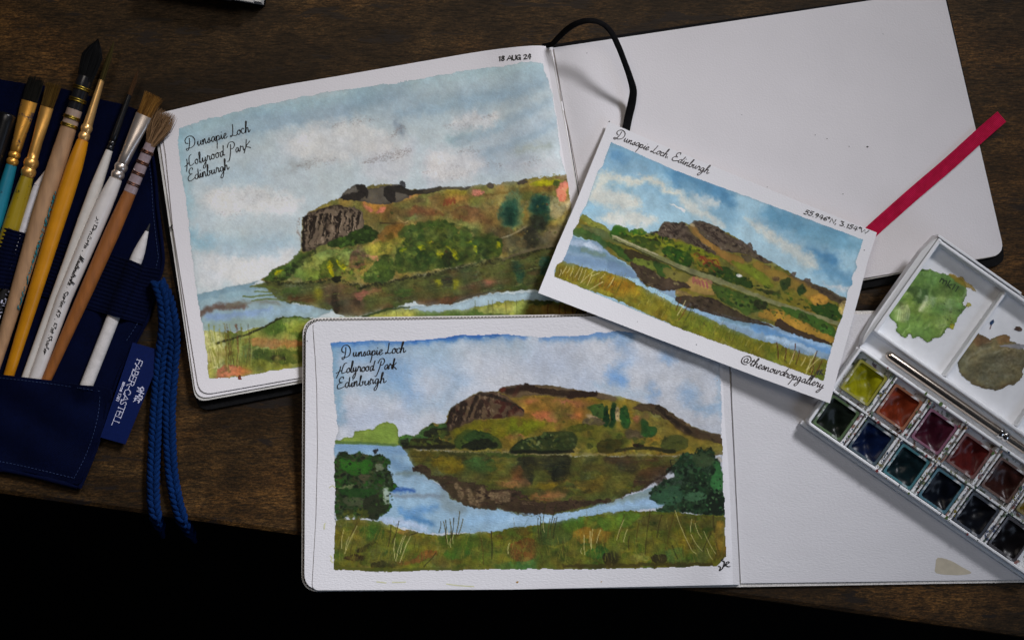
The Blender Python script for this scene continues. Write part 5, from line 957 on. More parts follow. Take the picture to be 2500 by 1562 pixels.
# ---------------------------------------------------------------- single-stroke handwriting and print letters
CUR = {  # (advance, strokes); x-height 1, strokes are splined
'a': (1.0, [[(.72,.82),(.45,1),(.12,.6),(.18,.1),(.45,.08),(.72,.75),(.74,.25),(.9,.02),(1.05,.25)]]),
'b': (.95, [[(0,.3),(.3,1.4),(.38,2.1),(.2,2.1),(.14,1.2),(.14,.15),(.42,0),(.7,.4),(.55,.85),(.9,.8)]]),
'c': (.8, [[(.68,.8),(.45,1),(.1,.6),(.18,.05),(.5,.02),(.85,.3)]]),
'd': (1.05, [[(.72,.8),(.45,1),(.1,.55),(.2,.05),(.5,.1),(.82,1.1),(.95,2.0)],[(.95,2.0),(.78,.8),(.82,.1),(1.1,.2)]]),
'e': (.75, [[(0,.25),(.4,.5),(.6,.8),(.4,1),(.12,.6),(.2,.05),(.5,.02),(.82,.3)]]),
'g': (1.0, [[(.72,.82),(.42,1),(.12,.6),(.2,.1),(.48,.1),(.74,.85),(.7,-.4),(.35,-1.3),(0,-1.1),(.4,-.4),(1.0,.25)]]),
'h': (1.05, [[(0,.2),(.35,1.4),(.48,2.1),(.3,2.2),(.2,1.4),(.12,0)],[(.12,.1),(.35,.85),(.6,.95),(.66,.5),(.7,.05),(.88,.05),(1.1,.35)]]),
'i': (.55, [[(0,.25),(.25,.95),(.2,.2),(.36,.02),(.58,.28)],[(.32,1.45),(.37,1.5)]]),
'k': (.95, [[(0,.2),(.35,1.4),(.45,2.1),(.28,2.1),(.15,1.2),(.1,0)],[(.85,1.25),(.2,.55),(.5,.3),(.95,-.1)]]),
'l': (.6, [[(0,.2),(.35,1.3),(.45,2.1),(.25,2.15),(.17,1.2),(.2,.15),(.4,.02),(.62,.28)]]),
'n': (1.05, [[(0,.5),(.12,.95),(.14,0)],[(.14,.1),(.38,.85),(.58,.95),(.64,.5),(.68,.08),(.86,.03),(1.08,.3)]]),
'o': (.9, [[(.5,.98),(.14,.7),(.14,.15),(.45,.02),(.7,.4),(.6,.9),(.42,.95),(.6,.8),(.95,.85)]]),
'p': (.95, [[(0,.4),(.16,.95),(.1,-.4),(-.1,-1.5)],[(.14,.4),(.4,.95),(.7,.75),(.6,.15),(.25,.05),(.6,.05),(.98,.3)]]),
'r': (.85, [[(0,.3),(.2,1.0),(.3,1.08),(.34,.85),(.62,.88),(.58,.3),(.7,.03),(.88,.3)]]),
's': (.75, [[(0,.2),(.35,.95),(.42,.6),(.5,.15),(.25,0),(.05,.15)],[(.25,.0),(.78,.3)]]),
't': (.65, [[(0,.25),(.28,1.0),(.36,1.7),(.22,.6),(.28,.05),(.5,.05),(.68,.3)],[(.0,1.15),(.65,1.25)]]),
'u': (1.05, [[(0,.35),(.14,.95),(.12,.2),(.32,.02),(.62,.5),(.7,.95),(.68,.2),(.85,.02),(1.08,.3)]]),
'w': (1.25, [[(0,.4),(.14,.95),(.12,.2),(.32,.02),(.55,.6),(.58,.95),(.58,.2),(.78,.02),(1.0,.6),(.98,.95),(1.28,.8)]]),
'y': (1.0, [[(0,.35),(.14,.95),(.14,.25),(.34,.08),(.66,.6),(.72,.95),(.66,-.4),(.3,-1.3),(0,-1.1),(.4,-.4),(1.0,.25)]]),
'D': (2.2, [[(.75,2.0),(.7,1.0),(.35,-.2),(.0,-.35),(-.1,.0),(.3,.05),(.9,0),(1.6,.5),(1.75,1.5),(1.3,2.3),(.5,2.45),(-.1,1.9),(-.05,1.2),(.4,1.0)]]),
'L': (1.3, [[(.75,2.2),(.6,1.2),(.4,.3),(.05,.0),(0,.25),(.4,.2),(.9,.0),(1.3,.25)]]),
'H': (1.75, [[(.35,1.5),(.2,.6),(-.3,-.9)],[(-.45,.1),(.2,.42),(.75,.75)],[(1.5,2.2),(1.05,2.0),(.78,1.2),(.68,.2),(.95,0),(1.7,.3)]]),
'P': (1.5, [[(.7,1.9),(.5,.6),(.0,-1.1),(-.4,-1.3)],[(.0,1.5),(.4,2.3),(1.1,2.4),(1.45,1.8),(1.1,1.1),(.55,1.0)]]),
'E': (1.45, [[(1.05,2.0),(1.0,2.35),(.6,2.3),(.3,1.8),(.45,1.3),(.9,1.2),(.4,1.1),(.0,.6),(.1,.05),(.6,-.05),(1.45,.35)]]),
'.': (.5, [[(.1,0),(.16,.06)]]),
' ': (.7, []),
'K': (1.2, [[(.5,2.1),(.3,.8),(-.15,-.5)],[(1.1,1.6),(.35,.75),(.7,.5),(1.15,.2)]]),
'M': (1.9, [[(-.2,.2),(.1,.05),(.4,.8),(.6,2.0),(.7,1.0),(.75,.2),(1.1,1.2),(1.4,2.1),(1.3,1.0),(1.4,.1),(1.75,.1)]]),
'@': (2.2, [[(1.25,1.2),(.9,1.4),(.6,.9),(.75,.45),(1.1,.5),(1.3,1.25),(1.25,.55),(1.6,.5),(1.8,1.1),(1.4,1.9),(.7,1.95),(.15,1.3),(.25,.3),(.9,-.15),(1.5,.0)]]),
}
# printed capitals / lower case / digits: cap height 1.5, x-height 1, straight pieces in '-' strokes, splined in '~' strokes
PRT = {
'A': (1.25, ['-', [(0,0),(.6,1.5),(1.2,0)], '-', [(.22,.5),(.98,.5)]]),
'B': (1.1, ['-', [(.1,0),(.1,1.5)], '~', [(.1,1.5),(.7,1.45),(.8,1.1),(.6,.8),(.1,.78)], '~', [(.1,.78),(.8,.75),(1.0,.4),(.8,.05),(.1,0)]]),
'C': (1.2, ['~', [(1.1,1.2),(.85,1.48),(.4,1.4),(.08,.75),(.4,.1),(.85,.02),(1.12,.3)]]),
'D': (1.25, ['-', [(.1,0),(.1,1.5)], '~', [(.1,1.5),(.7,1.45),(1.1,.75),(.7,.05),(.1,0)]]),
'E': (1.05, ['-', [(.95,0),(.1,0),(.1,1.5),(.92,1.5)], '-', [(.1,.78),(.7,.78)]]),
'F': (1.0, ['-', [(.1,0),(.1,1.5),(.92,1.5)], '-', [(.1,.75),(.7,.75)]]),
'L': (1.0, ['-', [(.1,1.5),(.1,0),(.92,0)]]),
'P': (1.05, ['-', [(.1,0),(.1,1.5)], '~', [(.1,1.5),(.75,1.45),(.9,1.1),(.7,.75),(.1,.7)]]),
'R': (1.2, ['-', [(.1,0),(.1,1.5)], '~', [(.1,1.5),(.7,1.45),(.85,1.12),(.65,.8),(.1,.75)], '-', [(.5,.75),(1.1,0)]]),
'S': (1.0, ['~', [(.85,1.25),(.55,1.5),(.15,1.25),(.3,.85),(.75,.6),(.8,.2),(.45,0),(.08,.25)]]),
'T': (1.2, ['-', [(.05,1.5),(1.15,1.5)], '-', [(.6,1.5),(.6,0)]]),
'W': (1.6, ['-', [(0,1.5),(.4,0),(.8,1.3),(1.2,0),(1.6,1.5)]]),
'I': (.45, ['-', [(.2,0),(.2,1.5)]]),
'N': (1.25, ['-', [(.1,0),(.1,1.5),(1.05,0),(1.05,1.5)]]),
'G': (1.2, ['~', [(1.0,1.25),(.6,1.5),(.1,.9),(.3,.1),(.8,.1),(.95,.6)], '-', [(.6,.6),(1.05,.6),(1.05,-.1)]]),
'U': (1.1, ['~', [(.1,1.5),(.1,.4),(.5,0),(.9,.4),(.95,1.5)]]),
'a': (.9, ['~', [(.15,.85),(.45,1),(.7,.8),(.72,.1),(.85,.02)], '~', [(.7,.6),(.2,.5),(.15,.1),(.45,.0),(.7,.25)]]),
'c': (.8, ['~', [(.7,.8),(.4,1),(.1,.5),(.4,0),(.72,.2)]]),
'd': (.95, ['~', [(.7,.8),(.35,1),(.1,.5),(.35,0),(.7,.2)], '-', [(.72,1.6),(.72,0)]]),
'e': (.85, ['~', [(.1,.55),(.7,.55),(.65,.9),(.4,1),(.1,.5),(.4,0),(.72,.2)]]),
'h': (.95, ['-', [(.12,1.6),(.12,0)], '~', [(.12,.7),(.45,1),(.7,.7),(.7,0)]]),
'i': (.42, ['-', [(.2,1),(.2,0)], '-', [(.18,1.4),(.24,1.42)]]),
'k': (.9, ['-', [(.12,1.6),(.12,0)], '-', [(.75,1),(.15,.4),(.8,0)]]),
'l': (.42, ['-', [(.2,1.6),(.2,0)]]),
'm': (1.4, ['-', [(.12,1),(.12,0)], '~', [(.12,.7),(.4,1),(.6,.7),(.6,0)], '~', [(.6,.7),(.9,1),(1.1,.7),(1.1,0)]]),
'n': (.95, ['-', [(.12,1),(.12,0)], '~', [(.12,.7),(.45,1),(.7,.7),(.7,0)]]),
'o': (.9, ['~', [(.4,1),(.1,.5),(.4,0),(.75,.5),(.4,1)]]),
'r': (.7, ['-', [(.12,1),(.12,0)], '~', [(.12,.6),(.35,.95),(.6,.95)]]),
's': (.72, ['~', [(.6,.85),(.35,1),(.12,.78),(.35,.52),(.6,.3),(.4,0),(.1,.15)]]),
't': (.6, ['~', [(.25,1.4),(.25,.2),(.4,0),(.55,.1)], '-', [(.02,1),(.5,1)]]),
'0': (1, ['~', [(.45,1.5),(.1,.75),(.45,0),(.8,.75),(.45,1.5)]]),
'1': (.6, ['-', [(.1,1.2),(.35,1.5),(.3,0)]]),
'2': (1.0, ['~', [(.1,1.2),(.45,1.5),(.8,1.15),(.5,.6),(.1,.02)], '-', [(.1,.02),(.85,.05)]]),
'3': (.95, ['-', [(.1,1.5),(.75,1.5),(.4,.9)], '~', [(.4,.9),(.75,.65),(.6,.1),(.05,.1)]]),
'4': (1.05, ['-', [(.55,1.5),(.1,.5),(.9,.5)], '-', [(.75,1.3),(.6,-.1)]]),
'5': (1.0, ['-', [(.85,1.5),(.3,1.5),(.2,.9)], '~', [(.2,.9),(.65,.95),(.75,.45),(.5,.02),(.05,.1)]]),
'6': (.95, ['~', [(.7,1.5),(.25,.9),(.15,.3),(.45,0),(.75,.35),(.5,.75),(.2,.5)]]),
'7': (.9, ['-', [(.05,1.5),(.8,1.5),(.35,0)]]),
'8': (.95, ['~', [(.7,1.3),(.4,1.5),(.2,1.15),(.45,.8),(.75,.4),(.45,0),(.12,.35),(.45,.8),(.7,1.15),(.7,1.3)]]),
'9': (.95, ['~', [(.75,1.2),(.45,1.5),(.15,1.1),(.45,.8),(.75,1.15),(.65,.5),(.4,0)]]),
'.': (.45, ['-', [(.15,.0),(.22,.05)]]), '·': (.7, ['-', [(.3,.5),(.38,.52)]]), ',': (.5, ['-', [(.2,.1),(.08,-.3)]]),
'°': (.6, ['~', [(.3,1.6),(.1,1.35),(.3,1.1),(.5,1.35),(.3,1.6)]]), '-': (.6, ['-', [(.05,.65),(.5,.65)]]), ' ': (.6, []),
}
def text_strokes(txt, p0, p1, xh, slant=0., font='cur', serif=0., shift=0., wob=.0, seed=1):
    """strokes in picture-plane points: the baseline runs p0 -> p1 and the text is fitted between them; xh is the x-height"""
    rng = random.Random(seed)
    adv = [(CUR if font == 'cur' else PRT)[ch][0] for ch in txt]
    tot = sum(adv); ux, uy = p1[0] - p0[0], p1[1] - p0[1]; L = math.hypot(ux, uy); ux /= L; uy /= L
    vx, vy = uy, -ux                          # letter 'up' in the picture plane (y runs down)
    sx = L / tot; out = []; x = 0.
    for ch, a in zip(txt, adv):
        body = (CUR if font == 'cur' else PRT)[ch][1]
        if font == 'cur': lst = [('~', s) for s in body]
        else: lst = [(body[i], body[i + 1]) for i in range(0, len(body), 2)]
        dy = rng.uniform(-wob, wob) * xh; gw = rng.uniform(.9, 1.12); gh = 1 + rng.uniform(-1.3, 1.3) * wob; gs = rng.uniform(-1.6, 1.6) * wob; jit = wob * .35
        for kind, st in lst:
            st = [((a_ + rng.uniform(-jit, jit)) * gw + b_ * gs, (b_ + rng.uniform(-jit, jit)) * gh) for a_, b_ in st]
            q = smooth_pts(st, False, 4) if kind == '~' else np.array(st, float)
            segs = [q]
            if serif and kind == '-':
                for e in (q[0], q[-1]): segs.append(np.array([(e[0] - serif, e[1]), (e[0] + serif, e[1])]))
            for g in segs:
                out.append([(p0[0] + ux * ((x + px) * sx + (py * xh + shift) * slant) + vx * (py * xh + shift + dy),
                             p0[1] + uy * ((x + px) * sx + (py * xh + shift) * slant) + vy * (py * xh + shift + dy)) for px, py in g])
        x += a
    return out
# ================================================================ desk and floor
def desk_edge(x): return 1208 + .14 * x
V = []; out = [(-900, desk_edge(-900)), (3500, desk_edge(3500)), (3500, -1300), (-900, -1300)]
mb = MB(); top = [P(x, y, 0) for x, y in out]; bot = [(x, y, -.025) for x, y, z in top]
mb.add(top + bot, [(0, 1, 2, 3), (7, 6, 5, 4), (0, 4, 5, 1), (1, 5, 6, 2), (2, 6, 7, 3), (3, 7, 4, 0)])
desk = mb.make('desk', M['wood']); tag(desk, 'dark brown rustic wooden desk top that everything lies on', 'desk')
bv = desk.modifiers.new('bevel', 'BEVEL'); bv.width = .003; bv.segments = 2
fl = mk('floor', [(-3, -3, -.74), (3, -3, -.74), (3, 3, -.74), (-3, 3, -.74)], [(0, 1, 2, 3)], M['floor']); tag(fl, kind='structure')

# ================================================================ large sketchbook
def s1(x, y): return (x - 1351) * .986 - (y - 116) * .164
def zL(x, y): s = s1(x, y); return .0072 + .0022 * np.exp(-((s + 80) / 60) ** 2) - .0035 * np.exp(-(s / 22) ** 2)
def zR(x, y): s = s1(x, y); return .0042 + .0018 * np.exp(-((s - 70) / 60) ** 2) - .0006 * np.exp(-(s / 22) ** 2) + .00035 * (np.sin(x * .011 + y * .005) + .6 * np.sin(x * .004 - y * .017))
big = thing('large_sketchbook', P(1400, 520, 0), 'large open black sketchbook with a craggy hillside watercolour and a blank right page', 'sketchbook')
flat = lambda h: (lambda x, y: h + 0 * x)
dirs1 = ((.986, -.164),)
sheet('cover', rpoly([(352, 290), (1340, 110), (2306, -28), (2457, 645), (1470, 812), (484, 1005)], [20, 0, 30, 34, 0, 34]), flat(.0018), .0016, M['black_cover'], big, 400)
sheet('page_block', rpoly([(374, 288), (1346, 122), (1474, 800), (477, 982)], [6, 0, 0, 30]), flat(.0056), .0037, M['edge'], big, 400)
ls = sheet('loose_page', rpoly([(382, 284), (1344, 122), (1470, 792), (480, 975)], [4, 0, 0, 32]), flat(.0064), .0004, M['paper'], big, 400)
sheet('page_block', rpoly([(1352, 124), (2298, -14), (2449, 622), (1478, 800)], [0, 20, 28, 0]), flat(.0036), .0017, M['edge'], big, 400)
d = lambda *v: [(v[i] * 1.03306, v[i + 1] * 1.03306) for i in range(0, len(v), 2)]
top1 = smooth_pts([(389, 276), (417, 270), (620, 222), (826, 186), (1033, 150), (1188, 124), (1300, 112), (1351, 116)], False, 4)
lp_out = [tuple(p) for p in top1] + [(1396, 380), (1466, 792)] + rpoly([(1466, 792), (487, 965), (389, 276)], [0, 34, 0])[1:-1] + [(423, 560), (405, 380)]
left = sheet('left_page', lp_out, zL, .0004, M['paper'], big, 26, 40, ((.986, -.164), (.164, .986)))
right = sheet('right_page', [(1352, 117), (1398, 380), (1468, 790)] [::-1] + rpoly([(1352, 117), (2303, -25), (2453, 620), (1468, 790)], [0, 24, 32, 0])[1:-1], zR, .0004, M['paper'], big, 26, 40, ((.986, -.164), (.164, .986)))
cv1 = paint_hill_view(); paint_mesh('watercolour_painting', cv1, zL, 5e-5, M['wash'], left, 1.31)
zLi = lambda x, y: zL(x, y) + 8e-5
hw = []
hw += text_strokes('Dunsapie Loch', C1(245, 880)[0], C1(745, 745)[0], 11.8, .10, wob=.05, seed=3)
hw += text_strokes('Holyrood ParK', C1(245, 1020)[0], C1(745, 880)[0], 11.8, .10, wob=.05, seed=4)
hw += text_strokes('Edinburgh', C1(258, 1135)[0], C1(580, 1040)[0], 11.8, .12, wob=.05, seed=5)
strokes_mesh('handwriting', hw, 2.3, zLi, M['ink'], left)
strokes_mesh('handwritten_date', text_strokes('18 AUG 24', C2(1085, 288)[0], C2(1345, 268)[0], 7.4, .12, 'prt', wob=.05, seed=6), 3.0, zLi, M['ink'], left)
strokes_mesh('signature', [C4(1985, 1390, 2010, 1340, 2030, 1385, 2050, 1350, 2060, 1390)], 3, zLi, M['ink'], left)
strokes_mesh('margin_mark', [C3(100, 175, 120, 178, 125, 165), C3(140, 150, 122, 170, 128, 195, 142, 198)], 3, lambda x, y: .0065, M['ink'], ls)
# specks on the blank page and along the fold
def specks(name, pts, zf, mat, parent, dz=7e-5, seed=1):
    rg = random.Random(seed); mb = MB()
    for x, y, r in pts:
        n = 7; a0 = rg.random() * 6; V = []
        for k in range(n):
            rr = r * rg.uniform(.6, 1.2); a = a0 + k * 6.283 / n
            q = (x + rr * math.cos(a), y + rr * .7 * math.sin(a)); V.append(P(q[0], q[1], float(zf(q[0], q[1])) + dz))
        mb.add(V, [tuple(range(n))])
    return tag(mb.make(name, mat, parent), kind='stuff')
sp_ = specks('speck', [(1355, 213, 1.8), (1433, 130, 1.4), (1391, 395, 1.6), (1811, 281, 1.4), (2019, 339, 1.8), (2118, 359, 3), (2073, 358, 1.4), (2058, 474, 1.6), (2156, 84, 1.3), (1990, 330, 1.3)], lambda x, y: zR(x, y) if s1(x, y) > 0 else zL(x, y), M['ink_brown'], right)
strokes_mesh('fold_line', [C2(1515, 200, 1550, 400, 1580, 600), C2(1600, 680, 1640, 850, 1690, 1120, 1715, 1260)], 2.0, lambda x, y: np.maximum(zL(x, y), zR(x, y)), plain('warm_grey_fold_line', (.30, .26, .24), .9), right, 2e-4)  # thin warm grey lines drawn along the fold between the pages
# elastic closing strap, standing up in a loop at the fold
st = [(1326, 113, .0035, 12, 8), (1348, 108, .008, 13, 8), (1362, 94, .013, 14, 8), (1385, 72, .019, 15, 8), (1408, 58, .024, 14, 8), (1435, 51, .027, 13, 8), (1465, 56, .028, 12, 9), (1490, 76, .027, 13, 9), (1508, 110, .025, 14, 8), (1524, 150, .021, 14, 8), (1538, 190, .016, 15, 7), (1546, 222, .012, 18, 6), (1542, 254, .009, 20, 5), (1535, 284, .0072, 20, 5), (1529, 312, .0066, 20, 5), (1522, 345, .0062, 20, 5)]
sm = [np.interp(np.linspace(0, len(st) - 1, 60), range(len(st)), [s[k] for s in st]) for k in range(5)]
pp = smooth_pts([s[:2] for s in st], False, 4); ti = np.linspace(0, len(st) - 1, len(pp))
loft([(pp[i][0], pp[i][1], *[float(np.interp(ti[i], range(len(st)), [s[k] for s in st])) for k in (2, 3, 4)]) for i in range(len(pp))], None, 12, True, 4).make('elastic_strap', M['elastic_black'], big, 50)

# ================================================================ small linen sketchbook
def zb2(x, y): return .0080 * (1435 - np.minimum(y, 1440)) / 475
def g2(x, y): return x - (1775 + (y - 770) * .0465)
def z2L(x, y): s = g2(x, y); return zb2(x, y) + .0046 + .0010 * np.exp(-((s + 60) / 50) ** 2) - .002 * np.exp(-(s / 16) ** 2)
def z2R(x, y): s = g2(x, y); return zb2(x, y) + .0028 + .0002 * np.sin(x * .013 - y * .009) + .0003 * np.exp(-((s - 40) / 40) ** 2)
small = thing('small_sketchbook', P(1700, 1100, .003), 'smaller open linen bound sketchbook with a round hill mirrored in a loch', 'sketchbook')
c2 = [(739, 776), (1775, 762), (2760, 752), (2790, 1416), (1808, 1432), (736, 1444)]
c2r = rpoly(c2, [44, 0, 40, 40, 0, 44], 10)
cov = sheet('cover', c2r, lambda x, y: zb2(x, y) + .0018, .0016, M['gray_cloth'], small, 300)
# woven threads on the cover's turned edge
mb = MB(); ol = rpoly([(741, 778), (1775, 764), (1400, 800), (1400, 1300), (1200, 1440), (738, 1441)], [42, 0, 0, 0, 0, 42], 14)
path = smooth_pts(ol[-14:] + ol[:14], False, 2)
path = np.vstack([[[1000, 1440.5]], np.array(ol[-14:]), [[739, 1200]], [[740, 1000]], np.array(ol[:14]), [[1000, 774.5]], [[1400, 769]], [[1700, 765]]])
seg = np.hypot(*np.diff(path, axis=0).T); cum = np.r_[0, np.cumsum(seg)]
for row, off in ((0, 1.2), (1, 4.6), (2, 8.0)):
    for k, dd in enumerate(np.arange(row * 4.2, cum[-1] - 8, 8.4)):
        a = np.array([np.interp(dd, cum, path[:, 0]), np.interp(dd, cum, path[:, 1])]); b = np.array([np.interp(dd + 5.0, cum, path[:, 0]), np.interp(dd + 5.0, cum, path[:, 1])])
        t = b - a; t /= np.linalg.norm(t) + 1e-9; nn = np.array([-t[1], t[0]])
        V = [P(*(p + nn * o), zb2(*p) + .00185) for p, o in ((a, off), (b, off), (b, off + 2.3), (a, off + 2.3))]
        W = [(x, y, z + .0002) for x, y, z in V]
        mb.add(V + W, [(4, 5, 6, 7), (0, 1, 5, 4), (1, 2, 6, 5), (2, 3, 7, 6), (3, 0, 4, 7)])
wv = mb.make('woven_thread', M['dark_thread'], cov); tag(wv, kind='stuff')
sheet('page_block', rpoly([(748, 786), (1774, 772), (1806, 1426), (744, 1438)], [38, 0, 0, 40], 8), lambda x, y: zb2(x, y) + .0038, .002, M['edge'], small, 300)
sheet('under_page', rpoly([(747, 785), (1774, 771), (1806, 1426), (743, 1438)], [38, 0, 0, 40], 8), lambda x, y: zb2(x, y) + .0041, .0003, M['laid'], small, 300)
sheet('page_block', rpoly([(1778, 770), (2752, 762), (2780, 1408), (1808, 1422)], [0, 36, 36, 0], 8), lambda x, y: zb2(x, y) + .0024, .0006, M['edge'], small, 300)
l2 = [(766, 815)] + rpoly([(766, 815), (764, 784), (1000, 781)], [0, 30, 0], 8)[1:-1] + [(1000, 781), (1300, 776), (1435, 772), (1774, 768), (1790, 1090), (1806, 1426), (1250, 1438)] + rpoly([(1250, 1438), (762, 1440), (764, 1404)], [0, 34, 0], 8)[1:-1] + [(764, 1404), (772, 1260), (776, 1100), (774, 950), (770, 870)]
page2 = sheet('left_page', l2, z2L, .0004, M['laid'], small, 26, 40)
page2r = sheet('right_page', rpoly([(1777, 769), (2754, 761), (2782, 1410), (1809, 1423)], [0, 36, 36, 0], 8), z2R, .0003, M['laid'], small, 40, 40)
cv2 = paint_round_hill(); paint_mesh('watercolour_painting', cv2, z2L, 5e-5, M['wash_laid'], page2, 1.18)
z2i = lambda x, y: z2L(x, y) + 8e-5
hw = []
hw += text_strokes('Dunsapie Loch', D1(440, 425)[0], D1(1015, 378)[0], 11.8, .14, wob=.05, seed=7)
hw += text_strokes('Holyrood Park', D1(400, 572)[0], D1(940, 528)[0], 11.8, .16, wob=.05, seed=8)
hw += text_strokes('Edinburgh', D1(390, 712)[0], D1(835, 655)[0], 11.8, .14, wob=.05, seed=9)
strokes_mesh('handwriting', hw, 2.7, z2i, M['ink'], page2)
strokes_mesh('signature', [smooth_pts(q, False) for q in (D4(1950, 1150, 1930, 1160, 1960, 1175, 1945, 1230, 1915, 1255, 1925, 1225, 1905, 1215), D4(1960, 1215, 1985, 1175, 2005, 1180, 1975, 1205, 2000, 1220, 2012, 1215))], 3, z2i, M['ink'], page2)
specks('paint_fleck', [(745 + 5, 832, 1.5)], lambda x, y: zb2(x, y) + .0042, M['ink'], small)
specks('paint_fleck', [(1751, 928, 1.6), (1263, 1420, 4), (1468, 1419, 2)], z2L, plain('ochre_fleck', L3(150, 116, 50), .8), page2)
wp_ = strokes_mesh('brush_wipe', [D3(755, 1358, 800, 1362, 840, 1368), D3(900, 1362, 960, 1364, 1020, 1360), D3(1400, 1378, 1500, 1392, 1650, 1402), D3(270, 870, 272, 830, 280, 820), D3(320, 490, 345, 470, 372, 490), D3(328, 1120, 345, 1140, 330, 1160, 350, 1180)], 3.2, z2L, plain('pale_green_wipe', L3(186, 186, 150), .85), page2)
strokes_mesh('fold_line', [D2(2022, 560, 2030, 850, 2045, 1150, 2055, 1480), D4(2045, 20, 2060, 330, 2070, 600, 2085, 930, 2105, 1330)], 1.8, lambda x, y: np.maximum(z2L(x, y), z2R(x, y)), plain('grey_fold_line', (.22, .21, .22), .9), page2, 2e-4)  # thin dark grey lines drawn beside the fold of the smaller book
tag(wp_, kind='stuff')
stain = [E5(*p)[0] for p in ((1090, 1290), (1180, 1310), (1250, 1350), (1320, 1390), (1280, 1405), (1190, 1408), (1080, 1395), (1075, 1350))]
mb = MB(); mb.add([P(x, y, float(z2R(x, y)) + 5e-5) for x, y in smooth_pts(stain, True, 3)], [tuple(range(24))])
mb.make('tea_coloured_stain', plain('pale_ochre_wash', (.56, .50, .38), .9, 0, .12, 120), page2r)
# crimson marker ribbon coming out from under the postcard
cl = smooth_pts([(1800, 772), (1900, 735), (2080, 606), (2143, 551), (2230, 474), (2318, 399), (2372, 350), (2410, 316), (2446, 285)], False, 6); mb = MB(); V = []; F = []
dl = np.gradient(cl, axis=0); dl /= np.linalg.norm(dl, axis=1)[:, None]; nl = np.stack([-dl[:, 1], dl[:, 0]], 1)
def zrib(x, y):
    if x < 1900: return max(.0168 - (x - 1800) * .00009, .0066)
    if x < 2100: return max(.0078 - (x - 1900) * .000014, .0052)
    if x < 2340: return zR(x, y) + .0011
    return float(np.interp(x, [2340, 2398, 2420, 2445, 2470], [.0054, .0054, .0050, .0036, .0026]))
nw = 9
for i, p in enumerate(cl):
    for k in range(nw):
        o = (k / (nw - 1) - .5) * 33; q = p + nl[i] * o
        V.append(P(q[0], q[1], zrib(*p) + .0005 * math.sin(i * .22 + k * .12) + .0003 * math.sin(k * .7 + i * .06)))
n = len(V); V += [(x, y, z - .0005) for x, y, z in V]
for i in range(len(cl) - 1):
    for k in range(nw - 1):
        a = i * nw + k; F += [(a, a + 1, a + 1 + nw, a + nw), (n + a, n + a + nw, n + a + 1 + nw, n + a + 1)]
    for a in (i * nw, i * nw + nw - 1): F.append((a, a + nw, a + nw + n, a + n))
for r in (0, (len(cl) - 1) * nw): F += [(r + k, r + k + 1, r + k + 1 + n, r + k + n) for k in range(nw - 1)]
mk('ribbon_marker', V, F, M['ribbon'], small, 50)

# ================================================================ postcard
def zc(x, y):
    dx, dy = x - 1486, y - 298
    al = (dx * 417 + 172 * dy) / 319575.; be = (655 * dy - 270 * dx) / 319575.
    return .0092 + .0032 * al + .0090 * be + .0012 * (2 * al - 1) ** 2 * be
card = thing('postcard', P(1700, 640, .012), 'white painted postcard of a rocky hill, lying tilted across both sketchbooks', 'postcard')
co = smooth_pts([(1486, 298), (1640, 364), (1800, 430), (1960, 496), (2141, 568)], False, 2); cr = [(2141, 568), (2118, 640), (2098, 720), (2062, 850), (2026, 984)]; cb = [(2026, 984), (1850, 920), (1600, 825), (1400, 748), (1314, 715)]; cl_ = [(1314, 715), (1360, 600), (1404, 500), (1440, 410), (1486, 298)]
ob = [tuple(p) for p in co] + cr[1:] + cb[1:] + cl_[1:-1]
sheet('card', ob, zc, .0006, M['card'], card, 30, 40, ((.924, .381), (-.381, .924)))
cv3 = paint_card_view(); pc = paint_mesh('watercolour_painting', cv3, zc, 5e-5, M['wash'], card, 1.22)
zci = lambda x, y: zc(x, y) + 8e-5
strokes_mesh('handwriting', text_strokes('Dunsapie Loch. Edinburgh', C5(722, 203)[0], C5(1540, 520)[0], 9.3, .22, wob=.05, seed=12), 2.2, zci, M['ink_brown'], card)
strokes_mesh('coordinates', text_strokes('55.946°N, 3.154°W', C6(786, 306)[0], C6(1172, 431)[0], 7.0, .10, 'prt', wob=.05, seed=13), 2.5, zci, M['ink'], card)
strokes_mesh('handle_lettering', text_strokes('@thesnowdropgallery', C6(392, 1218)[0], C6(905, 1383)[0], 10.0, .18, wob=.05, seed=14), 2.6, zci, M['ink_brown'], card)
strokes_mesh('initials', [C6(865, 1285, 885, 1262, 870, 1295), C6(868, 1278, 890, 1275), C6(895, 1265, 885, 1295), C6(888, 1280, 905, 1270), C6(890, 1280, 903, 1296)], 3, zci, M['ink'], card)
specks('speck', [(1700, 841, 1.6), (1556, 785, 1.2), (1487, 297, 2.5), (1873, 457, 1.6), (2110, 611, 2)], zc, M['ink'], card)

# ================================================================ paint box
EU, EV = np.array([.824, .566]), np.array([.566, -.824])
ZREF = .018
def BX(u, v, h):
    x, y = np.array([1968., 1033.]) + EU * u + EV * v
    X, Y, _ = P(x, y, ZREF); return (X, Y, float(zb2(x, y)) + .0032 + h)
def lbox(mb, u0, u1, v0, v1, h0, h1, tu=0, tv=0):
    b = [BX(u0, v0, h0), BX(u1, v0, h0), BX(u1, v1, h0), BX(u0, v1, h0)]; t = [BX(u0 + tu, v0 + tv, h1), BX(u1 - tu, v0 + tv, h1), BX(u1 - tu, v1 - tv, h1), BX(u0 + tu, v1 - tv, h1)]
    mb.add(b + t, [(3, 2, 1, 0), (4, 5, 6, 7), (0, 1, 5, 4), (1, 2, 6, 5), (2, 3, 7, 6), (3, 0, 4, 7)])
def bev(o, w=.0006, seg=2):
    m = o.modifiers.new('bevel', 'BEVEL'); m.width = w; m.segments = seg; m.limit_method = 'ANGLE'; return o
box = thing('paint_box', BX(330, 270, 0), 'open white plastic watercolour box with two rows of pans and a mixing palette', 'paint box')
UL = 694
spl, nts, bs = nodes('stained_white_plastic')
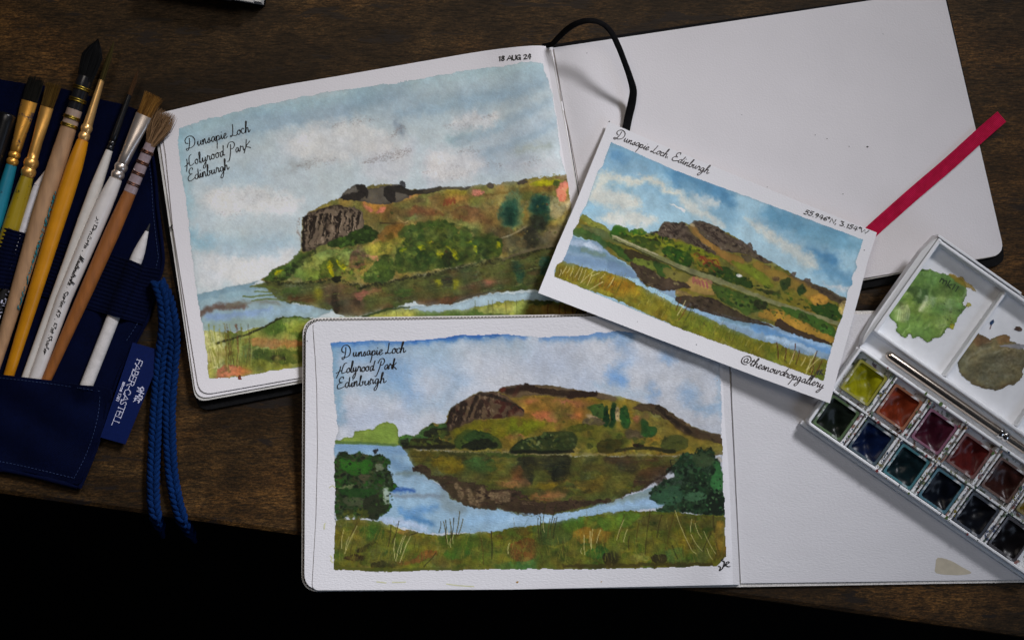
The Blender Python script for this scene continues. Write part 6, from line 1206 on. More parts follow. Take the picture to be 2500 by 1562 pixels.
vs_ = coords(nts); f1 = noise(nts, vs_, 330, 2, .5); f2 = noise(nts, vs_, 60, 3)
cst = ramp(nts, f2, [(.36, L3(88, 92, 34)), (.46, L3(60, 90, 70)), (.54, L3(120, 60, 34)), (.64, L3(34, 56, 92))])
nts.links.new(mixc(nts, ramp(nts, f1, [(.54, (0, 0, 0)), (.61, (.9, .9, .9))]), (.78, .79, .80), cst), bs.inputs['Base Color']); bs.inputs['Roughness'].default_value = .4
M['stained'] = spl
mb = MB(); lbox(mb, 0, UL, 0, 226, 0, .0012); bev(mb.make('tray_floor', M['stained'], box))
def rim(name, mat, u0, u1, v0, v1, w, h0, h1, tilt=2):
    mb = MB()
    o = rpoly([(u0, v0), (u1, v0), (u1, v1), (u0, v1)], 14, 5); i = rpoly([(u0 + w, v0 + w), (u1 - w, v0 + w), (u1 - w, v1 - w), (u0 + w, v1 - w)], 5, 5); n = len(o)
    V = [BX(u, v, h0) for u, v in o] + [BX(u, v, h1) for u, v in o] + [BX(u, v, h1) for u, v in i] + [BX(u, v, h0) for u, v in i]; F = []
    for k in range(n):
        j = (k + 1) % n
        for a, b in ((0, 1), (1, 2), (2, 3)): F.append((a * n + k, a * n + j, b * n + j, b * n + k))
    mb.add(V, F); return bev(mb.make(name, mat, box, 40), .0005)
rim('tray_rim', M['plastic'], 0, UL, 0, 228, 8, .0005, .0078)
mb = MB(); lbox(mb, -6, UL, -9, 4, .0, .0022); bev(mb.make('base_lip', M['plastic'], box))
mb = MB(); lbox(mb, 8, UL - 8, 100, 108, .0012, .0066, 0, 1); bev(mb.make('row_partition', M['stained'], box), .0003)
for k in range(1, 6):
    for row in (0, 1):
        uc = 2 + 106 * k + (6 if row else 0); v0, v1 = (8, 100) if row == 0 else (108, 219)
        mb = MB(); lbox(mb, uc - 11, uc + 1, v0, v1, .0012, .0060, 2, 0); lbox(mb, uc + 1.4, uc + 9, v0, v1, .0012, .0069, 1.5, 0)
        bev(mb.make('pan_partition', M['stained'], box), .0003)
mb = MB(); lbox(mb, 6, UL, 228, 276, .0004, .0016); mb.make('brush_groove', M['plastic'], box, 40)
# palette lid
mb = MB(); lbox(mb, 10, UL, 284, 540, .0010, .0022); palf = bev(mb.make('palette_floor', M['plastic'], box))
mb = MB()
lbox(mb, 4, UL, 274, 286, .0004, .0070, 0, 2); lbox(mb, 4, UL, 536, 548, .0004, .0086, 0, 2); lbox(mb, 2, 14, 276, 548, .0004, .0086, 1, 0)
bev(mb.make('palette_wall', M['plastic'], box), .0005)
mb = MB(); lbox(mb, -2, 246, 548.5, 556, .0030, .0086, 0, 1); lbox(mb, 246.5, UL, 548.5, 552, .0020, .0076, 0, 1)
b_, t_ = [(-14, 300), (-14, 500), (-6, 552), (1.6, 552), (1.6, 232), (-8, 250)], None
V = [BX(u, v, .0005) for u, v in b_] + [BX(u + (3 if u < 0 else 0), v, .0062 if u < 0 else .0080) for u, v in b_]; n = len(b_)
mb.add(V, [tuple(range(n))[::-1], tuple(range(n, 2 * n))] + [(k, (k + 1) % n, n + (k + 1) % n, n + k) for k in range(n)])
bev(mb.make('hinge_flange', M['plastic'], box), .0004)
for uc in (216, 432, 640):
    mb = MB(); lbox(mb, uc - 7, uc + 7, 286.5, 535.5, .0022, .0066, 3.5, 0); bev(mb.make('well_divider', M['plastic'], box), .0005)
cvp = paint_puddles()
def zpal(x, y): return zb2(x, y) + .0032 + .0022
wet, ntw, bw = nodes('drying_paint'); a_ = N(ntw, 'ShaderNodeAttribute', attribute_name="pigment"); ntw.links.new(a_.outputs['Color'], bw.inputs['Base Color']); bw.inputs['Roughness'].default_value = .42
bump(ntw, bw, noise(ntw, coords(ntw), 120, 4), .35, 8e-4)
paint_mesh('mixed_paint', cvp, zpal, 2e-4, wet, palf, 1.28)
strokes_mesh('raised_letters', text_strokes('mk11', E4(1350, 436)[0], E4(1500, 526)[0], 10, .0, 'prt', 0), 2.6, lambda x, y: zpal(x, y) + .0003, plain('dark_green_paint', L3(44, 60, 34), .5), palf, 1e-4)
# spatter on the partitions
rg = random.Random(77); cols = [(66, 88, 40), (34, 50, 70), (110, 100, 40), (40, 60, 44), (104, 44, 44)]
for ci, c in enumerate(cols):
    mb = MB()
    for i in range(34):
        if rg.random() < .75: u = 106 * rg.randint(1, 5) + rg.uniform(-5, 12); v = rg.uniform(12, 215); h = .00705
        else: u = rg.uniform(5, 600); v = rg.choice([rg.uniform(1, 6), rg.uniform(222, 226), rg.uniform(101, 106)]); h = .0080
        r = rg.uniform(1.0, 3.6) if rg.random() < .8 else rg.uniform(3, 6); k = rg.uniform(.35, .9); a0 = rg.random() * 6
        V = [BX(u + r * math.cos(a0 + t * .785) * rg.uniform(.7, 1.2) * k, v + r * math.sin(a0 + t * .785) * rg.uniform(.7, 1.2), h) for t in range(8)]
        mb.add(V, [tuple(range(8))])
    tag(mb.make('paint_spatter', plain('spatter_%d' % ci, L3(*c), .5), box), kind='stuff')
# pans
def pan(uc, vc, col, stain, label, shade=.5, seed=0):
    rg = random.Random(seed)
    t = thing('paint_pan', BX(uc, vc, .0012), label, 'paint pan', 'paint pans set in two rows in the white box')
    mm, nt, b = nodes('pan_plastic'); v = coords(nt); f = noise(nt, v, 160, 4, .6)
    nt.links.new(mixc(nt, ramp(nt, f, [(.32, (0, 0, 0)), (.48, (.95, .95, .95))]), (.72, .72, .72), L3(*stain)), b.inputs['Base Color']); b.inputs['Roughness'].default_value = .4
    mb = MB(); W, D, w = 41, 43, 5.5
    o = rpoly([(-W, -D), (W, -D), (W, D), (-W, D)], 6, 4); i = rpoly([(-W + w, -D + w), (W - w, -D + w), (W - w, D - w), (-W + w, D - w)], 6, 4); n = len(o)
    V = [BX(uc + a, vc + c, .0013) for a, c in o] + [BX(uc + a, vc + c, .0064) for a, c in o] + [BX(uc + a, vc + c, .0062) for a, c in i] + [BX(uc + a * .94, vc + c * .94, .0020) for a, c in i]; F = [tuple(3 * n + k for k in range(n))]
    for k in range(n):
        j = (k + 1) % n
        for a, c in ((0, 1), (1, 2), (2, 3)): F.append((a * n + k, a * n + j, c * n + j, c * n + k))
    mb.add(V, F); mb.make('pan_shell', mm, t, 40)
    pm, nt, b = nodes('paint_cake'); v = coords(nt, (1, 1, 1), rg.random() * 3); f = noise(nt, v, 70, 5, .6, 1.2)
    cc = L3(*col, g=.8); nt.links.new(ramp(nt, f, [(.30, tuple(x * .30 for x in cc)), (.50, cc), (.70, tuple(min(x * 1.7, 1) for x in cc))]), b.inputs['Base Color'])
    b.inputs['Roughness'].default_value = .28; b.inputs['Specular IOR Level'].default_value = .14
    bump(nt, b, noise(nt, v, 60, 2, .5, .6), .14, 9e-4)
    mb = MB(); n = 16; V = []; F = []; dx, dy = rg.uniform(-.35, .35), rg.uniform(-.35, .35)
    for j in range(n + 1):
        for k in range(n + 1):
            a, c = k / n * 2 - 1, j / n * 2 - 1
            r = math.hypot(a - dx, c - dy); e = max(abs(a), abs(c))
            h = .0048 - .0022 * math.exp(-(r / .55) ** 2) + .0004 * math.sin(a * 5 + seed) * math.cos(c * 4 + seed) + .0006 * max(0, e - .8) / .2
            V.append(BX(uc + a * (W - w - .6), vc + c * (D - w - .6), h))
    for j in range(n):
        for k in range(n): a = j * (n + 1) + k; F.append((a, a + 1, a + n + 2, a + n + 1))
    mb.add(V, F); mb.make('paint_cake', pm, t, 60); return t
row_b = [((148, 146, 18), (128, 124, 26), 'yellow green pan at the upper left of the box, beside the postcard'), ((120, 46, 24), (128, 74, 40), 'burnt orange red pan between the yellow green and maroon pans'), ((64, 22, 36), (110, 62, 84), 'dark maroon pan between the orange red and red brown pans'),
         ((88, 30, 28), (96, 56, 52), 'smooth red brown pan between the maroon and the chocolate pans'), ((56, 30, 26), (80, 54, 44), 'chocolate brown pan between the red brown and ochre pans'), ((120, 98, 20), (104, 92, 34), 'yellow ochre pan cut by the right edge of the photo')]
row_a = [((24, 30, 24), (60, 84, 44), 'blackish green pan in the lower row, nearest the postcard corner'), ((13, 26, 58), (44, 64, 74), 'blue pan in the lower row, below the orange red pan'), ((18, 34, 38), (36, 96, 104), 'dark teal pan with turquoise stained rim in the lower row'),
         ((13, 17, 26), (44, 90, 104), 'smooth blue black pan in the lower row, below the red brown pan'), ((18, 20, 26), (36, 44, 56), 'glossy black pan with a pale dip in the lower row'), ((20, 18, 20), (44, 40, 44), 'brownish black pan at the lower right end of the box')]
for k, (c, s, l) in enumerate(row_b): pan(61 + 106 * k, 162, c, s, l, seed=20 + k)
for k, (c, s, l) in enumerate(row_a): pan(55 + 106 * k, 53, c, s, l, seed=40 + k)
# travel brush in the groove
tb = thing('travel_brush', BX(300, 252, .0016), 'slim metal travel brush lying in the groove of the paint box', 'paintbrush')
def bx_lathe(prof, v, h, mat, name, parent, ring=18):
    mb = MB(); V = []; F = []
    ax = np.array(BX(100, v, h)) - np.array(BX(0, v, h)); ax /= np.linalg.norm(ax); sd = np.cross(ax, (0, 0, 1.)); sd /= np.linalg.norm(sd); up = np.cross(sd, ax)
    for u, w in prof:
        c = np.array(BX(u, v, h))
        for k in range(ring): a = 6.28319 * k / ring; V.append(c + (sd * math.cos(a) + up * math.sin(a)) * w * S / 2)
    n = len(prof)
    for i in range(n - 1):
        for k in range(ring): a, b = i * ring + k, i * ring + (k + 1) % ring; F.append((a, b, b + ring, a + ring))
    F += [tuple(range(ring)), tuple((n - 1) * ring + k for k in range(ring))]
    mb.add(V, F); return mb.make(name, mat, parent, 40)
M['champagne'] = plain('champagne_metal', (.58, .50, .42), .24, 1, .08, 100)
M['chrome'] = plain('bright_metal', (.80, .78, .76), .16, 1, .05, 100)
bx_lathe([(66, 6), (68, 14), (72, 20), (80, 22), (240, 23), (404, 22)], 252, .0016 + 11.6 * S, M['champagne'], 'handle', tb)
bx_lathe([(404.2, 20), (406, 27), (412, 29), (417, 26), (419, 20), (421, 26), (427, 28), (431, 25), (433, 20)], 252, .0016 + 11.6 * S, M['chrome'], 'collar', tb)
bx_lathe([(433.2, 20), (520, 19), (600, 17), (680, 14)], 252, .0016 + 11.6 * S, M['champagne'], 'ferrule', tb)

# ================================================================ brush roll
roll = thing('brush_roll', P(180, 700, 0), 'navy canvas brush roll opened out with elastic loops, pocket and blue cord', 'brush roll')
def wr(x, y): return .0004 * np.sin(x * .05 + y * .013) * np.cos(y * .031 - x * .02)
cl_out = smooth_pts([(-70, 183), (0, 194), (60, 204), (150, 216), (250, 244), (335, 268), (362, 330), (378, 420), (384, 500), (396, 600), (397, 650), (380, 705), (364, 770), (328, 840), (296, 900), (276, 955), (260, 1015), (232, 1100), (196, 1190), (150, 1182), (60, 1160), (0, 1148), (-70, 1138)], True, 2)
roll_c = sheet('canvas', [tuple(p) for p in cl_out], lambda x, y: .0020 + wr(x, y), .0016, M['cloth'], roll, 30, 50)
po = smooth_pts([(-70, 902), (0, 914), (120, 928), (200, 940), (270, 950), (262, 1000), (242, 1075), (206, 1160), (188, 1182), (150, 1172), (60, 1150), (-70, 1126)], True, 2)
def zpk(x, y):
    t = np.clip((y - (914 + .13 * x)) / 230., 0, 1)
    b9 = np.clip(1 - np.abs(x - (212 - (y - 938) * .394)) / 34., 0, 1) * np.clip(1 - (y - 950) / 50., 0, 1) * .0062
    return np.maximum(.0030 + b9, 0) * (b9 > .002) + (b9 <= .002) * .0030 + 0 * t + .0012 + .0062 * (1 - t) ** 1.3 * np.clip((275 - x - t * 40) / 90., .1, 1) + .0010 * np.sin(x * .045 + y * .02) + .0009 * np.sin(y * .05 - x * .030)
sheet('pocket', [tuple(p) for p in po], zpk, .0010, M['cloth'], roll, 16, 60)
# hem cord along the right edge and the pocket mouth
def tube_path(name, pts, w, zf, mat, parent, h=None, ring=8):
    q = smooth_pts(pts, False, 5); return loft([(x, y, float(zf(x, y)), w, h or w) for x, y in q], None, ring).make(name, mat, parent, 60)
tube_path('hem', [(335, 268), (362, 330), (378, 420), (384, 500), (396, 600), (397, 650), (380, 705), (364, 770), (328, 840), (296, 900), (276, 955)], 9, lambda x, y: .0022, M['cloth'], roll_c)
tube_path('hem', [(272, 952), (258, 1012), (231, 1100), (194, 1190)], 12, lambda x, y: .0034, M['cloth'], roll_c)
tube_path('hem', [(190, 1188), (150, 1178), (60, 1156), (-70, 1133)], 11, lambda x, y: .0030, M['cloth'], roll_c)
# rows of stitches
def stitch_row(pts, zf, gap=9, ln=5):
    q = smooth_pts(pts, False, 8); seg = np.hypot(*np.diff(q, axis=0).T); cum = np.r_[0, np.cumsum(seg)]; mb = MB()
    for dd in np.arange(2, cum[-1] - ln, gap):
        a = (np.interp(dd, cum, q[:, 0]), np.interp(dd, cum, q[:, 1])); b = (np.interp(dd + ln, cum, q[:, 0]), np.interp(dd + ln, cum, q[:, 1]))
        loft([(*a, float(zf(*a)) + .0002, 1.6, 1.6), (*b, float(zf(*b)) + .0002, 1.6, 1.6)], mb, 5)
    tag(mb.make('stitching', M['stitch'], roll_c), kind='stuff')
stitch_row([(-40, 918), (0, 922), (120, 936), (252, 956)], zpk); stitch_row([(244, 966), (238, 1020), (214, 1100), (180, 1168)], zpk); stitch_row([(-40, 1118), (60, 1138), (178, 1166)], zpk); stitch_row([(352, 330), (368, 430), (374, 520), (384, 610), (384, 640), (350, 760), (306, 836)], lambda x, y: .0022 + wr(x, y))
# ---------------- brushes: axis as a polyline (x by y), stations (y, width, flatness)
TUBES = []
def ax(pts):
    ys = [p[1] for p in pts]; xs = [p[0] for p in pts]
    def f(y):
        if y < ys[0]: return xs[0] + (y - ys[0]) * (xs[1] - xs[0]) / (ys[1] - ys[0])
        if y > ys[-1]: return xs[-1] + (y - ys[-1]) * (xs[-1] - xs[-2]) / (ys[-1] - ys[-2])
        return float(np.interp(y, ys, xs))
    return f
def run(f, zc_, prof, n=1):
    out = []
    for i in range(len(prof)):
        y, w, k = (prof[i] + (1.,))[:3]; out.append((f(y), y, zc_(y) if callable(zc_) else zc_, w, w * k))
    return out
def slope(z): return lambda y: z + (.0050 - z) * min(max((y - 690) / 225., 0), 1.05)
def dens(prof, step=14):
    P_ = np.array([(p + (1.,))[:3] for p in prof]); ys = []
    for a, b in zip(P_[:-1], P_[1:]):
        m = max(1, int((b[0] - a[0]) / step)); ys += [a + (b - a) * t / m for t in range(m)]
    ys.append(P_[-1]); return [tuple(q) for q in ys]
def beads(y0, y1, w, n=2):
    out = [(y0, w * .9)]; L = (y1 - y0) / n
    for k in range(n): out += [(y0 + L * (k + .12), w * .98), (y0 + L * (k + .3), w * 1.1), (y0 + L * (k + .6), w * 1.12), (y0 + L * (k + .85), w * 1.0), (y0 + L * (k + 1), w * .9)]
    return out
def hair_mat(name, a, b, rough=.55):
    m, nt, bs = nodes(name); at = N(nt, 'ShaderNodeAttribute', attribute_name="shade")
    nt.links.new(ramp(nt, at.outputs['Fac'], [(0., a), (1., b)]), bs.inputs['Base Color']); bs.inputs['Roughness'].default_value = rough; bs.inputs['Specular IOR Level'].default_value = .1; return m
def tuft(name, parent, base, tip, zc_, wb, wmid, wt, hb, ht, mat, n=120, sw=1.5, spread=.0, seed=0, tipvar=.1):
    """bristles from base to tip (picture points): many thin tapering hairs round a solid core"""
    zc_ = zc_(0) if callable(zc_) else zc_; rg = random.Random(seed); A, B = np.array(base, float), np.array(tip, float); d = B - A; L = np.linalg.norm(d); d /= L; nn = np.array([-d[1], d[0]])
    V = []; F = []; SH = []
    def hair(a0, b0, a1, b1, l, w, sh):
        b = len(V); K = 5
        for i in range(K + 1):
            t = i / K; e = t * l
            wd = wb + (wmid - wb) * math.sin(min(t * 1.9, 1.57)) if t < .55 else wmid + (wt - wmid) * ((t - .55) / .45) ** 1.4
            o = (a0 * (1 - t) + a1 * t) * wd / 2; hz = (b0 * (1 - t) + b1 * t) * (hb + (ht - hb) * t) / 2
            c = A + d * L * e + nn * o; r = w * (1 - .75 * t ** 2) / 2
            for s_, u_ in ((r, 0), (-r * .6, r), (-r * .6, -r)):
                V.append(P(c[0] + nn[0] * s_, c[1] + nn[1] * s_, zc_ + (hz + u_) * S)); SH.append(sh)
        for i in range(K):
            for k in range(3): p, q = b + i * 3 + k, b + i * 3 + (k + 1) % 3; F.append((p, q, q + 3, p + 3))
        F.append((b + K * 3, b + K * 3 + 1, b + K * 3 + 2))
    for i in range(n):
        a = rg.random() * 6.283; r = math.sqrt(rg.random()); a0, b0 = r * math.cos(a), r * math.sin(a)
        hair(a0, b0, a0 + rg.uniform(-1, 1) * spread, b0 + rg.uniform(-1, 1) * spread * .5, 1 + rg.uniform(-tipvar, tipvar * .5), sw * rg.uniform(.7, 1.3), rg.random())
    o = mk(name, V, F, mat, parent, 80)
    at = o.data.attributes.new("shade", 'FLOAT', 'POINT'); at.data.foreach_set("value", SH); return o
M['gold'] = plain('brass_ferrule', (.82, .44, .11), .36, .72, .14, 120, .12, 500, 2e-4)
M['gold2'] = plain('copper_gold_ferrule', (.92, .54, .20), .33, .72, .10, 120, .08, 500, 2e-4)
M['silver'] = plain('nickel_ferrule', (.66, .58, .52), .30, .8, .06, 100)
def worn_gold():
    m, nt, b = nodes('worn_brass'); v = coords(nt); f = noise(nt, v, 230, 5, .65); g = noise(nt, v, 75, 3)
    k = ramp(nt, f, [(.56, (0, 0, 0)), (.62, (1, 1, 1))])
    nt.links.new(mixc(nt, k, (.80, .40, .07), (.07, .04, .035)), b.inputs['Base Color']); b.inputs['Roughness'].default_value = .34
    iv = ramp(nt, f, [(.56, (.72,) * 3), (.62, (.1,) * 3)]); nt.links.new(iv, b.inputs['Metallic']); return m
M['worn'] = worn_gold()
def chipped(name, col, chip, th=.62, scale=150):
    m, nt, b = nodes(name); v = coords(nt); f = noise(nt, v, scale, 5, .65)
    c = ramp(nt, noise(nt, v, 60, 3), [(.3, tuple(x * .82 for x in col)), (.7, tuple(min(1, x * 1.12) for x in col))])
    nt.links.new(mixc(nt, ramp(nt, f, [(th, (0, 0, 0)), (th + .03, (1, 1, 1))]), c, chip), b.inputs['Base Color']); b.inputs['Roughness'].default_value = .38; return m
def grain_wood(name, col, rough=.6, var=.2):
    return plain(name, col, rough, 0, var, 60, .15, 400, 2e-4, (6, 1, 6), .38)
GRP = 'paintbrushes lying in the brush roll'
def brush(label, f, zc_, parts, name='paintbrush', cat='paintbrush', group=GRP):
    y0 = parts[0][2][0][0]; t = thing(name, P(f(600), 600, .002), label, cat, group)
    for nm, mat, prof in parts:
        r = 24 if nm != 'wire' else 20
        loft(run(f, zc_, dens(prof)), None, r).make(nm, mat, t, 55)
        TUBES.append((f, prof, zc_))
    return t
R = lambda w: w * S / 2
# black pen at the edge
f = ax([(20, 278), (-30, 440)]); brush('black capped pen at the left edge of the roll', f, .002 + R(44), [('barrel', plain('gloss_black', (.006, .006, .007), .3), [(277, 30), (279, 40), (283, 43), (520, 44), (700, 44)])], 'pen', 'pen', None)
# teal brush
f = ax([(87, 195), (28, 404), (-17, 565)]); z = .002 + R(36)
t = brush('flat black haired brush with worn brass ferrule and teal handle', f, z, [('ferrule', M['worn'], [(248, 40, .40), (268, 39, .42), (300, 34, .62), (335, 29, .9), (370, 26, 1)] + beads(371, 403, 26)), ('handle', chipped('teal_lacquer', L3(24, 106, 124), (.02, .02, .02), .66), [(403.5, 26), (430, 29), (500, 34), (570, 37), (740, 33)])])
tuft('bristles', t, (f(250), 250), (f(190) + 1, 190), z, 37, 40, 36, 13, 8, hair_mat('black_hair', (.002, .002, .0017), (.010, .009, .006)), 230, 1.7, .15, 1, .10)
# olive yellow brush
f = ax([(131, 205), (66, 433), (26, 565)]); z = .002 + R(40)
t = brush('flat amber haired brush with brass ferrule and chipped olive yellow handle', f, z, [('ferrule', M['gold'], [(262, 33, .36), (285, 32, .40), (310, 30, .6), (345, 26, .95), (387, 26, 1)] + beads(388, 432, 32)), ('handle', chipped('olive_lacquer', L3(132, 112, 14), (.03, .026, .012), .60), [(432.5, 30), (455, 35), (520, 42), (570, 44), (700, 40), (900, 26), (950, 22)])])
tuft('bristles', t, (f(264), 264), (f(206), 206), z, 31, 36, 38, 11, 7, hair_mat('amber_hair', (.028, .014, .003), (.12, .066, .010)), 210, 1.7, .2, 2, .10)
# white sketching pencil under the tan brush
f = ax([(121, 404), (96, 453), (12, 712), (-24, 812)]); z = .002 + R(28)
t = brush('white pencil with black printed band, half under the tan mop brush', f, z, [('point', plain('pencil_wood', (.62, .58, .58), .8), [(405, 2), (428, 13), (455, 26)]), ('barrel', plain('white_lacquer', (.70, .68, .72), .45), [(455.3, 26), (470, 28), (706, 28)]), ('printed_band', plain('black_band', (.01, .01, .011), .4), [(706.3, 28.4), (804, 28.4)]), ('barrel_end', plain('white_lacquer_end', (.70, .68, .72), .45), [(804.3, 28), (930, 28)])], 'pencil', 'pencil', None)
pz = lambda x, y: z + math.sqrt(max((14.2 * S) ** 2 - (((x - f(y)) * .94) * S) ** 2, 0)) + 5e-5
fz = f; zz = z
def on_tube(f, zc_, wf): return lambda x, y: (zc_(y) if callable(zc_) else zc_) + math.sqrt(max((wf(y) / 2 * S) ** 2 - ((x - f(y)) * .93 * S) ** 2, 0)) + 6e-5
strokes_mesh('lettering', text_strokes('DERWENT', (f(794) + 9, 797), (f(722) + 17, 722 - 16), 12, 0, 'prt'), 3.6, on_tube(f, z, lambda y: 28.6), M['thread'], t)
# tan mop
f = ax([(236, 100), (218, 162), (168, 311), (107, 500), (20, 790), (-22, 925)]); z = slope(.0055 + R(40))
wire = plain('brass_wire', (.42, .30, .05), .35, 1)
qd = plain('black_quill', (.012, .012, .014), .22); qt = plain('clear_quill_over_wood', (.36, .26, .20), .3)
t = brush('large pointed black mop brush with wired quill and raw tan handle', f, z, [('quill', qd, [(188, 36), (200, 39), (268, 37)]), ('quill_base', qt, [(268.2, 37), (290, 37), (311, 38.5)]), ('handle', grain_wood('raw_tan_wood', L3(150, 116, 84)), [(311.2, 38), (400, 42), (520, 43), (660, 38), (790, 32), (960, 24)])])
for y in (214, 219, 243, 248, 286, 290, 305, 309): loft(run(f, z, [(y - 2, 39), (y - 1.4, 42.5), (y, 43.5), (y + 1.4, 42.5), (y + 2, 39)]), None, 24).make('wire', wire, t, 60)
tuft('bristles', t, (f(196), 196), (f(98) + 2, 98), z, 37, 54, 2, 34, 2, hair_mat('mop_hair', (.0015, .0015, .0018), (.007, .007, .007), .4), 330, 2.2, .05, 3, .05)
tube = None
mb = MB()
for k in range(150):
    rg_ = random.Random(k); y = rg_.uniform(470, 760); sd = rg_.choice((-1, 1, 1)); w = np.interp(y, [400, 520, 660, 790], [42, 43, 38, 32])
    x = f(y) + sd * w * rg_.uniform(.36, .49); wl = rg_.uniform(1.5, 5); zf_ = on_tube(f, z, lambda yy: w)
    V = [P(x + a, y + b, zf_(x + a, y + b) + 2e-5) for a, b in ((-1.2, -wl), (1.2, -wl * .7), (.8, wl), (-1.4, wl * .8))]; mb.add(V, [(0, 1, 2, 3)])
tag(mb.make('teal_paint_trace', plain('teal_trace', L3(30, 104, 112), .6), t), kind='stuff')
# ochre round
f = ax([(277, 106), (248, 197), (202, 344), (141, 535), (22, 915)]); z = slope(.0055 + R(40))
t = brush('round olive haired brush with long gold ferrule and ochre yellow handle', f, z, [('ferrule', M['gold2'], [(196, 13.5), (250, 18), (304, 22.5)] + beads(305, 343, 25)), ('handle', chipped('ochre_lacquer', L3(176, 116, 12), (.10, .05, .01), .72, 320), [(343.4, 27), (370, 33), (410, 39), (480, 40.5), (560, 38), (740, 32), (915, 25), (960, 23)])])
tuft('bristles', t, (f(198), 198), (f(104), 104), z, 13, 14.5, 2, 13, 2, hair_mat('olive_hair', (.020, .015, .004), (.07, .052, .012)), 110, 1.4, .05, 4, .05)
# thin white round
f = ax([(337, 174), (316, 232), (267, 367), (170, 635), (62, 922)]); z = slope(.0055 + R(30))
t = brush('thin brown pointed brush with black ferrule and slim cream handle', f, z, [('ferrule', plain('black_ferrule', (.010, .010, .011), .28), [(232, 12), (344, 17)] + beads(345, 367, 16)), ('handle', plain('cream_lacquer', (.60, .56, .51), .35, 0, .05), [(367.3, 17), (400, 22), (460, 29), (540, 30), (700, 26), (925, 19), (960, 18)])])
tuft('bristles', t, (f(233), 233), (f(174), 174), z, 11, 12, 1.5, 11, 1.5, hair_mat('brown_hair', (.022, .010, .004), (.075, .036, .014)), 90, 1.3, .05, 5, .05)
# flat shader
f = ax([(371, 238), (351, 283), (283, 437), (243, 525), (156, 728), (84, 930)]); z = slope(.0055 + R(42))
t = brush('broad flat shader brush with nickel ferrule and printed white handle', f, z, [('ferrule', M['silver'], [(282, 41, .34), (305, 39, .40), (340, 34, .66), (375, 29, .95), (399, 27.5, 1)] + beads(400, 436, 29)), ('handle', plain('white_gloss_lacquer', (.64, .60, .57), .3, 0, .04), [(436.4, 30), (470, 37), (520, 42), (570, 42), (700, 38), (840, 34), (930, 32), (965, 31)])])
tuft('bristles', t, (f(285), 285), (f(234) + 3, 232), z, 38, 41, 46, 12, 7, hair_mat('golden_hair', (.06, .024, .004), (.26, .125, .025)), 260, 1.7, .25, 6, .07)
wf = lambda y: float(np.interp(y, [437, 520, 570, 700, 840, 930], [30.5, 42.5, 42.5, 38.5, 34.5, 32.5])); zt = on_tube(f, z, wf)
tx = text_strokes('6', (f(523) - 13, 522), (f(532) - 14, 532), 6.4, 0, 'prt', .16) + text_strokes('ProArte', (f(546) - 9, 546), (f(604) - 9, 604), 8.8, 0, 'prt', .10) + text_strokes(' · ', (f(604) - 9, 604), (f(618) - 8, 618), 7.6, 0, 'prt') + text_strokes('Masterstroke', (f(620) - 8, 620), (f(692) - 8, 692), 8.0, .2) + \
     text_strokes(' · ', (f(694) - 8, 694), (f(706) - 8, 706), 7.6, 0, 'prt') + text_strokes('Series 62', (f(708) - 8, 708), (f(772) - 8, 772), 8.4, 0, 'prt', .10) + text_strokes(' · ', (f(772) - 8, 772), (f(784) - 8, 784), 7.6, 0, 'prt') + text_strokes('Flat Shader', (f(786) - 7, 786), (f(862) - 7, 862), 8.2, 0, 'prt', .10)
tx += [[(f(536) - 10, 533), (f(536) + 2, 536), (f(540) - 8, 541), (f(540) + 3, 544)]]
strokes_mesh('lettering', tx, 1.9, zt, M['ink'], t)
# hake-like mop with clear quill
f = ax([(367, 354), (317, 470), (215, 700), (110, 934)]); z = slope(.0055 + R(36))
cq = plain('clear_lilac_quill', (.30, .23, .24), .22)
t = brush('fluffy tan haired brush with lilac wired quill and brown wooden handle', f, z, [('quill', cq, [(352, 26), (372, 28), (440, 30), (470, 31)]), ('handle', grain_wood('brown_wood', L3(126, 74, 28)), [(470.2, 30), (500, 33), (570, 36), (700, 33), (934, 23), (970, 21)])])
wire2 = plain('copper_wire', (.16, .07, .04), .4, 1)
for y in (370, 374, 396, 400, 422, 426, 448, 452): loft(run(f, z, [(y - 1.8, 29), (y - 1.2, 32), (y, 33), (y + 1.2, 32), (y + 1.8, 29)]), None, 20).make('wire', wire2, t, 60)
tuft('bristles', t, (f(356), 356), (405, 276), z, 25, 56, 48, 24, 16, hair_mat('tan_hair', (.055, .028, .012), (.30, .175, .085)), 330, 1.7, .55, 7, .16)
# paper stump in the last loop
f9 = ax([(366, 546), (334, 630), (212, 938)]); z9 = .002 + R(30)
stump = plain('grey_paper_stump', (.56, .53, .51), .92, 0, .10, 260, .5, 700, 4e-4)
brush('white rolled paper blending stump held by the rightmost elastic loop', f9, z9, [('tip', plain('graphite_tip', (.02, .02, .02), .8), [(546, 2), (552, 4), (564, 8)]), ('cone', stump, [(564.2, 8), (590, 19), (612, 27), (630, 30)]), ('body', stump, [(630.2, 30), (800, 31), (960, 31)])], 'paper_stump', 'blending stump', None)
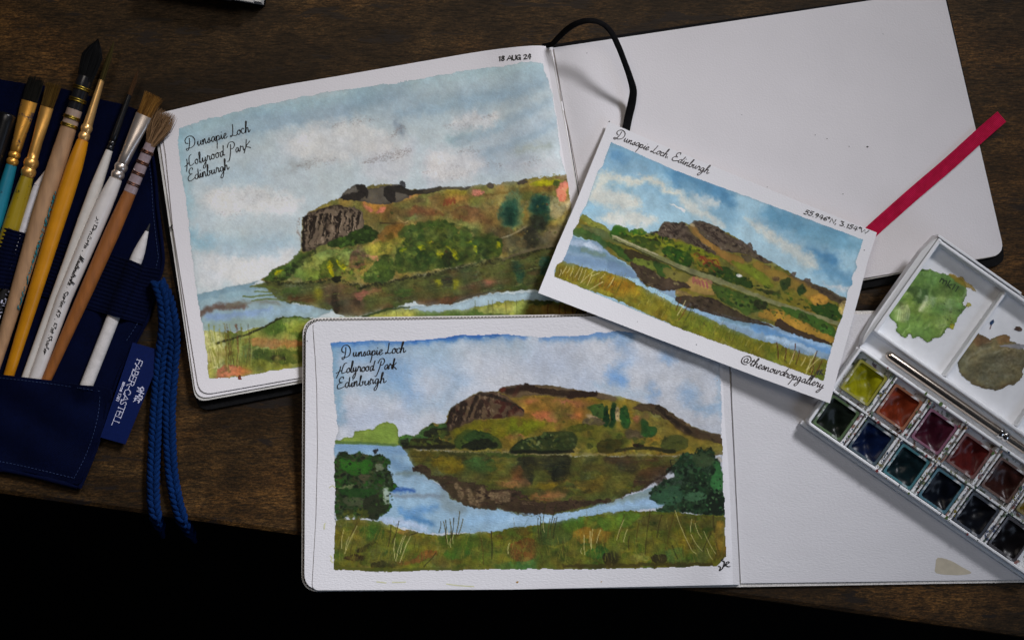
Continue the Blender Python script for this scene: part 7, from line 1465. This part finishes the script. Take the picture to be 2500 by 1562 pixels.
# ---------------- elastic band with ribs, passing over some brushes and under others
fy = ax([(131, 205), (66, 433), (26, 565)]); fp = ax([(121, 404), (96, 453), (12, 712)])
up_ = np.array([(-70, 540), (0, 553), (50, 566), (145, 589), (165, 594), (271, 620), (319, 635), (354, 650), (395, 657)], float); lo_ = np.array([(-70, 694), (0, 704), (36, 708), (112, 725), (130, 731), (218, 754), (284, 774), (320, 783), (350, 792)], float)
nu, nv = 150, 64; mb = MB(); V = []; F = []
ui = np.linspace(0, len(up_) - 1, nu)
def bumpz(x, y, fx, zc_, r):
    dx = abs(x - fx(y)) * .94
    if dx < r: return zc_ + math.sqrt(max(r * r - dx * dx, 0)) * S
    return zc_ - (dx - r) * S * .55 + 0 * S
for i in range(nu):
    a = np.array([np.interp(ui[i], range(len(up_)), up_[:, k]) for k in (0, 1)]); b = np.array([np.interp(ui[i], range(len(lo_)), lo_[:, k]) for k in (0, 1)])
    for j in range(nv):
        q = a + (b - a) * j / (nv - 1)
        zz = max(.0030, bumpz(q[0], q[1], f9, z9, 21), bumpz(q[0], q[1], fy, .002 + R(40), 25), bumpz(q[0], q[1], fp, .002 + R(28), 16))
        if q[0] < 20: zz = max(zz, .0062)
        zz += .00030 * math.sin(j / (nv - 1) * 2 * math.pi * 15)
        V.append(P(q[0], q[1], zz))
n = len(V); V += [(x, y, z - .0007) for x, y, z in V]
for i in range(nu - 1):
    for j in range(nv - 1): a = i * nv + j; F += [(a, a + 1, a + nv + 1, a + nv), (n + a, n + a + nv, n + a + nv + 1, n + a + 1)]
    for a in (i * nv, i * nv + nv - 1): F.append((a, a + nv, n + a + nv, n + a))
for i in (0, (nu - 1) * nv): F += [(i + j, i + j + 1, n + i + j + 1, n + i + j) for j in range(nv - 1)]
mk('elastic_band', V, F, M['elastic'], roll, 70)
# ---------------- braided cord, two strands, each a chain of crossing plaits
def cord(pts, w, seed):
    q = smooth_pts([p[:2] for p in pts], False, 10); zt_ = np.interp(np.linspace(0, len(pts) - 1, len(q)), range(len(pts)), [p[2] for p in pts])
    seg = np.hypot(*np.diff(q, axis=0).T); cum = np.r_[0, np.cumsum(seg)]; rg = random.Random(seed); mb = MB()
    core = [(q[i][0], q[i][1], float(zt_[i]), w * .74, w * .55) for i in range(len(q))]
    loft(core, mb, 8)
    at = lambda dd: np.array([np.interp(dd, cum, q[:, 0]), np.interp(dd, cum, q[:, 1]), np.interp(dd, cum, zt_)])
    for k, dd in enumerate(np.arange(4, cum[-1] - 16, 14.5)):
        for sgn, off in ((1, 0), (-1, 7.2)):
            c = at(dd + off); t = at(dd + off + 4)[:2] - at(dd + off - 4)[:2]; t /= np.linalg.norm(t) + 1e-9; nn = np.array([-t[1], t[0]])
            st = []; jw = rg.uniform(.9, 1.12)
            for e in np.linspace(-1, 1, 8):
                o = (.02 + .49 * (e + 1) / 2) * w * sgn; al = -e * 12.5 * jw
                p = c[:2] + t * al + nn * o; fat = math.sqrt(max(1 - e * e * .85, .06)) * jw
                st.append((p[0], p[1], c[2] + (.26 * w - .42 * w * ((e + .25) / 1.25) ** 2) * S, 12.0 * fat, 11 * fat))
            loft(st, mb, 8)
    return mb.make('tie_cord', M['cord'], roll, 70)
cord([(384, 690, .007), (398, 735, .008), (402, 800, .006), (392, 880, .004), (384, 970, .0035), (378, 1070, .0035), (374, 1160, .0035), (375, 1225, .0035), (380, 1258, .0025), (386, 1276, -.008), (392, 1292, -.040), (396, 1306, -.09)], 29, 1)
cord([(388, 688, .006), (412, 740, .0065), (424, 820, .005), (420, 900, .0036), (413, 990, .0035), (414, 1080, .0035), (420, 1160, .0035), (432, 1225, .0034), (444, 1264, .0022), (456, 1286, -.008), (466, 1304, -.040), (474, 1318, -.09)], 29, 2)
# ---------------- woven label
tg = sheet('brand_label', [(324, 836), (398, 857), (306, 1084), (245, 1067)], lambda x, y: .0046 + .0012 * np.sin((y - 836) / 90.), .0006, M['tag'], roll, 20, 40)
ztg = lambda x, y: .0046 + .0012 * np.sin((y - 836) / 90.)
lt = text_strokes('FABER-CASTELL', (335, 876), (273, 1036), 9.8, 0, 'prt', .12) + text_strokes('since 1761', (301, 931), (283, 978), 4.4, 0, 'prt')
strokes_mesh('lettering', lt, 1.9, ztg, M['thread'], tg)
K3 = crop(0, 880, 2.9077)
cs = [K3(965, 190, 985, 200, 1000, 185), K3(970, 205, 1000, 215, 1010, 210), K3(985, 195, 990, 230, 975, 245), K3(960, 215, 985, 225), K3(990, 225, 1008, 235), K3(950, 250, 975, 255, 1000, 250), K3(975, 240, 1000, 262, 990, 280), K3(940, 270, 965, 262, 985, 275), K3(935, 290, 955, 275, 975, 285, 970, 300), K3(950, 262, 945, 285), K3(985, 270, 975, 295), K3(1000, 190, 1008, 200)]
strokes_mesh('crest', [[(x + 4, y) for x, y in q] for q in cs], 2.4, ztg, M['thread'], tg)

# ================================================================ corner of another book at the top edge
bk = thing('closed_book', P(480, -120, 0), 'corner of a dark closed book poking in at the top edge', 'book')
def bq(a, b): return (645 + a * -.985 + b * .17, 17 + a * -.165 - b * .985)
sheet('cover', rpoly([bq(0, 0), bq(0, 420), bq(300, 420), bq(300, 0)], 8), flat(.0022), .002, M['black_cover'], bk, 500)
sheet('page_block', [bq(10, 10), bq(10, 410), bq(290, 410), bq(290, 10)], flat(.010), .0076, M['edge'], bk, 500)
sheet('top_pages', [bq(29, 6), bq(29, 410), bq(288, 410), bq(288, 6)], flat(.013), .0026, M['edge'], bk, 500)
sheet('top_cover', rpoly([bq(78, 0), bq(78, 416), bq(296, 416), bq(296, 0)], 8), flat(.0152), .002, M['black_cover'], bk, 500)
